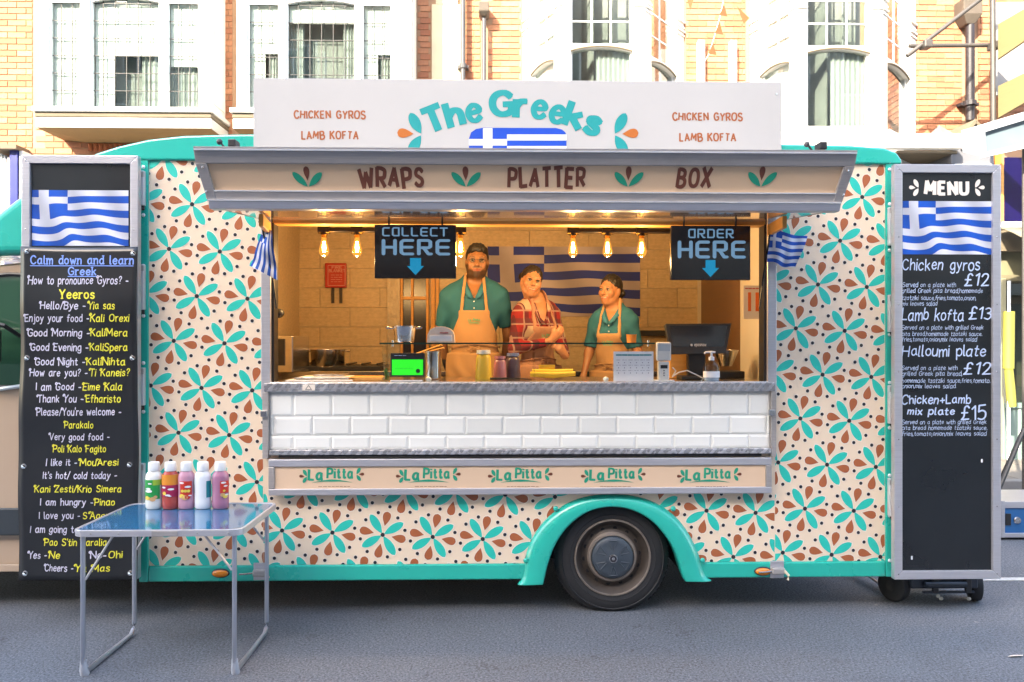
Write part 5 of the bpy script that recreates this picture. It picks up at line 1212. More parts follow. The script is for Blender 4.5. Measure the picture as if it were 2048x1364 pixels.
# ================================================================ door boards
def uvp(x0, x1, z0, z1): return lambda x, y, z: ((x - x0) / (x1 - x0), (z1 - z) / (z1 - z0))
m_chalk = M('blackboard', (.012, .014, .016), .28, var=.5, scale=2.5, coat=.25)
m_chalkw = M('chalk_pen', (.50, .60, .80), .8, var=.15, scale=30)
YD = 4.56
def door_board(label, px0, px1, py0, py1, fwp, name):
    t_ = thing(name, label, 'menu board', (PX((px0 + px1) / 2, YD), YD, P((px0 + px1) / 2, py1, YD)[1]), 'door boards')
    x0, x1 = PX(px0, YD), PX(px1, YD); m_ = (px0 + px1) / 2; z0, z1 = P(m_, py1, YD)[1], P(m_, py0, YD)[1]; f = fwp * YD / FPX
    MB().box(x0 + f * .8, x1 - f * .8, YD + .012, YD + .03, z0 + f * .8, z1 - f * .8).build('blackboard', m_chalk, t_)
    for q4 in ([(x0, z0), (x1, z0), (x1 - f, z0 + f), (x0 + f, z0 + f)], [(x0, z1), (x0 + f, z1 - f), (x1 - f, z1 - f), (x1, z1)], [(x0, z0 + .001), (x0 + f - .001, z0 + f + .0005), (x0 + f - .001, z1 - f - .0005), (x0, z1 - .001)], [(x1, z0 + .001), (x1, z1 - .001), (x1 - f + .001, z1 - f - .0005), (x1 - f + .001, z0 + f + .0005)]):
        MB().prism(q4, YD - .006, YD + .035).build('frame_rail', m_alu, t_, bevel=.003)
    for a in (x0 + f / 2, x1 - f / 2):
        for k in range(7): 
            zz_ = z0 + .03 + (z1 - z0 - .06) * k / 6; MB().ball((a, YD - .007, zz_), .0042, 8, 5, k=(1, .5, 1)).build('rivet', m_steel, t_)
    return t_, x0, x1, z0, z1, f
tb, x0, x1, z0, z1, f = door_board('blackboard menu with MENU and chalk prices, hung on the rear door at the right', 1788, 2001, 329, 1158, 17, 'menu_board')
Y_ = YD + .0115
b_ = MB(); write_px(b_, 'MENU', 1852, 1935, 388, 24, Y_, wt=3.2, jit=1.0, flat=1); b_.build('heading', m_halo, tb)
for a, f_ in ((1837, False), (1950, True)):
    b_ = MB(); sprig(b_, a, 376, 18, f_, Y_, mats=(0, 0, 0)); b_.build('heading_sprig', m_halo, tb)
fx0, fz1 = P(1805, 402, Y_); fx1, fz0 = P(1984, 509, Y_)
MB().add([(fx0, Y_ - .001, fz0), (fx1, Y_ - .001, fz0), (fx1, Y_ - .001, fz1), (fx0, Y_ - .001, fz1)], [(0, 1, 2, 3)]).build('flag_picture', m_flag, tb, uv=uvp(fx0, fx1, fz0, fz1))
b_ = MB()
for s_, a, c_, d, h_, wt_ in (('Chicken gyros', 1804, 1958, 540, 23, 1.05), ('£12', 1929, 1976, 571, 25, 1.05), ('Served on a plate with', 1805, 1911, 574, 9.5, 1.1), ('grilled Greek pita bread,homemade', 1804, 1965, 585.5, 9, 1.1), ('tzatziki sauce,fries,tomato,onion,', 1804, 1952, 600, 9, 1.1), ('mix leaves salad', 1804, 1874, 611, 8.5, 1.1),
        ('Lamb kofta', 1804, 1926, 640, 23, 1.05), ('£13', 1938, 1981, 638, 23, 1.05), ('Served on a plate with grilled Greek', 1804, 1966, 659, 8.5, 1.1), ('pita bread,homemade tzatziki sauce,', 1804, 1964, 671.5, 8.5, 1.1), ('fries,tomato,onion,mix leaves salad', 1804, 1953, 682.5, 8.5, 1.1),
        ('Halloumi plate', 1804, 1970, 712, 21, 1.05), ('£12', 1927, 1980, 748, 24, 1.05), ('Served on a plate with', 1804, 1914, 740, 9, 1.1), ('grilled Greek pita bread,', 1804, 1924, 751, 8.5, 1.1), ('homemade tzatziki sauce,fries,tomato,', 1804, 1980, 765, 8.5, 1.1), ('onion,mix leaves salad.', 1804, 1912, 776, 8.5, 1.1),
        ('Chicken+Lamb', 1804, 1940, 807, 17, 1.3), ('mix plate', 1815, 1908, 829, 14, 1.5), ('£15', 1922, 1969, 838, 27, 1.0), ('Served on a plate with grilled Greek', 1804, 1972, 848, 8.5, 1.1), ('pita bread homemade tzatziki sauce,', 1804, 1974, 859.5, 8.5, 1.1), ('fries,tomato,onion,mix leaves salad', 1804, 1972, 871, 8.5, 1.1)):
    write_px(b_, s_, a, c_, d, h_, Y_, wt=wt_ * (1.15 if h_ > 12 else 1.0), jit=1.5, slant=.12)
b_.build('chalk_lettering', m_chalkw, tb)
b_ = MB()
for a, b in ((1962, 918), (1822, 1112)): b_.box(P(a, b, Y_)[0], P(a + 3, b, Y_)[0], Y_ - .002, Y_, P(a, b + 7, Y_)[1], P(a, b, Y_)[1])
b_.build('tape_scrap', m_wht, tb)
tb, x0, x1, z0, z1, f = door_board('blackboard with a flag picture at the top, hung on the front door at the left', 44, 277, 311, 1158, 16, 'door_board')
fx0, fz1 = P(64, 380, Y_); fx1, fz0 = P(257, 492, Y_)
MB().add([(fx0, Y_ - .001, fz0), (fx1, Y_ - .001, fz0), (fx1, Y_ - .001, fz1), (fx0, Y_ - .001, fz1)], [(0, 1, 2, 3)]).build('flag_picture', m_flag, tb, uv=uvp(fx0, fx1, fz0, fz1))
# banner
YBn = 4.52
bt = thing('phrase_banner', 'black vinyl banner of Greek phrases in white and yellow, tied over the left board', 'banner', (PX(156, YBn), YBn, P(156, 1160, YBn)[1]), None)
n_, m_ = 20, 60; vs_ = []
bx0, bx1 = PX(41, YBn), PX(275, YBn); bz1, bz0 = P(156, 493, YBn)[1], P(156, 1160, YBn)[1]
def bany(x_, z_):
    u, v = (x_ - bx0) / (bx1 - bx0), (bz1 - z_) / (bz1 - bz0)
    return YBn + .003 * math.sin(v * 9 + u * 3) + .003 * math.sin(u * 8) - .010 * math.sin(math.pi * min(1, v * 4.0)) * (1 - v) * (1 if v < .25 else 0) + .004 * math.sin(v * 23)
for j in range(m_ + 1):
    for i in range(n_ + 1):
        u, v = i / n_, j / m_; x_ = bx0 + (bx1 - bx0) * u + .004 * math.sin(v * 7) * (1 if u < .5 else -1) - (.012 if u < .5 else 0) * v; z_ = bz1 + (bz0 - bz1) * v - .006 * math.sin(u * math.pi) * (1 - v)
        vs_.append((x_, bany(x_, z_), z_))
m_ban = M('black_vinyl', (.016, .017, .019), .30, var=.35, scale=3, coat=.2)
MB().add(vs_, [(j * (n_ + 1) + i, (j + 1) * (n_ + 1) + i, (j + 1) * (n_ + 1) + i + 1, j * (n_ + 1) + i + 1) for j in range(m_) for i in range(n_)]).build('vinyl_sheet', m_ban, bt, smooth=True, solid=.002)
class Lift(MB):
    def add(s, vs, fs, mi=None): return MB.add(s, [(x_, bany(x_, z_) - .0035 + (y_ - YBn), z_) for x_, y_, z_ in vs], fs, mi)
WHT, YEL, BLU = 0, 1, 2
b_ = Lift()
for s_, c_, a, d, yb, h_ in (('Calm down and learn', 2, 62, 267, 528, 16), ('Greek', 2, 138, 193, 550, 15), ('How to pronounce Gyros? -', 0, 58, 257, 568, 15), ('Yeeros', 1, 121, 191, 597, 17), ('Hello/Bye -', 0, 82, 173, 618, 14), ('Yia sas', 1, 180, 231, 618, 14), ('Enjoy your food -', 0, 51, 180, 643, 14), ('Kali Orexi', 1, 184, 259, 643, 14),
        ('Good Morning -', 0, 56, 180, 672, 14), ('KaliMera', 1, 183, 255, 672, 14), ('Good Evening -', 0, 61, 177, 701, 14), ('KaliSpera', 1, 181, 254, 701, 14), ('Good Night -', 0, 70, 170, 730, 14), ('KaliNihta', 1, 174, 249, 730, 14), ('How are you? -', 0, 60, 175, 752, 14), ('Ti Kaneis?', 1, 181, 258, 752, 14),
        ('I am Good -', 0, 73, 163, 780, 14), ('Eime Kala', 1, 168, 244, 780, 14), ('Thank You -', 0, 77, 168, 804, 14), ('Efharisto', 1, 174, 241, 804, 14), ("Please/You're welcome -", 0, 75, 242, 830, 14), ('Parakalo', 1, 130, 187, 856, 13), ('Very good food -', 0, 99, 218, 880, 13), ('Poli Kalo Fagito', 1, 106, 211, 904, 13),
        ('I like it -', 0, 92, 153, 931, 13), ('MouAresi', 1, 160, 235, 931, 13), ("It's hot/ cold today -", 0, 86, 233, 957, 13), ('Kani Zesti/Krio Simera', 1, 70, 243, 984, 13), ('I am hungry -', 0, 81, 187, 1010, 13), ('Pinao', 1, 191, 230, 1010, 13), ('I love you -', 0, 78, 160, 1037, 13), ("S'Agapao", 1, 167, 240, 1037, 13),
        ('I am going to the beach', 0, 60, 238, 1065, 13), ("Pao S'tin Paralia", 1, 88, 213, 1091, 13), ('Yes -', 0, 57, 92, 1117, 13), ('Ne', 1, 98, 119, 1117, 13), ('No-', 0, 182, 212, 1116, 13), ('Ohi', 1, 218, 244, 1115, 13), ('Cheers -', 0, 90, 147, 1142, 13), ('Ya Mas', 1, 152, 220, 1142, 13)):
    b_.cur = c_; sf = c_ == 2 or s_ == 'Yeeros'
    write_px(b_, s_, a, d, yb, h_ * 1.0, YBn, wt=1.7 if sf else 1.45, jit=.3 if sf else .9, slant=0 if sf else .08, serif=1 if sf else 0, swash=0 if sf else 1)
b_.cur = 2
for a, d, yb in ((61, 267, 531.5), (137, 194, 553)):
    p0, p1 = P(a, yb, YBn), P(d, yb, YBn); ribbon(b_, [(p0[0] + (p1[0] - p0[0]) * k / 20, p0[1]) for k in range(21)], .0022, lambda x_, z_: (x_, z_), YBn)
b_.build('lettering', [M('white_ink', (.62, .60, .72), .5), M('yellow_ink', (.78, .72, .06), .5), M('blue_ink', (.22, .36, .85), .5)], bt)
for a, b in ((54, 503), (266, 507), (53, 716), (264, 716), (47, 933), (258, 930), (50, 1147), (261, 1146)):
    x_, z_ = P(a, b, YBn); y_ = bany(x_, z_) - .002
    MB().lathe([(.007, .0), (.010, -.004), (.014, -.003), (.016, .002)], (x_, y_, z_), 'y', 16).build('eyelet', m_steel, bt, smooth=True)
    MB().tube([(x_ - .006, y_ - .006, z_ + .004), (x_ + .002, y_ - .012, z_), (x_ + .009, y_ - .004, z_ - .008)], .003, 6).build('tie', m_bolt, bt)
# ================================================================ folding table with sauce bottles
YT0, YT1 = 3.80, 4.44; ZT_ = .700
tx0, tx1 = PX(141, YT0) + .0, PX(558, YT1)
tx1f = PX(520, YT0)
tb = thing('folding_table', 'aluminium folding camping table with a glossy blue top in front of the truck', 'table', ((tx0 + tx1f) / 2, 4.12, 0))
def rrect(x0, x1, y0, y1, r, n=6):
    pts = []
    for cx_, cy_, a0 in ((x1 - r, y0 + r, -90), (x1 - r, y1 - r, 0), (x0 + r, y1 - r, 90), (x0 + r, y0 + r, 180)):
        for k in range(n + 1):
            a = math.radians(a0 + 90 * k / n); pts.append((cx_ + r * math.cos(a), cy_ + r * math.sin(a)))
    return pts
TX0, TX1 = PX(140, YT0), PX(484, YT0)
m_top = M('glossy_blue_laminate', (.012, .12, .25), .12, var=.2, scale=3, coat=.55, dirt=.05)
MB().plan(rrect(TX0 + .012, TX1 - .012, YT0 + .012, YT1 - .012, .05), ZT_ - .012, ZT_ - .002).build('tabletop', m_top, tb)
rr = rrect(TX0, TX1, YT0, YT1, .06); ri = rrect(TX0 + .014, TX1 - .014, YT0 + .014, YT1 - .014, .048)
n_ = len(rr); vs_ = [(x_, y_, z_) for z_ in (ZT_ - .030, ZT_ + .001) for x_, y_ in rr] + [(x_, y_, ZT_ + .001) for x_, y_ in ri] + [(x_, y_, ZT_ - .030) for x_, y_ in ri]
MB().add(vs_, [(i, (i + 1) % n_, n_ + (i + 1) % n_, n_ + i) for i in range(n_)] + [(n_ + i, n_ + (i + 1) % n_, 2 * n_ + (i + 1) % n_, 2 * n_ + i) for i in range(n_)] + [(2 * n_ + i, 2 * n_ + (i + 1) % n_, 3 * n_ + (i + 1) % n_, 3 * n_ + i) for i in range(n_)] + [(3 * n_ + i, 3 * n_ + (i + 1) % n_, (i + 1) % n_, i) for i in range(n_)]).build('edge_trim', m_alu, tb, bevel=.002)
MB().box((TX0 + TX1) / 2 - .02, (TX0 + TX1) / 2 + .10, YT0 - .004, YT0 - .0005, ZT_ - .026, ZT_ - .004).build('joint_plate', m_alu_d, tb)
for k in (.04, .12, .28, .74, .92): MB().ball((TX0 + (TX1 - TX0) * k, YT0 - .001, ZT_ - .015), .004, 8, 5).build('rivet', m_alu_d, tb)
YL0, YL1 = 3.84, 4.385
m_leg = M('leg_tube', (.50, .52, .58), .3, metal=.8, var=.1)
for xa_, xb_ in ((PX(166, YL0), PX(166, YL0)), (PX(469, YL0), PX(469, YL0))):
    r_ = .0115; c_ = .045
    ps = [(xa_, YL0, ZT_ - .03), (xa_, YL0, .05 + r_), (xa_, YL0 + .012, .022 + r_), (xa_, YL0 + c_, .012), (xa_, YL1 - c_, .012), (xa_, YL1 - .012, .022 + r_), (xa_, YL1, .05 + r_), (xa_, YL1, ZT_ - .03)]
    lg = MB().tube(ps, r_, 12).build('leg_frame', m_leg, tb, smooth=True)
    MB().tube([(xa_, YL0 + .004, .075), (xa_, YL0 + .006, .03), (xa_, YL0 + .02, .004)], .017, 12, rs=[.0145, .018, .021]).build('foot_cap', M('grey_foot', (.35, .37, .42), .6), lg, smooth=True)
    s_ = 1 if xa_ < (TX0 + TX1) / 2 - .1 else -1
    for yy_ in (YL0, YL1):
        MB().tube([(xa_ + s_ * .012, yy_, ZT_ - .24 if s_ > 0 else ZT_ - .20), (xa_ + s_ * .14, yy_, ZT_ - .035)], .006, 8).build('brace', m_alu, lg)
def bottle(label, xp, body, lab, lab2, w_=.0435, hgt=.26, bright=None, fill=1.0):
    y_ = 4.30; x_ = PX(xp, y_); z_ = ZT_ + .0
    t_ = thing('sauce_bottle', label, 'bottle', (x_, y_, z_), 'sauce bottles on the table')
    mb = MB(); kx = 1.0; ky = .8
    pr_ = [(.0, .0), (w_ * .85, .0), (w_, .008), (w_, .03), (w_ * .98, .07), (w_, .11), (w_, .135), (w_ * .93, .15), (w_ * .66, .162), (w_ * .62, .170)]
    pr_ = [(a_, b_ * 1.22) for a_, b_ in pr_]
    mb.lathe(pr_, (x_, y_, z_), 'z', 28, sx=kx, sy=ky); bd = mb.build('bottle_body', body, t_, smooth=True)
    cp = MB().lathe([(w_ * .66, .200), (w_ * .70, .206), (w_ * .68, .238), (w_ * .62, .247), (0, .248)], (x_, y_, z_), 'z', 28, sy=.9).build('cap', M('white_cap', (.74, .75, .75), .35), t_, smooth=True)
    for ang0, ang1, z0_, z1_, mt in lab:
        z0_, z1_ = z0_ * 1.22, z1_ * 1.22
        vs2 = []; n2 = 12
        for k in range(n2 + 1):
            a = math.radians(ang0 + (ang1 - ang0) * k / n2) - math.pi / 2
            for zz_ in (z0_, z1_): vs2.append((x_ + (w_ + .0012) * math.cos(a), y_ + (w_ * ky + .0012) * math.sin(a), z_ + zz_))
        MB().add(vs2, [(2 * k, 2 * k + 2, 2 * k + 3, 2 * k + 1) for k in range(n2)]).build('label', mt, bd, smooth=True)
    b2 = MB()
    for k, (u, v, ru, mi) in enumerate(lab2):
        v, ru = v * 1.22, ru * 1.2
        a = math.radians(u) - math.pi / 2; cx_, cy_, cz_ = x_ + (w_ + .002) * math.cos(a), y_ + (w_ * ky + .002) * math.sin(a), z_ + v
        tx_ = (-math.sin(a), math.cos(a)); b2.add([(cx_ + tx_[0] * ru * math.cos(q_), cy_ + tx_[1] * ru * math.cos(q_) - .0002 * k, cz_ + ru * math.sin(q_) * (.8 if mi < 3 else .35)) for q_ in [2 * math.pi * j / 8 for j in range(8)]], [tuple(range(8))], mi)
    if b2.v: b2.build('label_print', [M('label_yellow', (.75, .55, .08), .4), M('label_tan', (.62, .36, .16), .4), M('label_red', (.6, .03, .03), .4), M('label_white', (.75, .75, .75), .4)], bd)
m_g = M('green_label', (.01, .30, .06), .35, coat=.3); m_lg = M('lime_label', (.28, .42, .04), .35); m_rd = M('red_label', (.55, .03, .015), .35, coat=.3); m_mar = M('berry_label', (.36, .015, .07), .35); m_org = M('orange_label', (.70, .25, .03), .35); m_tl = M('teal_label', (.0, .22, .25), .4)
m_mayo = M('mayonnaise_white', (.72, .71, .66), .25, var=.03, coat=.4); m_ket = M('ketchup_red', (.42, .06, .045), .25, var=.15, coat=.4); m_pink = M('pink_sauce', (.50, .25, .33), .25, var=.15, coat=.4); m_mve = M('mauve_sauce', (.36, .15, .24), .25, var=.1, coat=.4); m_wb = M('blank_white', (.70, .72, .74), .3, coat=.3)
bottle('white sauce bottle with a green label, leftmost on the table', 308, m_mayo, [(-75, 60, .045, .128, m_g), (10, 75, .105, .1285, m_lg)], [(-30, .05, .012, 0), (-12, .047, .009, 0), (10, .045, .013, 1), (28, .054, .009, 1), (-20, .090, .014, 3), (-16, .080, .018, 3), (-8, .112, .010, 3)])
bottle('red sauce bottle with an orange and berry wrapper, second from left', 341, m_ket, [(-80, 80, .105, .150, m_org), (-80, 80, .055, .1055, m_mar)], [(-30, .095, .012, 3), (20, .088, .014, 3), (0, .062, .012, 3), (14, .058, .007, 3), (-25, .07, .01, 0)])
bottle('pale pink sauce bottle with a red label, in the middle of the row', 373, m_pink, [(-28, 55, .062, .122, m_rd)], [(-15, .115, .012, 3), (25, .098, .014, 3), (-10, .08, .008, 0), (10, .08, .008, 0), (30, .08, .008, 0), (-15, .058, .012, 0), (5, .052, .014, 1), (25, .054, .012, 2), (40, .06, .008, 3)])
bottle('plain white sauce bottle with a narrow teal label, second from right', 406, m_wb, [(38, 80, .05, .122, m_tl), (-85, -62, .07, .125, M('cyan_label', (.1, .5, .45), .4))], [])
bottle('mauve sauce bottle with a red chips label turned right, rightmost on the table', 441, m_mve, [(12, 85, .07, .122, m_rd)], [(35, .115, .012, 3), (50, .10, .01, 3), (30, .062, .011, 1), (48, .056, .012, 0), (60, .062, .01, 3), (40, .08, .006, 0)])
# ================================================================ trolley case under the right board
yk = 4.72
t_ = thing('wheeled_case', 'low black plastic wheeled case on the road below the right menu board', 'trolley case', (PX(1870, yk), yk + .15, 0))
m_dk = M('slate_plastic', (.022, .028, .04), .4, var=.2)
MB().box(PX(1826, yk), PX(1962, yk), yk + .02, yk + .38, .10, PZ(1150, yk)).build('case_body', m_dk, t_, bevel=.012)
MB().add([(PX(1745, yk + .3), yk + .5, PZ(1163, 5.0)), (PX(1826, yk), yk + .1, PZ(1158, yk)), (PX(1826, yk), yk + .1, .07), (PX(1770, yk + .3), yk + .5, .12), (PX(1745, yk + .3), yk + .7, PZ(1163, 5.0)), (PX(1826, yk), yk + .38, PZ(1158, yk)), (PX(1826, yk), yk + .38, .07), (PX(1770, yk + .3), yk + .7, .12)], [(0, 3, 2, 1), (4, 5, 6, 7), (0, 1, 5, 4), (3, 7, 6, 2), (0, 4, 7, 3)]).build('case_end', m_black, t_)
MB().tube([(PX(1748, yk + .3), yk + .48, PZ(1165, 5.0)), (PX(1790, yk + .1), yk + .2, PZ(1185, 4.9)), (PX(1815, yk), yk + .06, PZ(1192, 4.8))], .008, 8).build('case_trim', m_leg, t_)
for a in (1872, 1938): MB().box(PX(a - 6, yk), PX(a + 6, yk), yk - .0, yk + .019, .08, PZ(1155, yk)).build('strut', m_black, t_, bevel=.004)
MB().tube([(PX(1850, yk), yk + .0, PZ(1176, yk)), (PX(1932, yk), yk + .0, PZ(1176, yk))], .018, 12).build('handle_bar', m_dk, t_, smooth=True)
MB().box(PX(1848, yk), PX(1950, yk), yk + .003, yk + .019, PZ(1194, yk), PZ(1190, yk)).build('ledge', m_dk, t_)
for a, rot in ((1808, .45), (1972, -.3)):
    cx_ = PX(a, yk); mb = MB(); ca, sa = math.cos(rot + math.pi / 2), math.sin(rot + math.pi / 2)
    mb.xf = lambda x_, y_, z_, cx_=cx_, ca=ca, sa=sa: (cx_ + x_ * ca - y_ * sa, yk + .12 + x_ * sa + y_ * ca, z_)
    mb.lathe([(.03, -.035), (.075, -.035), (.092, -.028), (.097, -.012), (.097, .012), (.092, .028), (.075, .035), (.03, .035)], (0, 0, .097), 'y', 32)
    wh = mb.build('castor_wheel', m_rubber, t_, smooth=True)
    mb.v, mb.f, mb.mi = [], [], []; mb.lathe([(0, -.03), (.03, -.034), (.034, -.02), (.07, -.02)], (0, 0, .097), 'y', 20); mb.lathe([(0, .03), (.03, .034), (.034, .02), (.07, .02)], (0, 0, .097), 'y', 20); mb.build('wheel_hub', m_black, wh, smooth=True)
mb = MB(); rng = random.Random(5)
for a, b in ((1878, 1200), (1884, 1205), (1940, 1206)): mb.ball((PX(a, yk), yk + .01, PZ(b, yk)), .014, 7, 5, k=(1, .5, .8))
tag(mb.build('crumpled_paper', M('grubby_paper', (.4, .38, .33), .9, var=.3)), 'crumpled dirty scraps caught under the black wheeled case', 'litter')
# ================================================================ lamps, screens and kitchen things inside the truck
m_bulb = GLASS('amber_bulb_glass', (1.0, .70, .30), 1.45, .8)
_t = m_bulb.node_tree; _e = _t.nodes.new('ShaderNodeEmission'); _e.inputs[0].default_value = (1, .50, .12, 1); _e.inputs[1].default_value = .05; _a = _t.nodes.new('ShaderNodeAddShader')
_o = _t.nodes['Material Output']; _s = _o.inputs[0].links[0].from_socket; _t.links.new(_s, _a.inputs[0]); _t.links.new(_e.outputs[0], _a.inputs[1]); _t.links.new(_a.outputs[0], _o.inputs[0])
m_fil = EM('glowing_filament', (1.0, .62, .22), 14.0)
m_ipipe = M('black_iron_pipe', (.016, .015, .015), .35, metal=.6, var=.3, bump=.1)
YL = 4.90
def pipe_lamp(label, px0, px1, drops, hidden_from=None):
    x0, x1 = PX(px0, YL), PX(px1, YL); zp = PZ(461, YL)
    t_ = thing('pipe_lamp', label, 'lamp', ((x0 + x1) / 2, YL, zp), 'industrial pipe lamps')
    MB().tube([(x0, YL, zp), (x1, YL, zp)], .017, 12).build('pipe', m_ipipe, t_, smooth=True)
    for d in drops:
        xd = PX(d, YL)
        f_ = MB().tube([(xd - .035, YL, zp), (xd + .035, YL, zp)], .025, 12).tube([(xd, YL, zp), (xd, YL, zp - .030)], .024, 12, rs=[.024, .021]); f_ = f_.build('pipe_fitting', m_ipipe, t_, smooth=True)
        MB().tube([(xd, YL, zp - .028), (xd, YL, zp - .048)], .017, 12).build('bulb_socket', M('brass', (.45, .28, .08), .3, metal=1), f_)
        bz = zp - .048
        gb = MB().lathe([(.013, 0), (.016, -.015), (.024, -.045), (.031, -.075), (.030, -.092), (.020, -.108), (.006, -.116), (0, -.117)], (xd, YL, bz), 'z', 20).build('bulb', m_bulb, t_, smooth=True)
        fl_ = MB()
        for k in range(5):
            a = 2 * math.pi * k / 5; fl_.tube([(xd + .005 * math.cos(a), YL + .005 * math.sin(a), bz - .022), (xd + .011 * math.cos(a), YL + .011 * math.sin(a), bz - .06), (xd + .007 * math.cos(a + .6), YL + .007 * math.sin(a + .6), bz - .088)], .0022, 5)
        fl_.build('filament', m_fil, gb)
        ld = bpy.data.lights.new('bulb_light', 'POINT'); ld.energy = LAMP_W; ld.color = (1.0, .64, .28); ld.shadow_soft_size = .03
        lo = bpy.data.objects.new('bulb_light', ld); COL.objects.link(lo); lo.parent = t_; lo.location = Vector((xd, YL + .0, bz - .14)) - org(t_)
LAMP_W = 1.35
pipe_lamp('black iron pipe lamp with glowing filament bulbs, behind the COLLECT HERE screen', 645, 925, (648, 714, 785, 921))
pipe_lamp('black iron pipe lamp with glowing filament bulbs, left of the ORDER HERE screen', 1143, 1345, (1146, 1215, 1283))
# chrome-topped spare bulb at the left lamp
m_scr = M('screen_black', (.012, .012, .014), .18, coat=.3)
m_sce = EM('screen_letters', (.22, .45, .72), .055); m_sca = EM('screen_arrow', (.0, .32, .62), .07)
def screen(lab, p0, p1, w1, t1, w2, arrow, Ys=4.61):
    t_ = thing('hanging_screen', lab, 'screen', (PX((p0[0] + p1[0]) / 2, Ys), Ys, P(p0[0], p1[1], Ys)[1]), 'hanging screens')
    x0, z1 = P(p0[0], p0[1], Ys); x1, z0 = P(p1[0], p1[1], Ys)
    b_ = MB().box(x0, x1, Ys, Ys + .035, z0, z1).build('screen_case', m_scr, t_, bevel=.003)
    for xx in (x0 + .08, x1 - .08): MB().tube([(xx, Ys + .02, z1), (xx, Ys + .02, z1 + .10)], .006, 8).build('hanger', m_ipipe, t_)
    l_ = MB(); Yq = Ys - .0008
    write_px(l_, t1, w1[0], w1[1], w1[2], w1[3], Yq, wt=1.75, font=PT, gap=3.6); write_px(l_, 'HERE', w2[0], w2[1], w2[2], w2[3], Yq, wt=2.0, font=PT, gap=3.4)
    l_.build('lettering', m_sce, b_)
    l_ = MB(); a, b, hw, tw = arrow; q = lambda u, v: P(u, v, Yq)
    face(l_, [q(a - hw * .55, b), q(a + hw * .55, b), q(a + hw * .55, b + 17), q(a - hw * .55, b + 17)], Yq); face(l_, [q(a - tw, b + 16), q(a + tw, b + 16), q(a, b + 34)], Yq - .0003)
    l_.build('arrow', m_sca, b_)
    return t_
screen('black hanging screen reading COLLECT HERE with a blue arrow', (749, 449), (912, 557), (766, 894, 471.5, 15.5), 'COLLECT', (767, 897, 508, 27), (831, 516, 20, 17))
screen('black hanging screen reading ORDER HERE with a blue arrow', (1342, 451), (1501, 560), (1378, 1466, 475, 16), 'ORDER', (1359, 1488, 514, 30), (1421, 520, 18, 17))
# wall flag
Yw = IYB - .004
f0, f1 = P(975, 493, Yw), P(1280, 633, Yw)
o = MB().box(f0[0], f1[0], Yw - .006, Yw + .0, f1[1], f0[1]).build('wall_flag', m_flag_back, uv=uvp(f0[0], f1[0], f1[1], f0[1])); tag(o, 'wide blue and white striped flag picture on the back wall behind the staff', 'flag picture')
# fire blanket
Yw = IYB
t_ = thing('fire_blanket', 'red fire blanket box with two black pull tapes on the back wall', 'fire blanket', (*[PX(672, Yw), Yw - .03], PZ(607, Yw)))
m_red = M('red_plastic', (.42, .012, .01), .35, coat=.3); a, b = P(652, 527, Yw), P(694, 576, Yw)
bx = MB().box(a[0], b[0], Yw - .045, Yw - .001, b[1], a[1]).build('box', m_red, t_, bevel=.006)
l_ = MB(); Yq = Yw - .0462; write_px(l_, 'FIRE', 664, 683, 537, 4.5, Yq, wt=1.6); write_px(l_, 'BLANKET', 658, 690, 544, 5.5, Yq, wt=1.6)
for k in range(4): dashes(l_, 662, 684, 550 + 4.5 * k, Yq, .0018, k)
p4 = [P(656, 531, Yq), P(690, 531, Yq), P(690, 571, Yq), P(656, 571, Yq)]
for k in range(4): ribbon(l_, [p4[k], p4[(k + 1) % 4]], .0018, lambda x_, z_: (x_, z_), Yq - .0001)
l_.build('lettering', M('pink_print', (.60, .30, .26), .5), bx)
for k in (667, 683): MB().box(PX(k - 3, Yw), PX(k + 3, Yw), Yw - .03, Yw - .025, PZ(607, Yw), PZ(576.5, Yw)).build('pull_tape', m_black, t_)
# stainless pan, pot, tubs on the shelves
def pot(lab, pxc, pyb, pyt, wpx, Y_, taper=.9, lid=False, name='cooking_pot', mat=None, group=None, handles=False, cat='pot'):
    mat = mat or m_steel; x_, zb_ = P(pxc, pyb, Y_); zt_ = P(pxc, pyt, Y_)[1]; r_ = wpx / 2 / FPX * Y_; h_ = zt_ - zb_
    t_ = thing(name, lab, cat, (x_, Y_, zb_), group)
    MB().lathe([(0, 0), (r_ * taper * .96, 0), (r_ * taper, .006), (r_ * .98, h_ - .004), (r_ * 1.04, h_ - .002), (r_ * 1.04, h_), (r_ * .95, h_), (r_ * .9 * taper, .01), (0, .01)], (x_, Y_, zb_), 'z', 32).build('bowl', mat, t_, smooth=True)
    if handles:
        for s_ in (-1, 1): MB().tube([(x_ + s_ * r_, Y_ - .03, zt_ - .015), (x_ + s_ * (r_ + .03), Y_ - .03, zt_ - .010), (x_ + s_ * (r_ + .03), Y_ + .03, zt_ - .010), (x_ + s_ * r_, Y_ + .03, zt_ - .015)], .005, 8).build('handle', m_steel, t_, smooth=True)
    return t_
pot('wide stainless pan on the hob at the left of the kitchen', 656, 733, 699, 70, 6.25, .92, handles=True, cat='pan', name='cooking_pan')
GZ = P(1024, 687, 4.8)[1]
gY0, gY1 = 4.70, 4.98
pot('shiny steel pot standing on the left end of the glass counter shelf', 809, 684, 652, 46, 4.84, .84, handles=True)
pot('tall steel canister behind the glass, right of the green screen', 866, 757, 702, 34, 4.95, .96)
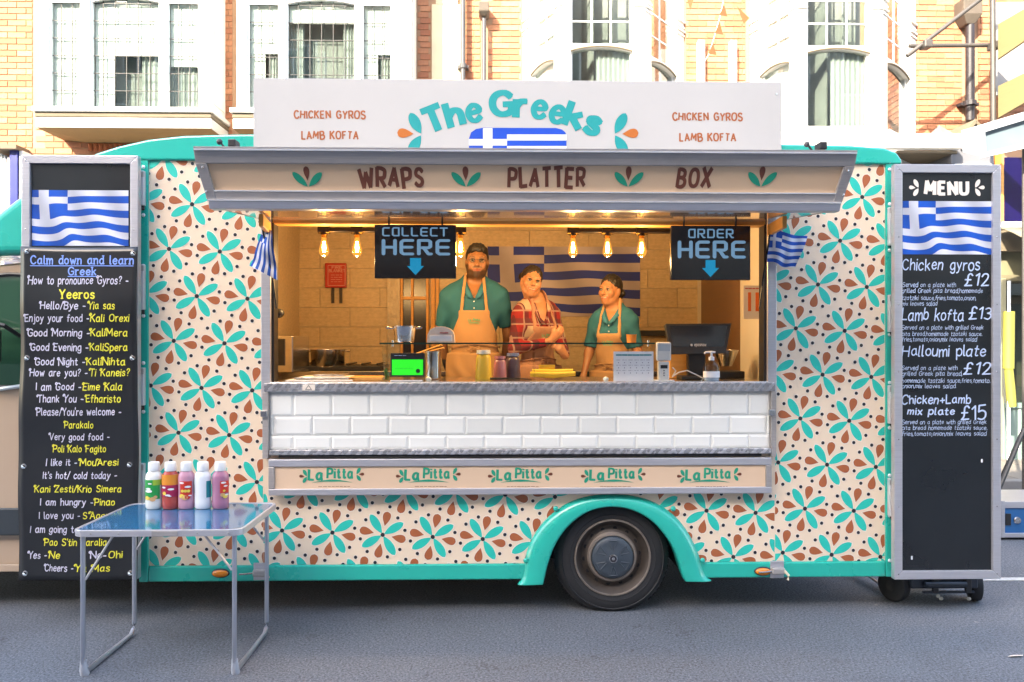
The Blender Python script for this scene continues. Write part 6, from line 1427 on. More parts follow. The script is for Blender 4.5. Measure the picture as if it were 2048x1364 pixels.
# glass counter guard
gs = thing('counter_guard', 'glass sneeze guard with a dark-edged shelf on the serving counter', 'glass guard', (PX(1034, 4.7), 4.84, ZC))
gx0, gx1 = PX(764, gY0), PX(1305, gY0); zt_ = P(1024, 688, gY0)[1]
MB().box(gx0, gx1, gY0, gY0 + .006, ZC + .004, zt_ - .0005).build('front_pane', m_glass, gs)
sh = MB().box(gx0 - .01, gx1 + .01, gY0 - .012, gY1, zt_, zt_ + .008).build('glass_shelf', m_glass, gs)
MB().box(gx0 - .012, gx1 + .012, gY0 - .0145, gY0 - .0125, zt_ - .001, zt_ + .008).build('shelf_edge', m_glass_edge, gs)
for xx in (gx0 + .001, (gx0 + gx1) / 2 + .1, gx1 - .007): MB().box(xx, xx + .006, gY0 + .0065, gY1 - .01, ZC + .002, zt_ - .001).build('side_pane', m_glass, gs)
for k in (785, 1297): MB().tube([(PX(k, gY0), gY0 + .01, zt_ - .015), (PX(k, gY0), gY0 + .01, zt_ + .022)], .007, 10).build('clamp', m_steel, gs, smooth=True)
for k in (857, 1212): MB().ball((PX(k, gY0 - .01), gY0 - .006, ZC + .012), .018, 14, 7, k=(1, .6, .8)).build('foot', m_bolt, gs, smooth=True)
# white domed dish on the glass shelf
zs_ = zt_ + .0085
t_ = thing('serviette_dispenser', 'white rounded serviette dispenser on the glass shelf in front of the man', 'dispenser', (PX(881, 4.84), 4.84, zs_))
x0, x1 = PX(854, 4.80), PX(909, 4.80); cx_, hw = (x0 + x1) / 2, (x1 - x0) / 2; hh = .095
prof = [(x0, zs_), (x0 + .003, zs_ + .05)] + [(cx_ + hw * .93 * math.cos(math.pi * (1 - k / 10)), zs_ + .05 + .047 * math.sin(math.pi * k / 10)) for k in range(11)] + [(x1 - .003, zs_ + .05), (x1, zs_)]
MB().prism(prof, 4.80, 4.92).build('case', M('ivory_case', (.66, .60, .56), .35, coat=.3), t_, bevel=.008)
MB().box(cx_ - hw * .82, cx_ + hw * .82, 4.792, 4.799, zs_ + .008, zs_ + .045).build('serviette_stack', m_wht, t_, bevel=.002)
for k in range(4): MB().box(cx_ - hw * .8, cx_ + hw * .8, 4.7905, 4.7918, zs_ + .014 + .008 * k, zs_ + .0155 + .008 * k).build('serviette_edge', m_chalkw, t_)
MB().box(cx_ - .005, cx_ + .045, 4.795, 4.7995, zs_ + .055, zs_ + .060).build('red_mark', m_red, t_)
# green card screen
t_ = thing('price_display', 'small black tablet with a bright green screen on the counter', 'tablet', (PX(815, 4.67), 4.67, ZC))
Yq = 4.655; a, b = P(781, 706, Yq), P(849, 755, Yq)
bd = MB().box(a[0], b[0], Yq, Yq + .018, b[1] + .004, a[1]).build('tablet', m_black, t_, bevel=.003)
a2, b2 = P(784, 719, Yq), P(846, 750, Yq); MB().box(a2[0], b2[0], Yq - .002, Yq - .0005, b2[1], a2[1]).build('lit_screen', EM('green_screen', (.0, .55, .02), .16), bd)
l_ = MB(); dashes(l_, 789, 812, 711, Yq - .001, .0014, 5); l_.build('caption', m_chalkw, bd)
l_ = MB(); c_ = P(836, 742, Yq); face(l_, disc(c_[0], c_[1], .0125, 16), Yq - .0024, 0); write_px(l_, 'S', 833, 839, 745.5, 7, Yq - .0026, wt=2); l_.mi[-30:] = l_.mi[-30:]
l_.build('currency_badge', m_dot, bd); l_ = MB(); dashes(l_, 790, 825, 737, Yq - .0022, .0013, 6); l_.build('screen_text', M('dim_green', (.0, .22, .02), .5), bd)
MB().box(PX(781, 4.66), PX(846, 4.66), 4.65, 4.72, ZC + .0005, ZC + .010).build('base', m_steel, t_, bevel=.003)
# herb glass
t_ = thing('herb_glass', 'tall glass with green herbs at the left end of the glass guard', 'glass', (PX(772, 4.74), 4.74, ZC))
MB().lathe([(0, .001), (.020, .001), (.024, .16), (.022, .16), (.018, .006), (0, .006)], (PX(773, 4.74), 4.74, ZC), 'z', 20).build('tumbler', m_glass, t_, smooth=True)
lf = MB(); rng = random.Random(4)
for k in range(14):
    a = rng.uniform(0, 6.28); r_ = rng.uniform(0, .012); b0 = Vector((PX(773, 4.74) + r_ * math.cos(a), 4.74 + r_ * math.sin(a), ZC + .008)); tp = b0 + Vector((rng.uniform(-.01, .01), rng.uniform(-.01, .01), rng.uniform(.03, .07))); lf.tube([b0, tp], .0022, 4)
o_ = lf.build('herb_stem', M('herb_green', (.05, .18, .03), .7), t_); o_['kind'] = 'stuff'
# foil trays and papers at the left of the counter
t_ = thing('foil_tray', 'stack of flat foil trays and white paper on the left of the counter', 'tray', (PX(645, 4.8), 4.8, ZC))
for k, (a, b, d, hh2, mt) in enumerate(((572, 706, 4.74, .006, m_wht), (590, 712, 4.76, .010, M('crumpled_foil2', (.6, .58, .55), .25, metal=.9, bump=.9, bscale=30)), (600, 700, 4.78, .006, m_halo), (628, 690, 4.80, .008, MATS['crumpled_foil2']))):
    z_ = ZC + .001 + .009 * k; MB().box(PX(a, d), PX(b, d), d - .02, d + .16, z_, z_ + hh2).build('tray', mt, t_, bevel=.002)
MB().add([(PX(690, 4.75), 4.72, ZC + .002), (PX(770, 4.75), 4.72, ZC + .002), (PX(770, 4.85), 4.95, ZC + .002), (PX(700, 4.85), 4.95, ZC + .002)], [(0, 1, 2, 3)]).build
o = MB().box(PX(700, 4.8), PX(768, 4.8), 4.74, 4.98, ZC + .001, ZC + .022).build('chopping_board', m_ply, bevel=.004); tag(o, 'wooden board lying between the foil trays and the glass guard', 'chopping board')
# squeeze jars etc behind the glass
def jar(lab, pxc, wpx, pyt, Y_, mat, cap, nm='sauce_jar'):
    x_ = PX(pxc, Y_); r_ = wpx / 2 / FPX * Y_; h_ = PZ(pyt, Y_) - ZC
    t_ = thing(nm, lab, 'jar', (x_, Y_, ZC), 'jars behind the glass')
    MB().lathe([(0, .001), (r_ * .95, .001), (r_, .01), (r_ * .9, h_ * .72), (r_ * .78, h_ * .82), (r_ * .5, h_ * .88)], (x_, Y_, ZC), 'z', 24).build('jar_body', mat, t_, smooth=True)
    MB().lathe([(r_ * .6, h_ * .86), (r_ * .85, h_ * .88), (r_ * .82, h_), (0, h_)], (x_, Y_, ZC), 'z', 20).build('jar_lid', cap, t_, smooth=True)
m_yl = M('mustard_yellow', (.70, .47, .05), .4, var=.1)
jar('yellow mustard jar with a pale lid behind the glass, in front of the man', 967, 33, 700, 4.90, m_yl, m_wht)
jar('pinkish sauce jar right of the yellow mustard jar', 1000, 27, 712, 4.98, m_mve, m_mve)
jar('dark blue-lidded jar added in place of a glass reflection, left of the woman in plaid', 1026, 30, 706, 5.05, M('plum_dark', (.07, .05, .09), .3), M('dusty_blue', (.12, .16, .36), .6))  # added jar, stands in for a reflection in the glass
o = MB(); b0 = P(1060, 750, 4.9); 
for k, (a, b, d) in enumerate(((1060, 1150, 748), (1064, 1146, 743))): o.tube([(PX(a, 4.9), 4.88 + .02 * k, PZ(d, 4.9)), (PX((a + b) / 2, 4.9), 4.88 + .02 * k, PZ(d + 2, 4.9)), (PX(b, 4.9), 4.88 + .02 * k, PZ(d - 1, 4.9))], .021, 10, rs=[.016, .021, .014])
o.box(PX(1078, 4.92), PX(1110, 4.92), 4.92, 4.95, PZ(742, 4.92), PZ(730, 4.92))
tag(o.build('folded_cloth', m_yl, smooth=True), 'rolled yellow cloth lying behind the glass in front of the plaid woman', 'cloth')
MB_ = MB().tube([(PX(980, 4.8), 4.80, ZC + .010), (PX(1020, 4.8), 4.80, ZC + .010)], .007, 8).tube([(PX(1020, 4.8), 4.80, ZC + .01), (PX(1064, 4.8), 4.81, ZC + .006)], .004, 8); tag(MB_.build('kitchen_knife', m_black), 'dark-handled knife lying behind the glass on the counter', 'knife')
o = MB().tube([(PX(822, 5.0), 5.0, PZ(712, 5)), (PX(884, 4.94), 4.94, PZ(690, 4.94))], .008, 8).tube([(PX(840, 5.0), 5.02, PZ(708, 5)), (PX(888, 4.94), 4.96, PZ(696, 4.94))], .006, 8); tag(o.build('wooden_tongs', m_ply), 'pair of wooden tongs resting in the steel canister', 'tongs')
# white notice card on the guard
Yq = gY0 - .03
a, b = P(1227, 703, Yq), P(1307, 758, Yq); t_ = thing('notice_card', 'white printed card leaning on the right end of the glass guard', 'card', ((a[0] + b[0]) / 2, Yq, ZC))
cd = MB().box(a[0], b[0], Yq, Yq + .004, ZC + .001, a[1]).build('card', m_wht, t_)
l_ = MB(); l_.cur = 0; dashes(l_, 1233, 1302, 710, Yq - .0005, .0042, 9, 6, 14); l_.cur = 1
for k in range(6):
    for j in range(6): 
        ww = random.Random(k * 7 + j).choice(('milk', 'nuts', 'eggs', 'soya', 'fish', 'wheat'))
        if k % 2 == 0: dashes(l_, 1233 + 12 * j, 1241 + 12 * j, 720 + 5.2 * k, Yq - .0005, .0012, k * 7 + j)
        else:
            cc = P(1237 + 12 * j, 720 + 5.2 * k, Yq); face(l_, disc(cc[0], cc[1], .0035, 6), Yq - .0006, 1)
l_.build('print', [m_tl, M('grey_print', (.25, .25, .33), .6)], cd)
# card reader on its stand
Yq = 4.66
t_ = thing('card_reader', 'white card payment terminal standing on the counter beside the monitor', 'card reader', (PX(1327, Yq), Yq, ZC))
mw = M('white_abs', (.62, .62, .60), .35, coat=.2)
MB().box(PX(1313, Yq), PX(1343, Yq), Yq, Yq + .03, P(1327, 722, Yq)[1], P(1327, 684, Yq)[1]).build('reader_head', mw, t_, bevel=.012, seg=3)
MB().box(PX(1316, Yq), PX(1340, Yq), Yq - .002, Yq - .0003, P(1327, 702, Yq)[1], P(1327, 688, Yq)[1]).build('reader_screen', M('pale_lcd', (.42, .46, .5), .2), t_)
st_ = MB().box(PX(1317, Yq), PX(1339, Yq), Yq + .0, Yq + .045, ZC + .001, P(1327, 723, Yq)[1]).build('reader_stand', mw, t_, bevel=.008)
MB().box(PX(1321, Yq), PX(1335, Yq), Yq - .002, Yq - .0003, P(1327, 737, Yq)[1], P(1327, 730, Yq)[1]).build('reader_window', m_black, t_)
for k in range(3): MB().ball((PX(1328, Yq), Yq - .001, P(1327, 741 + 5 * k, Yq)[1]), .004, 8, 5).build('button', m_pipe, t_)
MB().box(PX(1306, Yq), PX(1348, Yq), Yq - .02, Yq + .07, ZC + .0003, ZC + .008).build('reader_base', mw, t_, bevel=.003)
o = MB().tube([(PX(a, 4.7), 4.69 + .02 * math.sin(a), PZ(b, 4.7)) for a, b in ((1343, 735), (1351, 742), (1345, 753), (1358, 745), (1373, 741), (1392, 750), (1408, 758), (1400, 761))], .0035, 6); tag(o.build('white_cable', mw, smooth=True), 'thin white cable looping between the card reader and the sanitiser bottle', 'cable')
# till monitor
Yq = 4.86
t_ = thing('till_monitor', 'black till monitor on a thick stand at the right of the counter', 'monitor', (PX(1400, Yq), Yq + .05, ZC))
c4 = [P(1334, 647, Yq), P(1468, 646, Yq), P(1452, 707, Yq), P(1341, 709, Yq)]
mn = MB().add([(c4[0][0], Yq + .05, c4[0][1]), (c4[1][0], Yq + .05, c4[1][1]), (c4[2][0], Yq, c4[2][1]), (c4[3][0], Yq, c4[3][1])] + [(c4[0][0], Yq + .09, c4[0][1] - .01), (c4[1][0], Yq + .09, c4[1][1] - .01), (c4[2][0], Yq + .04, c4[2][1]), (c4[3][0], Yq + .04, c4[3][1])],
    [(3, 2, 1, 0), (4, 5, 6, 7), (0, 1, 5, 4), (1, 2, 6, 5), (2, 3, 7, 6), (3, 0, 4, 7)]).build('monitor_case', m_black, t_, bevel=.004)
v = lambda u, w_: (c4[3][0] + (c4[2][0] - c4[3][0]) * u + w_ * ((c4[0][0] - c4[3][0]) * (1 - u) + (c4[1][0] - c4[2][0]) * u), Yq + .05 * w_ - .0015, c4[3][1] + (c4[0][1] - c4[3][1]) * w_)
MB().add([v(.06, .26), v(.94, .26), v(.94, .93), v(.06, .93)], [(0, 1, 2, 3)]).build('monitor_glass', m_scr, mn)
l_ = MB(); p_ = P(1389, 692, Yq - .004); write_px(l_, 'eposnow', 1389, 1412, 692, 6, Yq - .004, wt=1.8); 
for q_ in range(1): face(l_, disc(P(1383, 0, Yq)[0], P(1383, 690, Yq)[1], .008, 10), Yq - .004)
l_.build('monitor_mark', m_halo, mn)
MB().box(PX(1380, Yq), PX(1416, Yq), Yq + .05, Yq + .10, ZC + .02, PZ(705, Yq)).build('monitor_neck', m_black, t_, bevel=.008)
MB().box(PX(1362, Yq), PX(1436, Yq), Yq - .02, Yq + .14, ZC + .001, ZC + .022).build('monitor_base', m_black, t_, bevel=.006)
# sanitiser
Yq = 4.68; x_ = PX(1423, Yq)
t_ = thing('sanitiser_bottle', 'clear pump bottle of hand sanitiser on the counter under the monitor', 'pump bottle', (x_, Yq, ZC))
MB().lathe([(0, .001), (.046, .001), (.048, .01), (.048, .085), (.040, .105), (.018, .118), (.016, .125)], (x_, Yq, ZC), 'z', 28, sy=.7).build('bottle', GLASS('clear_plastic', (.80, .86, .92), 1.4, 1.6, .08), t_, smooth=True)
MB().lathe([(0, .003), (.044, .003), (.044, .06), (0, .06)], (x_, Yq, ZC), 'z', 24, sy=.66).build('gel', M('gel', (.40, .46, .52), .15, coat=.5), t_, smooth=True)
MB().lathe([(.0485, .022), (.0485, .058)], (x_, Yq, ZC), 'z', 28, sy=.71).build('bottle_label', m_wht, t_, smooth=True)
MB().lathe([(.016, .122), (.017, .142), (.007, .145), (.006, .166), (.016, .168), (.016, .175), (0, .176)], (x_, Yq, ZC), 'z', 18).build('pump', m_wht, t_, smooth=True)
MB().tube([(x_ + .022, Yq, ZC + .170), (x_, Yq, ZC + .172), (x_ - .035, Yq, ZC + .170), (x_ - .042, Yq, ZC + .162)], .0055, 8).build('nozzle', m_wht, t_, smooth=True)
# steel bowls, trays and boxes behind the monitor
pot('steel mixing bowl on its side behind the till monitor', 1452, 732, 700, 50, 5.2, .5, name='mixing_bowl', cat='bowl')
o = MB().box(PX(1430, 5.1), PX(1480, 5.1), 5.0, 5.25, ZC + .001, ZC + .045).build('black_tray', m_black, bevel=.005); tag(o, 'black plastic tray on the counter right of the till monitor', 'tray')
o = MB().box(PX(1338, 5.0), PX(1378, 5.0), 4.98, 5.15, ZC + .001, PZ(702, 5.0)).build('cutlery_box', m_ply, bevel=.004); tag(o, 'brown wooden box on the counter just left of the monitor stand', 'box')
# cup with orange top by the right woman
pot('orange and cream striped tub beside the right woman', 1263, 687, 669, 20, 4.95, .9, name='striped_tub', mat=M('orange_tub', (.70, .25, .05), .5), cat='tub')
# notice on the end wall
Yq = 4.98
a, b = P(1487, 571, Yq), P(1519, 638, Yq); t_ = thing('wall_notice', 'white notice with two orange columns inside the hatch at the right', 'notice', ((a[0] + b[0]) / 2, Yq, b[1]))
bd = MB().box(a[0], b[0] + .01, Yq, Yq + .004, b[1], a[1]).build('sheet', M('notice_white', (.62, .56, .50), .6), t_)
l_ = MB()
for u0, u1 in ((1496, 1502), (1511, 1518)): l_.box(PX(u0, Yq), PX(u1, Yq), Yq - .001, Yq - .0003, PZ(622, Yq), PZ(584, Yq))
l_.build('orange_column', M('notice_orange', (.62, .12, .02), .6), bd)
l_ = MB(); dashes(l_, 1491, 1517, 577, Yq - .001, .003, 3); l_.build('heading', m_red, bd)
# ladle hanging inside at the left
Yq = 4.9; t_ = thing('ladle', 'dark ladle hanging inside the left edge of the hatch', 'ladle', (PX(556, Yq), Yq, PZ(640, Yq)))
MB().tube([(PX(543, Yq), Yq, PZ(560, Yq)), (PX(551, Yq), Yq, PZ(615, Yq))], .005, 8).build('handle', m_black, t_)
MB().ball((PX(557, Yq), Yq, PZ(627, Yq)), .036, 16, 8, k=(1, .8, .8)).build('bowl', m_black, t_, smooth=True)
# ================================================================ small hand flags at the hatch corners
def hand_flag(lab, corners, pole_pts, Y_, nu=24, nv=14, rip=.012):
    t_ = thing('hand_flag', lab, 'flag', (P(*corners[0], Y_)[0], Y_, P(*corners[3], Y_)[1]), 'small flags at the hatch corners')
    c4 = [Vector(P(*c_, Y_)) for c_ in corners]; vs_ = []; uvm = []
    for j in range(nv + 1):
        for i in range(nu + 1):
            u, v = i / nu, j / nv; p_ = c4[0] * (1 - u) * (1 - v) + c4[1] * u * (1 - v) + c4[2] * u * v + c4[3] * (1 - u) * v
            vs_.append((p_.x, Y_ + rip * math.sin(u * 9 + v * 2) + rip * .8 * math.sin(v * 5 + u * 3), p_.y + .006 * math.sin(u * 8))); uvm.append((u, v))
    mb = MB().add(vs_, [(j * (nu + 1) + i, (j + 1) * (nu + 1) + i, (j + 1) * (nu + 1) + i + 1, j * (nu + 1) + i + 1) for j in range(nv) for i in range(nu)])
    o = mb.build('cloth', m_flag_cloth, t_); ul = o.data.uv_layers.new(name='UVMap')
    for l in o.data.loops: ul.data[l.index].uv = uvm[l.vertex_index]
    o.data.polygons.foreach_set('use_smooth', [True] * len(o.data.polygons))
    MB().tube([(P(a, b, Y_)[0], Y_ + .01, P(a, b, Y_)[1]) for a, b in pole_pts], .005, 8).build('stick', m_ipipe, t_)
hand_flag('small striped flag drooping at the left corner of the hatch', [(526, 452), (560, 536), (553, 562), (500, 533)][0:1] + [(500, 533), (555, 563), (544, 462)], [(522, 450), (545, 560), (552, 617)], 4.52)
hand_flag('small striped flag flying to the right at the right corner of the hatch', [(1540, 458), (1616, 474), (1590, 537), (1534, 524)], [(1543, 455), (1527, 560), (1520, 617)], 4.55)
# ================================================================ people
def smin(a, b, k):
    if k <= 0: return np.minimum(a, b)
    h = np.maximum(k - np.abs(a - b), 0) / k; return np.minimum(a, b) - h * h * k * .25
class Grid:
    def __init__(s, xs, ys, zs): s.x, s.y, s.z = [np.asarray(a, np.float32) for a in (xs, ys, zs)]; s.d = np.full((len(xs), len(ys), len(zs)), .2, np.float32)
    def win(s, lo, hi):
        r = []
        for ax, l, h in zip((s.x, s.y, s.z), lo, hi): r.append(slice(max(0, int(np.searchsorted(ax, l)) - 1), min(len(ax), int(np.searchsorted(ax, h)) + 1)))
        return tuple(r), s.x[r[0]][:, None, None], s.y[r[1]][None, :, None], s.z[r[2]][None, None, :]
    def op(s, f, lo, hi, k=.0, sub=False):
        w_, X, Y, Z = s.win(lo, hi)
        if min(X.size, Y.size, Z.size) == 0: return
        v = f(X, Y, Z).astype(np.float32)
        s.d[w_] = -smin(-s.d[w_], v, k) if sub else smin(s.d[w_], v, k)
def cone(p, q, r0, r1):
    p, q = np.array(p, float), np.array(q, float); d = q - p; L = float(d @ d) or 1e-9
    def f(X, Y, Z):
        t = np.clip(((X - p[0]) * d[0] + (Y - p[1]) * d[1] + (Z - p[2]) * d[2]) / L, 0, 1)
        return np.sqrt((X - p[0] - t * d[0]) ** 2 + (Y - p[1] - t * d[1]) ** 2 + (Z - p[2] - t * d[2]) ** 2) - (r0 + (r1 - r0) * t)
    m = max(r0, r1) + .07; return f, np.minimum(p, q) - m, np.maximum(p, q) + m
def ell(c, r, R=None):
    c, r = np.array(c, float), np.array(r, float)
    def f(X, Y, Z):
        a, b, e = X - c[0], Y - c[1], Z - c[2]
        if R is not None: a, b, e = (R[0][0] * a + R[1][0] * b + R[2][0] * e, R[0][1] * a + R[1][1] * b + R[2][1] * e, R[0][2] * a + R[1][2] * b + R[2][2] * e)
        k0 = np.sqrt((a / r[0]) ** 2 + (b / r[1]) ** 2 + (e / r[2]) ** 2); k1 = np.sqrt((a / r[0] ** 2) ** 2 + (b / r[1] ** 2) ** 2 + (e / r[2] ** 2) ** 2) + 1e-6
        return k0 * (k0 - 1) / k1
    m = max(r) + .07; return f, c - m, c + m
def nets(g):
    d = g.d; S = d < 0; n = np.array(d.shape) - 1
    cs = [(i, j, k) for i in (0, 1) for j in (0, 1) for k in (0, 1)]
    sl = lambda c: tuple(slice(c[a], c[a] + n[a]) for a in range(3))
    cnt = sum(S[sl(c)].astype(np.int8) for c in cs); act = (cnt > 0) & (cnt < 8); I = np.argwhere(act)
    ax = (g.x, g.y, g.z); acc = np.zeros((len(I), 3)); num = np.zeros(len(I))
    for c in cs:
        for a in range(3):
            if c[a]: continue
            c2 = list(c); c2[a] = 1
            A = I + np.array(c); B = I + np.array(c2); da = d[A[:, 0], A[:, 1], A[:, 2]]; db = d[B[:, 0], B[:, 1], B[:, 2]]
            m = (da < 0) != (db < 0); t = np.where(m, da / np.where(m, da - db, 1), 0)
            pa = np.stack([ax[i][A[:, i]] for i in range(3)], 1); pb = np.stack([ax[i][B[:, i]] for i in range(3)], 1)
            acc += np.where(m[:, None], pa + (pb - pa) * t[:, None], 0); num += m
    V = acc / num[:, None]; idx = -np.ones(act.shape, np.int64); idx[tuple(I.T)] = np.arange(len(I)); F = []
    for a in range(3):
        b, c = (a + 1) % 3, (a + 2) % 3
        lo = [slice(None)] * 3; hi = [slice(None)] * 3; lo[a] = slice(0, -1); hi[a] = slice(1, None)
        s0, s1 = S[tuple(lo)], S[tuple(hi)]; e = np.argwhere(s0 != s1)
        e = e[(e[:, b] > 0) & (e[:, c] > 0) & (e[:, b] < n[b]) & (e[:, c] < n[c])]
        q = []
        for db, dc in ((-1, -1), (0, -1), (0, 0), (-1, 0)):
            o = e.copy(); o[:, b] += db; o[:, c] += dc; q.append(idx[tuple(o.T)])
        q = np.stack(q, 1); fl = ~s0[tuple(e.T)]; q[fl] = q[fl][:, ::-1]; F.append(q)
    F = np.concatenate(F); return V, F[(F >= 0).all(1)]
def axes(lo, hi, step): return np.arange(lo, hi + step, step)
def fine(lo, hi, step, flo, fhi, fs): return np.concatenate([np.arange(lo, flo, step), np.arange(flo, fhi, fs), np.arange(fhi, hi + step, step)])
def mesh_from(name, V, F, mat, root, T, cols=None, smooth=True):
    me = bpy.data.meshes.new(name); W = V @ np.array(T.to_3x3()).T + np.array(T.translation) - np.array(org(root))
    me.vertices.add(len(W)); me.vertices.foreach_set('co', W.ravel().astype(np.float32)); me.loops.add(len(F) * 4); me.loops.foreach_set('vertex_index', F.ravel().astype(np.int32))
    me.polygons.add(len(F)); me.polygons.foreach_set('loop_start', np.arange(len(F), dtype=np.int32) * 4); me.polygons.foreach_set('loop_total', np.full(len(F), 4, np.int32))
    me.update(calc_edges=True); me.materials.append(mat); me.polygons.foreach_set('use_smooth', [smooth] * len(F))
    if cols is not None:
        at = me.color_attributes.new('Col', 'FLOAT_COLOR', 'POINT'); at.data.foreach_set('color', np.concatenate([cols, np.ones((len(cols), 1))], 1).ravel().astype(np.float32))
    return link_mesh(name, me, root)
def _skin():
    t = NT('skin'); a = t.node('ShaderNodeVertexColor'); a.layer_name = 'Col'; c = t.mix(1, a.outputs[0], t_rgb(t, t.m1('MULTIPLY_ADD', t.noise(60, 4), .2, .9)), 'MULTIPLY')
    t.set(**{'Base Color': c, 'Roughness': .5, 'Subsurface Weight': .12}); t.b.inputs['Subsurface Radius'].default_value = (.02, .008, .004); t.b.inputs['Subsurface Scale'].default_value = .3; return t.m
m_skin = _skin()
m_hair = M('dark_hair', (.006, .004, .003), .5, var=.5, scale=30, bump=.8, bscale=90); m_hair2 = M('brown_hair', (.014, .007, .004), .5, var=.5, scale=30, bump=.8, bscale=80)
m_polo = M('teal_polo', (.010, .10, .15), .85, var=.12, bump=.3, bscale=300); m_polo2 = M('teal_polo_collar', (.02, .14, .22), .85, var=.1, bump=.3, bscale=300)
m_apron = M('tan_apron', (.36, .205, .10), .9, var=.10, bump=.35, bscale=220); m_aprond = M('faded_pink_apron', (.32, .165, .11), .9, var=.1, bump=.35, bscale=220)
m_trou = M('dark_trousers', (.02, .02, .025), .8); m_eyew = M('eye_white', (.30, .26, .23), .3); m_iris = M('dark_iris', (.03, .015, .008), .1)
def _plaid():
    t = NT('red_plaid'); s = t.node('ShaderNodeSeparateXYZ'); t.link(t.coord(), s.inputs[0]); x, y, z = s.outputs
    u = t.m1('ADD', x, t.m1('MULTIPLY', y, .8))
    band = lambda c_, f, lo: t.m1('GREATER_THAN', t.m1('SINE', t.m1('MULTIPLY', c_, f)), lo)
    bu, bz = band(u, 68, .25), band(z, 68, .25); lu, lz = band(t.m1('ADD', u, .02), 68, .93), band(t.m1('ADD', z, .02), 68, .93)
    c = t.mix(t.m1('MULTIPLY', bu, .62), (.22, .010, .014), (.02, .008, .02)); c = t.mix(t.m1('MULTIPLY', bz, .55), c, (.05, .02, .03))
    c = t.mix(t.m1('MULTIPLY', t.m1('MULTIPLY', band(u, 34, .55), band(z, 34, .3)), .85), c, (.40, .31, .22)); c = t.mix(t.m1('MULTIPLY', t.m1('MAXIMUM', lu, lz), .55), c, (.38, .26, .22))
    t.set(**{'Base Color': c, 'Roughness': .9}); return t.m
m_plaid = _plaid()
def rotm(yaw=0, pitch=0, roll=0): return np.array(Matrix.Rotation(yaw, 3, 'Z') @ Matrix.Rotation(pitch, 3, 'X') @ Matrix.Rotation(roll, 3, 'Y'))
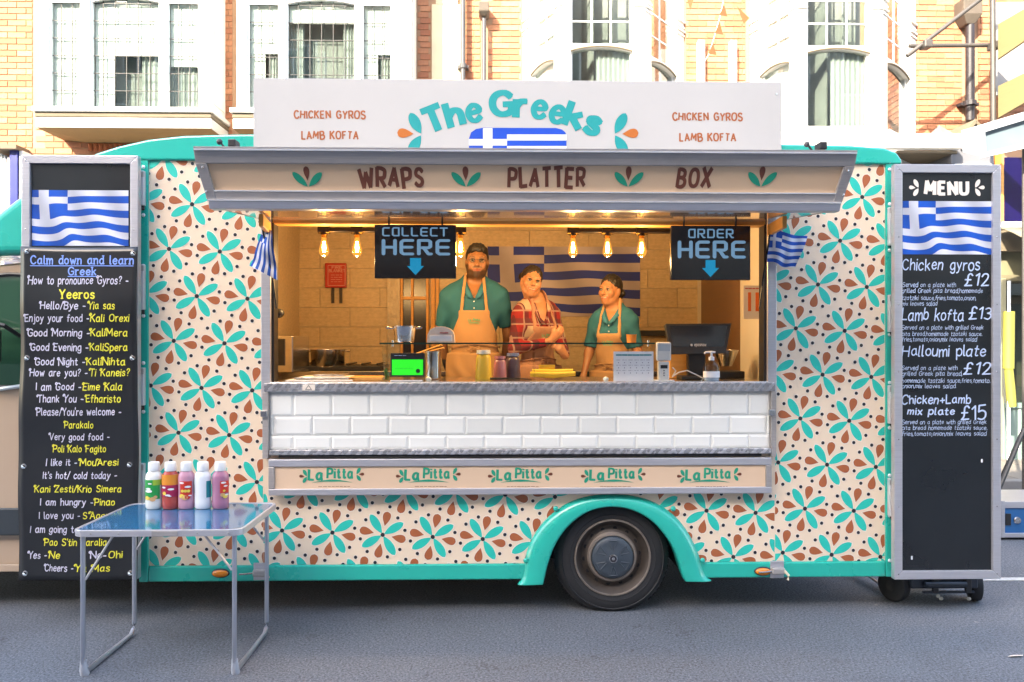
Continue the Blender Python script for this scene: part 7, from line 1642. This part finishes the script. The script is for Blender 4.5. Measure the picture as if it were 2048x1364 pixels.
def person(label, loc, yaw, scale, fem, head, arms, top, hair, skin, beard=0, smile=0, bun=None, glasses=0, lean=0., plaid=False, apron_wide=.105, apron_mat=None, logo=True):
    root = thing('person', label, 'person', loc); T = Matrix.Translation(loc) @ Matrix.Rotation(yaw, 4, 'Z') @ Matrix.Rotation(lean, 4, 'Y') @ Matrix.Scale(scale, 4)
    hy, hp, hr, hoff = head; HC = np.array([0 + hoff[0], -.015 + hoff[1], 1.615 + hoff[2]]); R = rotm(hy, hp, hr)
    H = lambda p: tuple(R @ np.array(p) + HC)
    sh = .142 if fem else .180
    torso = [(ell((0, .0, 1.29), (.128 if fem else .160, .092 if fem else .108, .19)), .05), (ell((0, .0, 1.10), (.108 if fem else .140, .095 if fem else .108, .16)), .06), (ell((0, .015, .93), (.158 if fem else .160, .12, .13)), .06),
             (cone((-sh + .045, .01, 1.385), (sh - .045, .01, 1.385), .056, .056), .06), (cone((0, .02, 1.50), (-sh + .045, .02, 1.425), .050, .042), .04), (cone((0, .02, 1.50), (sh - .045, .02, 1.425), .050, .042), .04)]
    if fem: torso += [(ell((-.060, -.070, 1.275), (.054, .050, .055)), .04), (ell((.060, -.070, 1.275), (.054, .050, .055)), .04)]
    upper = []; fore = []; hands = []
    for s_, (E, W, Hd, curl) in zip((-1, 1), arms):
        S = (s_ * sh, .01, 1.378); k = .84 if fem else .95
        upper.append((cone(S, E, .053 * k, .041 * k), .05)); fore.append((cone(E, W, .040 * k, .026 * k), .03))
        E_, W_, Hd = map(np.array, (E, W, Hd)); dr = Hd - W_; dr = dr / np.linalg.norm(dr); pn = np.cross(dr, (0, 1, .01)); pn = pn / (np.linalg.norm(pn) or 1); bk = np.cross(pn, dr)
        pc = W_ + dr * .085
        hands.append((cone(W_, W_ + dr * .04, .026 * k, .024 * k), .02)); 
        for q in (-1.2, -.4, .4, 1.2): hands.append((cone(W_ + dr * .03 + pn * .010 * q, pc + pn * .016 * q, .015, .013), .018))
        for q, ln in ((-1.5, .06), (-.5, .075), (.5, .08), (1.5, .07)):
            b0 = pc + pn * .0135 * q; k1 = b0 + dr * ln * .5 + bk * ln * .25 * curl; k2 = b0 + dr * ln * (.9 - .5 * curl) + bk * ln * .8 * curl
            hands += [(cone(b0, k1, .0095, .0088), .006), (cone(k1, k2, .0088, .0072), .005)]
        tb0 = W_ + dr * .035 + pn * (-s_) * .018; tk = tb0 + dr * .03 + pn * (-s_) * .022 + bk * .01; hands += [(cone(tb0, tk, .0125, .0105), .012), (cone(tk, tk + dr * .032 + bk * .012, .0105, .008), .006)]
    legs = []
    for s_ in (-1, 1): legs += [(cone((s_ * .088, .01, .90), (s_ * .098, -.01, .50), .085, .056), .04), (cone((s_ * .098, -.01, .50), (s_ * .10, .02, .09), .056, .038), .02), (cone((s_ * .10, .03, .045), (s_ * .11, -.14, .032), .042, .030), .02)]
    nk = (cone((0, .025, 1.42), H((0, .03, -.06)), .056 if not fem else .047, .050 if not fem else .043), .03)
    jw = .95 if not fem else .84
    hd = [(ell(H((0, .022, .035)), (.072 if not fem else .070, .093, .090), R), .0), (ell(H((0, -.012, -.035)), (.060 * jw, .072, .075), R), .05), (ell(H((0, -.058, -.088)), (.026, .026, .022), R), .03),
          (cone(H((-.036, -.030, -.072)), H((-.056, .01, -.03)), .018, .016), .03), (cone(H((.036, -.030, -.072)), H((.056, .01, -.03)), .018, .016), .03),
          (ell(H((-.040, -.058, -.018)), (.021, .02, .022), R), .03), (ell(H((.040, -.058, -.018)), (.021, .02, .022), R), .03),
          (cone(H((-.040, -.066, .031)), H((.040, -.066, .031)), .013, .013), .02),
          (cone(H((0, -.076, .022)), H((0, -.104, -.020)), .0075, .0120), .010), (ell(H((-.011, -.093, -.024)), (.0085, .009, .007), R), .006), (ell(H((.011, -.093, -.024)), (.0085, .009, .007), R), .006),
          (ell(H((0, -.074, -.056)), (.030, .016, .022), R), .02)]
    lipz = -.052; mw = .022 + .006 * smile
    lips = [(cone(H((-mw, -.080, lipz + .006 * smile)), H((0, -.090, lipz)), .0042, .0058), .004), (cone(H((mw, -.080, lipz + .006 * smile)), H((0, -.090, lipz)), .0042, .0058), .004), (cone(H((-mw * .7, -.083, lipz - .009)), H((mw * .7, -.083, lipz - .009)), .0058, .0058), .005)]
    ears = [(ell(H((s_ * (.074 if not fem else .071), .018, -.002)), (.009, .019, .031), R), .008) for s_ in (-1, 1)]
    sock = [ell(H((s_ * .031, -.092, .010)), (.0175, .018, .0125), R) for s_ in (-1, 1)]
    ax_z = lambda zlo, zhi: axes(zlo, zhi, .009)
    xs = fine(-.46, .46, .010, HC[0] - .105, HC[0] + .105, .0042); ys = fine(-.42, .22, .010, HC[1] - .125, HC[1] + .12, .0042); zs = fine(-.005, 1.40, .011, 1.44, 1.80, .0042)
    g = Grid(xs, ys, zs)
    for (f, lo, hi), k in torso + upper + fore + legs + [nk]: g.op(f, lo, hi, k)
    for (f, lo, hi), k in hands: g.op(f, lo, hi, k)
    for (f, lo, hi), k in hd: g.op(f, lo, hi, k)
    for f, lo, hi in sock: g.op(lambda X, Y, Z, f=f: -f(X, Y, Z) * -1, lo, hi, .008, sub=True)
    for (f, lo, hi), k in lips + ears: g.op(f, lo, hi, k)
    V, F = nets(g)
    # colour by place: lips, brows, stubble, blush; shade painted into eye sockets and nostrils
    L = (V - HC) @ R; x_, y_, z_ = L.T; head_m = (z_ > -.13) & (np.abs(x_) < .1) & (np.abs(y_) < .13)
    C = np.tile(np.array(skin), (len(V), 1)); fr_ = y_ < -.02
    def paint(mask, col): C[:] = C * (1 - mask[:, None]) + np.array(col) * mask[:, None]
    G = lambda a: np.clip(a, 0, 1)
    paint(G(1 - np.hypot((np.abs(x_) - .045) / .02, (z_ + .022) / .02)) * fr_ * head_m * .4, (skin[0] * 1.05, skin[1] * .62, skin[2] * .6))
    if beard:
        bm = G((-.048 - z_ + .30 * np.clip(np.abs(x_) - .030, 0, 1)) / .016) * G((z_ + .125) / .02) * G((.045 - y_) / .03) * head_m
        bm = np.maximum(bm, G((np.abs(x_) - .052) / .01) * G((-.0 - z_) / .02) * (y_ < .02) * head_m * (z_ > -.11)); bm = np.maximum(bm, G(1 - np.abs(z_ + .036) / .009) * (np.abs(x_) < .032) * fr_ * head_m)
        bm *= 1 - .8 * G(1 - np.hypot(x_ / .040, (z_ + .045) / .004) * .5) * 0
        paint(bm * .90, (.022, .011, .006))
    lz = z_ - (lipz + .006 * smile * (x_ / mw) ** 2) + .0035
    paint(G((.0105 - np.abs(lz)) / .003) * G((mw + .006 - np.abs(x_)) / .004) * (y_ < -.06) * head_m, (skin[0] * .78, skin[1] * .36, skin[2] * .38))
    if smile > .5: paint(G((.0030 - np.abs(lz - .0003)) / .0012) * G((mw - .003 - np.abs(x_)) / .003) * (y_ < -.06) * head_m, (.42, .36, .30))
    else: paint(G((.0018 - np.abs(lz - .001)) / .001) * G((mw - np.abs(x_)) / .003) * (y_ < -.06) * head_m * .8, (.10, .03, .025))
    bw_ = np.abs(x_) - .033; paint(G(1 - np.abs(z_ - .0335 + 3.5 * bw_ ** 2 * 4) / (.0058 if not fem else .0042)) * G((.021 - np.abs(bw_)) / .004) * fr_ * head_m * .92, (.022, .013, .009))
    eyd = np.hypot((np.abs(x_) - .031) / .0175, (z_ - .011) / .0105); paint(G(1.25 - eyd) * fr_ * head_m * .75, (skin[0] * .42, skin[1] * .30, skin[2] * .28))
    paint(G(1 - np.hypot((np.abs(x_) - .009) / .0045, (z_ + .0275) / .003)) * (y_ < -.075) * head_m, (.06, .02, .015))
    body_cl = (V[:, 2] < .95); C[body_cl] = (.02, .02, .025)
    body = mesh_from('body', V, F, m_skin, root, T, C)
    # eyes
    for s_ in (-1, 1):
        c_ = np.array(H((s_ * .031, -.0765, .0105))); n_ = R @ np.array((s_ * -.05 + .0, -1, 0)); e_ = MB(); seg = 14
        e_.ball(tuple(c_), .0125, 14, 10)
        fw_ = n_ / np.linalg.norm(n_)
        # iris: part of the ball that looks forward
        mi = []
        vv = np.array(e_.v); cen = np.array([vv[list(f)].mean(0) for f in e_.f]); dd_ = ((cen - c_) / .0125) @ fw_
        e_.mi = [1 if q > .72 else 0 for q in dd_]
        e_.v = [tuple(T @ Vector(p)) for p in e_.v]; e_.build('eye', [m_eyew, m_iris], root, smooth=True)
        # upper lid
        l_ = MB(); l_.tube([tuple(T @ Vector(H((s_ * (.031 + dx), -.0875 + 9 * dx * dx, .0185 - 28 * dx * dx)))) for dx in (-.015, -.0075, 0, .0075, .015)], .0028 * scale, 6, rs=[.0012, .0026, .003, .0026, .0012]); l_.build('eyelash', m_hair, root, smooth=True)
    # hair
    g = Grid(axes(HC[0] - .15, HC[0] + .15, .0045), axes(HC[1] - .14, HC[1] + .17, .0045), axes(HC[2] - .14, HC[2] + .14, .0045))
    hs = [(ell(H((0, .026, .040)), (.0800, .099, .0965), R), .0)]
    if hair == 'short': hs += [(ell(H((0, -.035, .088)), (.060, .050, .040), R), .03)]
    if bun is not None: hs += [(ell(H(bun), (.036, .036, .034), R), .012), (ell(H((bun[0] * .9, bun[1] - .01, bun[2] - .03)), (.020, .022, .03), R), .01)]
    for (f, lo, hi), k in hs: g.op(f, lo, hi, k)
    X, Y, Z = g.x[:, None, None] - HC[0], g.y[None, :, None] - HC[1], g.z[None, None, :] - HC[2]
    a, b, c = (R[0][0] * X + R[1][0] * Y + R[2][0] * Z, R[0][1] * X + R[1][1] * Y + R[2][1] * Z, R[0][2] * X + R[1][2] * Y + R[2][2] * Z)
    # face opening: below the hairline in front of the ears
    if hair == 'short': cutf = np.maximum(.072 - .9 * np.clip(np.abs(a) - .045, 0, 1) - c, -(-.018 - b)); cutf2 = np.maximum(-.030 - c, -.2 + 0 * b)
    else: cutf = np.maximum(.083 - 9.0 * a * a - c, -(.0 - b)); cutf2 = np.maximum(-.05 - c, -.2 + 0 * b)
    face_open = np.minimum(c - (.074 - (6 if hair == 'short' else 12) * np.abs(a) ** 2.0), (.012 - .15 * c) - b + .0)   # >0 keeps hair
    keep = np.maximum(c - (.070 - (5 if hair == 'short' else 9) * a * a) + .003 * np.sin(150 * a) + .002 * np.sin(310 * a + 1), b - ((-.022 if hair == 'short' else -.004) - .10 * c))
    keep = np.minimum(keep, c + (.055 if hair == 'short' else .065))
    if bun is not None: keep = np.maximum(keep, .05 - np.sqrt((a - bun[0]) ** 2 + (b - bun[1]) ** 2 + (c - bun[2] + .01) ** 2))
    g.d = np.maximum(g.d + .0032 * np.sin(95 * a + 40 * b) * np.sin(80 * b + 30 * c) * np.sin(60 * c + 9) + .0015 * np.sin(260 * a) + .0075 * np.exp(-np.clip(keep, 0, 1) / .012), -keep * .8).astype(np.float32)
    V, F = nets(g); mesh_from('hair', V, F, m_hair if hair != 'wavy' else m_hair2, root, T)
    # top
    rnd = lambda X, Y, Z: .0035 * np.sin(31 * X + 17 * Z) * np.sin(23 * Z + 11 * X + 4) + .003 * np.sin(55 * X - 38 * Z) * np.sin(12 * Z)
    def cloth_grid(infl, prims, step=.0085, zlo=.82, zhi=1.60):
        g = Grid(axes(-.44, .44, step), axes(-.40, .22, step), axes(zlo, zhi, step))
        for (f, lo, hi), k in prims: g.op(lambda X, Y, Z, f=f: f(X, Y, Z) - infl, lo - .02, hi + .02, k)
        return g, g.x[:, None, None], g.y[None, :, None], g.z[None, None, :]
    g, X, Y, Z = cloth_grid(.011, torso + upper + ([fo for fo in fore] if plaid else []))
    d = g.d + rnd(X, Y, Z); d = np.maximum(d, .86 - Z)
    for s_, (E, W, Hd, curl) in zip((-1, 1), arms):        # cut the sleeves
        E, W = np.array(E), np.array(W)
        if plaid: c0, dr = W - (W - E) * .12, W - E
        else:
            S = np.array((s_ * sh, .01, 1.378)); c0, dr = S + (E - S) * .80, E - S
        dr = dr / np.linalg.norm(dr); pl = (X - c0[0]) * dr[0] + (Y - c0[1]) * dr[1] + (Z - c0[2]) * dr[2]
        near = np.sqrt((X - c0[0]) ** 2 + (Y - c0[1]) ** 2 + (Z - c0[2]) ** 2) - .10
        d = np.maximum(d, np.minimum(pl, -near))
    # neckline
    vn = np.sqrt(X ** 2 + ((Y - .02) * .9) ** 2) - (.062 if not fem else .056)
    d = np.maximum(d, np.minimum(-vn, Z - 1.44) if False else -np.maximum(vn, 1.455 - Z))
    dn = np.maximum(np.abs(X) - (Z - (1.30 if plaid else 1.36)) * .42, Y + .01); d = np.maximum(d, -dn)
    g.d = d.astype(np.float32); V, F = nets(g); mesh_from('shirt', V, F, m_plaid if plaid else m_polo, root, T)
    # collar: two turned-down leaves
    if True:
        cm = m_plaid if plaid else m_polo2; zt_ = (1.30 if plaid else 1.365)
        for s_ in (-1, 1):
            cb_ = MB(); pts = [(s_ * .006, -.135 if fem else -.118, zt_ + .008), (s_ * .030, -.112, zt_ + .045), (s_ * .052, -.066, 1.455), (s_ * .068, -.005, 1.485), (s_ * .060, .055, 1.492), (0, .082, 1.495)]
            vs_ = []
            for i, p in enumerate(pts):
                out = Vector((p[0], p[1] - .02, 0)).normalized(); w_ = (.012, .034, .034, .030, .028, .028)[i]
                vs_ += [tuple(T @ (Vector(p) + Vector((0, 0, .004)))), tuple(T @ (Vector(p) + out * (w_ * .65) + Vector((s_ * .006, 0, -w_))))]
            cb_.add(vs_, [(2 * i, 2 * i + 1, 2 * i + 3, 2 * i + 2) for i in range(len(pts) - 1)]); cb_.build('collar', cm, root, smooth=True, solid=.005)
        if not plaid:
            for zz2 in (.0, .045, .085): 
                p = T @ Vector((.0, -.119 + .02 * 0, 1.345 - zz2)); MB().ball(tuple(p), .005, 8, 5).build('button', m_bolt, root)
    # apron: bib, shoulder straps, skirt
    infl = .021
    g, X, Y, Z = cloth_grid(infl, torso, .0075, .62, 1.56)
    wz = apron_wide * (.86 if fem else 1) + np.clip((1.24 - Z) * .42, 0, .07 if fem else .09); bibtop = 1.285
    reg = np.maximum(np.maximum(np.abs(X) - wz, Z - bibtop), Y + .0)
    sx_ = .085 + (Z - bibtop) * -.10; strap = np.maximum(np.maximum(np.abs(np.abs(X) - sx_) - .0105, bibtop - .03 - Z), -.2 + 0 * Y)
    skirt = np.maximum(np.maximum(np.abs(X) - .175, Z - 1.03), Y - .03)
    fold = .005 * np.sin(60 * X + 6 * np.sin(8 * Z)) * np.clip((1.05 - Z) * 6, 0, 1) + .003 * np.sin(22 * Z + 14 * X)
    dd_ = np.where(Z < 1.0, np.minimum(g.d, np.sqrt((X / 1.0) ** 2 + (Y * 1.2) ** 2) - .19 - (1.0 - Z) * .10), g.d) + fold
    g.d = np.maximum(dd_, np.minimum(np.minimum(reg, strap), skirt)).astype(np.float32); V, F = nets(g)
    am = apron_mat or m_apron
    ap = mesh_from('apron', V, F, am, root, T)
    # tied waist string
    rx, ry = (.132 if fem else .162) + .012, (.115 if fem else .128) + .012
    ps = [tuple(T @ Vector((rx * math.sin(a_), -ry * math.cos(a_), 1.045 + .012 * math.cos(a_ * 2)))) for a_ in np.linspace(-2.2, 2.2, 19)]
    MB().tube(ps, .0045, 6).build('apron_string', am, root, smooth=True)
    for s_ in (-1, 1): MB().tube([tuple(T @ Vector(p)) for p in ((.01, -ry - .004, 1.035), (s_ * .035, -ry - .015, 1.045), (s_ * .045, -ry - .015, 1.02), (s_ * .012, -ry - .008, 1.03), (s_ * .04, -ry - .012, .96))], .004, 6).build('string_bow', am, root, smooth=True)
    if logo:
        lb = MB(); write(lb, 'La Pitta', -.040, .040, 1.212, .017, 0, wt=2.0); n0 = len(lb.v)
        ribbon(lb, [(-.035 + .007 * i, 1.200 + .004 * math.sin(i * .35)) for i in range(11)], .0018, lambda x2, z2: (x2, z2), 0); ribbon(lb, [(-.03 + .007 * i, 1.192 + .003 * math.sin(i * .35)) for i in range(10)], .0012, lambda x2, z2: (x2, z2), 0)
        d0 = -(.143 if fem else .136); lb.v = [tuple(T @ Vector((x2, d0 + y2 + 2.2 * x2 * x2 - (0 if not fem else .012), z2))) for x2, y2, z2 in lb.v]; lb.build('apron_print', m_teal_dark, root)
    if glasses: 
        for s_ in (-1, 1):
            ps = [tuple(T @ Vector(H((s_ * .032 + .019 * math.cos(a_), -.100, .008 + .015 * math.sin(a_))))) for a_ in np.linspace(0, 2 * math.pi, 17)]; MB().tube(ps, .0011, 5, caps=False).build('glasses_rim', m_pipe, root)
            MB().tube([tuple(T @ Vector(H((s_ * .051, -.098, .012)))), tuple(T @ Vector(H((s_ * .079, .0, .012))))], .001, 5).build('glasses_arm', m_pipe, root)
        MB().tube([tuple(T @ Vector(H((-.013, -.101, .012)))), tuple(T @ Vector(H((0, -.103, .015)))), tuple(T @ Vector(H((.013, -.101, .012))))], .001, 5).build('glasses_bridge', m_pipe, root)
    return root
FZ = ZFL
def stand(pxx, pyt, Y_, scale): return (PX(pxx, Y_), Y_, P(pxx, pyt, Y_)[1] - 1.742 * scale)
def place(pxx, pyt, Y_, hgt):
    """scale so the top of the head meets the photo while the feet stand on the van floor"""
    zt_ = P(pxx, pyt, Y_)[1]; return (PX(pxx, Y_), Y_, FZ), (zt_ - FZ) / hgt
skm = (.50, .26, .13)
loc, s_ = place(949, 487, 5.55, 1.748)
person('young bearded man in a teal polo shirt and tan apron, tallest of the staff', loc, .0, s_, False, (.02, .02, .03, (.018, 0, 0)),
       [((-.235, .05, 1.13), (-.20, .12, .93), (-.17, .16, .85), .4), ((.238, .05, 1.13), (.205, .12, .93), (.19, .15, .85), .4)], 'polo', 'short', (.27, .125, .06), beard=1, smile=.3, glasses=1)
loc, s_ = place(1068, 529, 5.50, 1.748)
person('smiling woman in a red plaid shirt and tan apron, in the middle', (loc[0] + .02, loc[1], loc[2]), .45, s_, True, (-.30, .0, .20, (-.055, 0, -.005)),
       [((-.195, -.02, 1.12), (-.01, -.22, 1.18), (.05, -.26, 1.25), .9), ((.190, -.05, 1.12), (.11, -.23, 1.07), (.05, -.25, 1.12), .9)], 'plaid', 'wavy', (.37, .17, .09), smile=1, bun=(-.055, .075, .04), plaid=True, apron_mat=m_aprond)
loc, s_ = place(1226, 548, 5.50, 1.748)
person('smiling woman with dark hair tied in a bun, teal polo shirt, at the right', loc, -.42, s_, True, (-.28, .02, .04, (-.02, -.0, 0)),
       [((-.190, -.02, 1.13), (-.205, -.12, .95), (-.195, -.15, .88), .5), ((.195, .02, 1.13), (.19, -.10, .98), (.14, -.18, .98), .5)], 'polo', 'tied', (.32, .145, .073), smile=1, bun=(.03, .115, -.015))
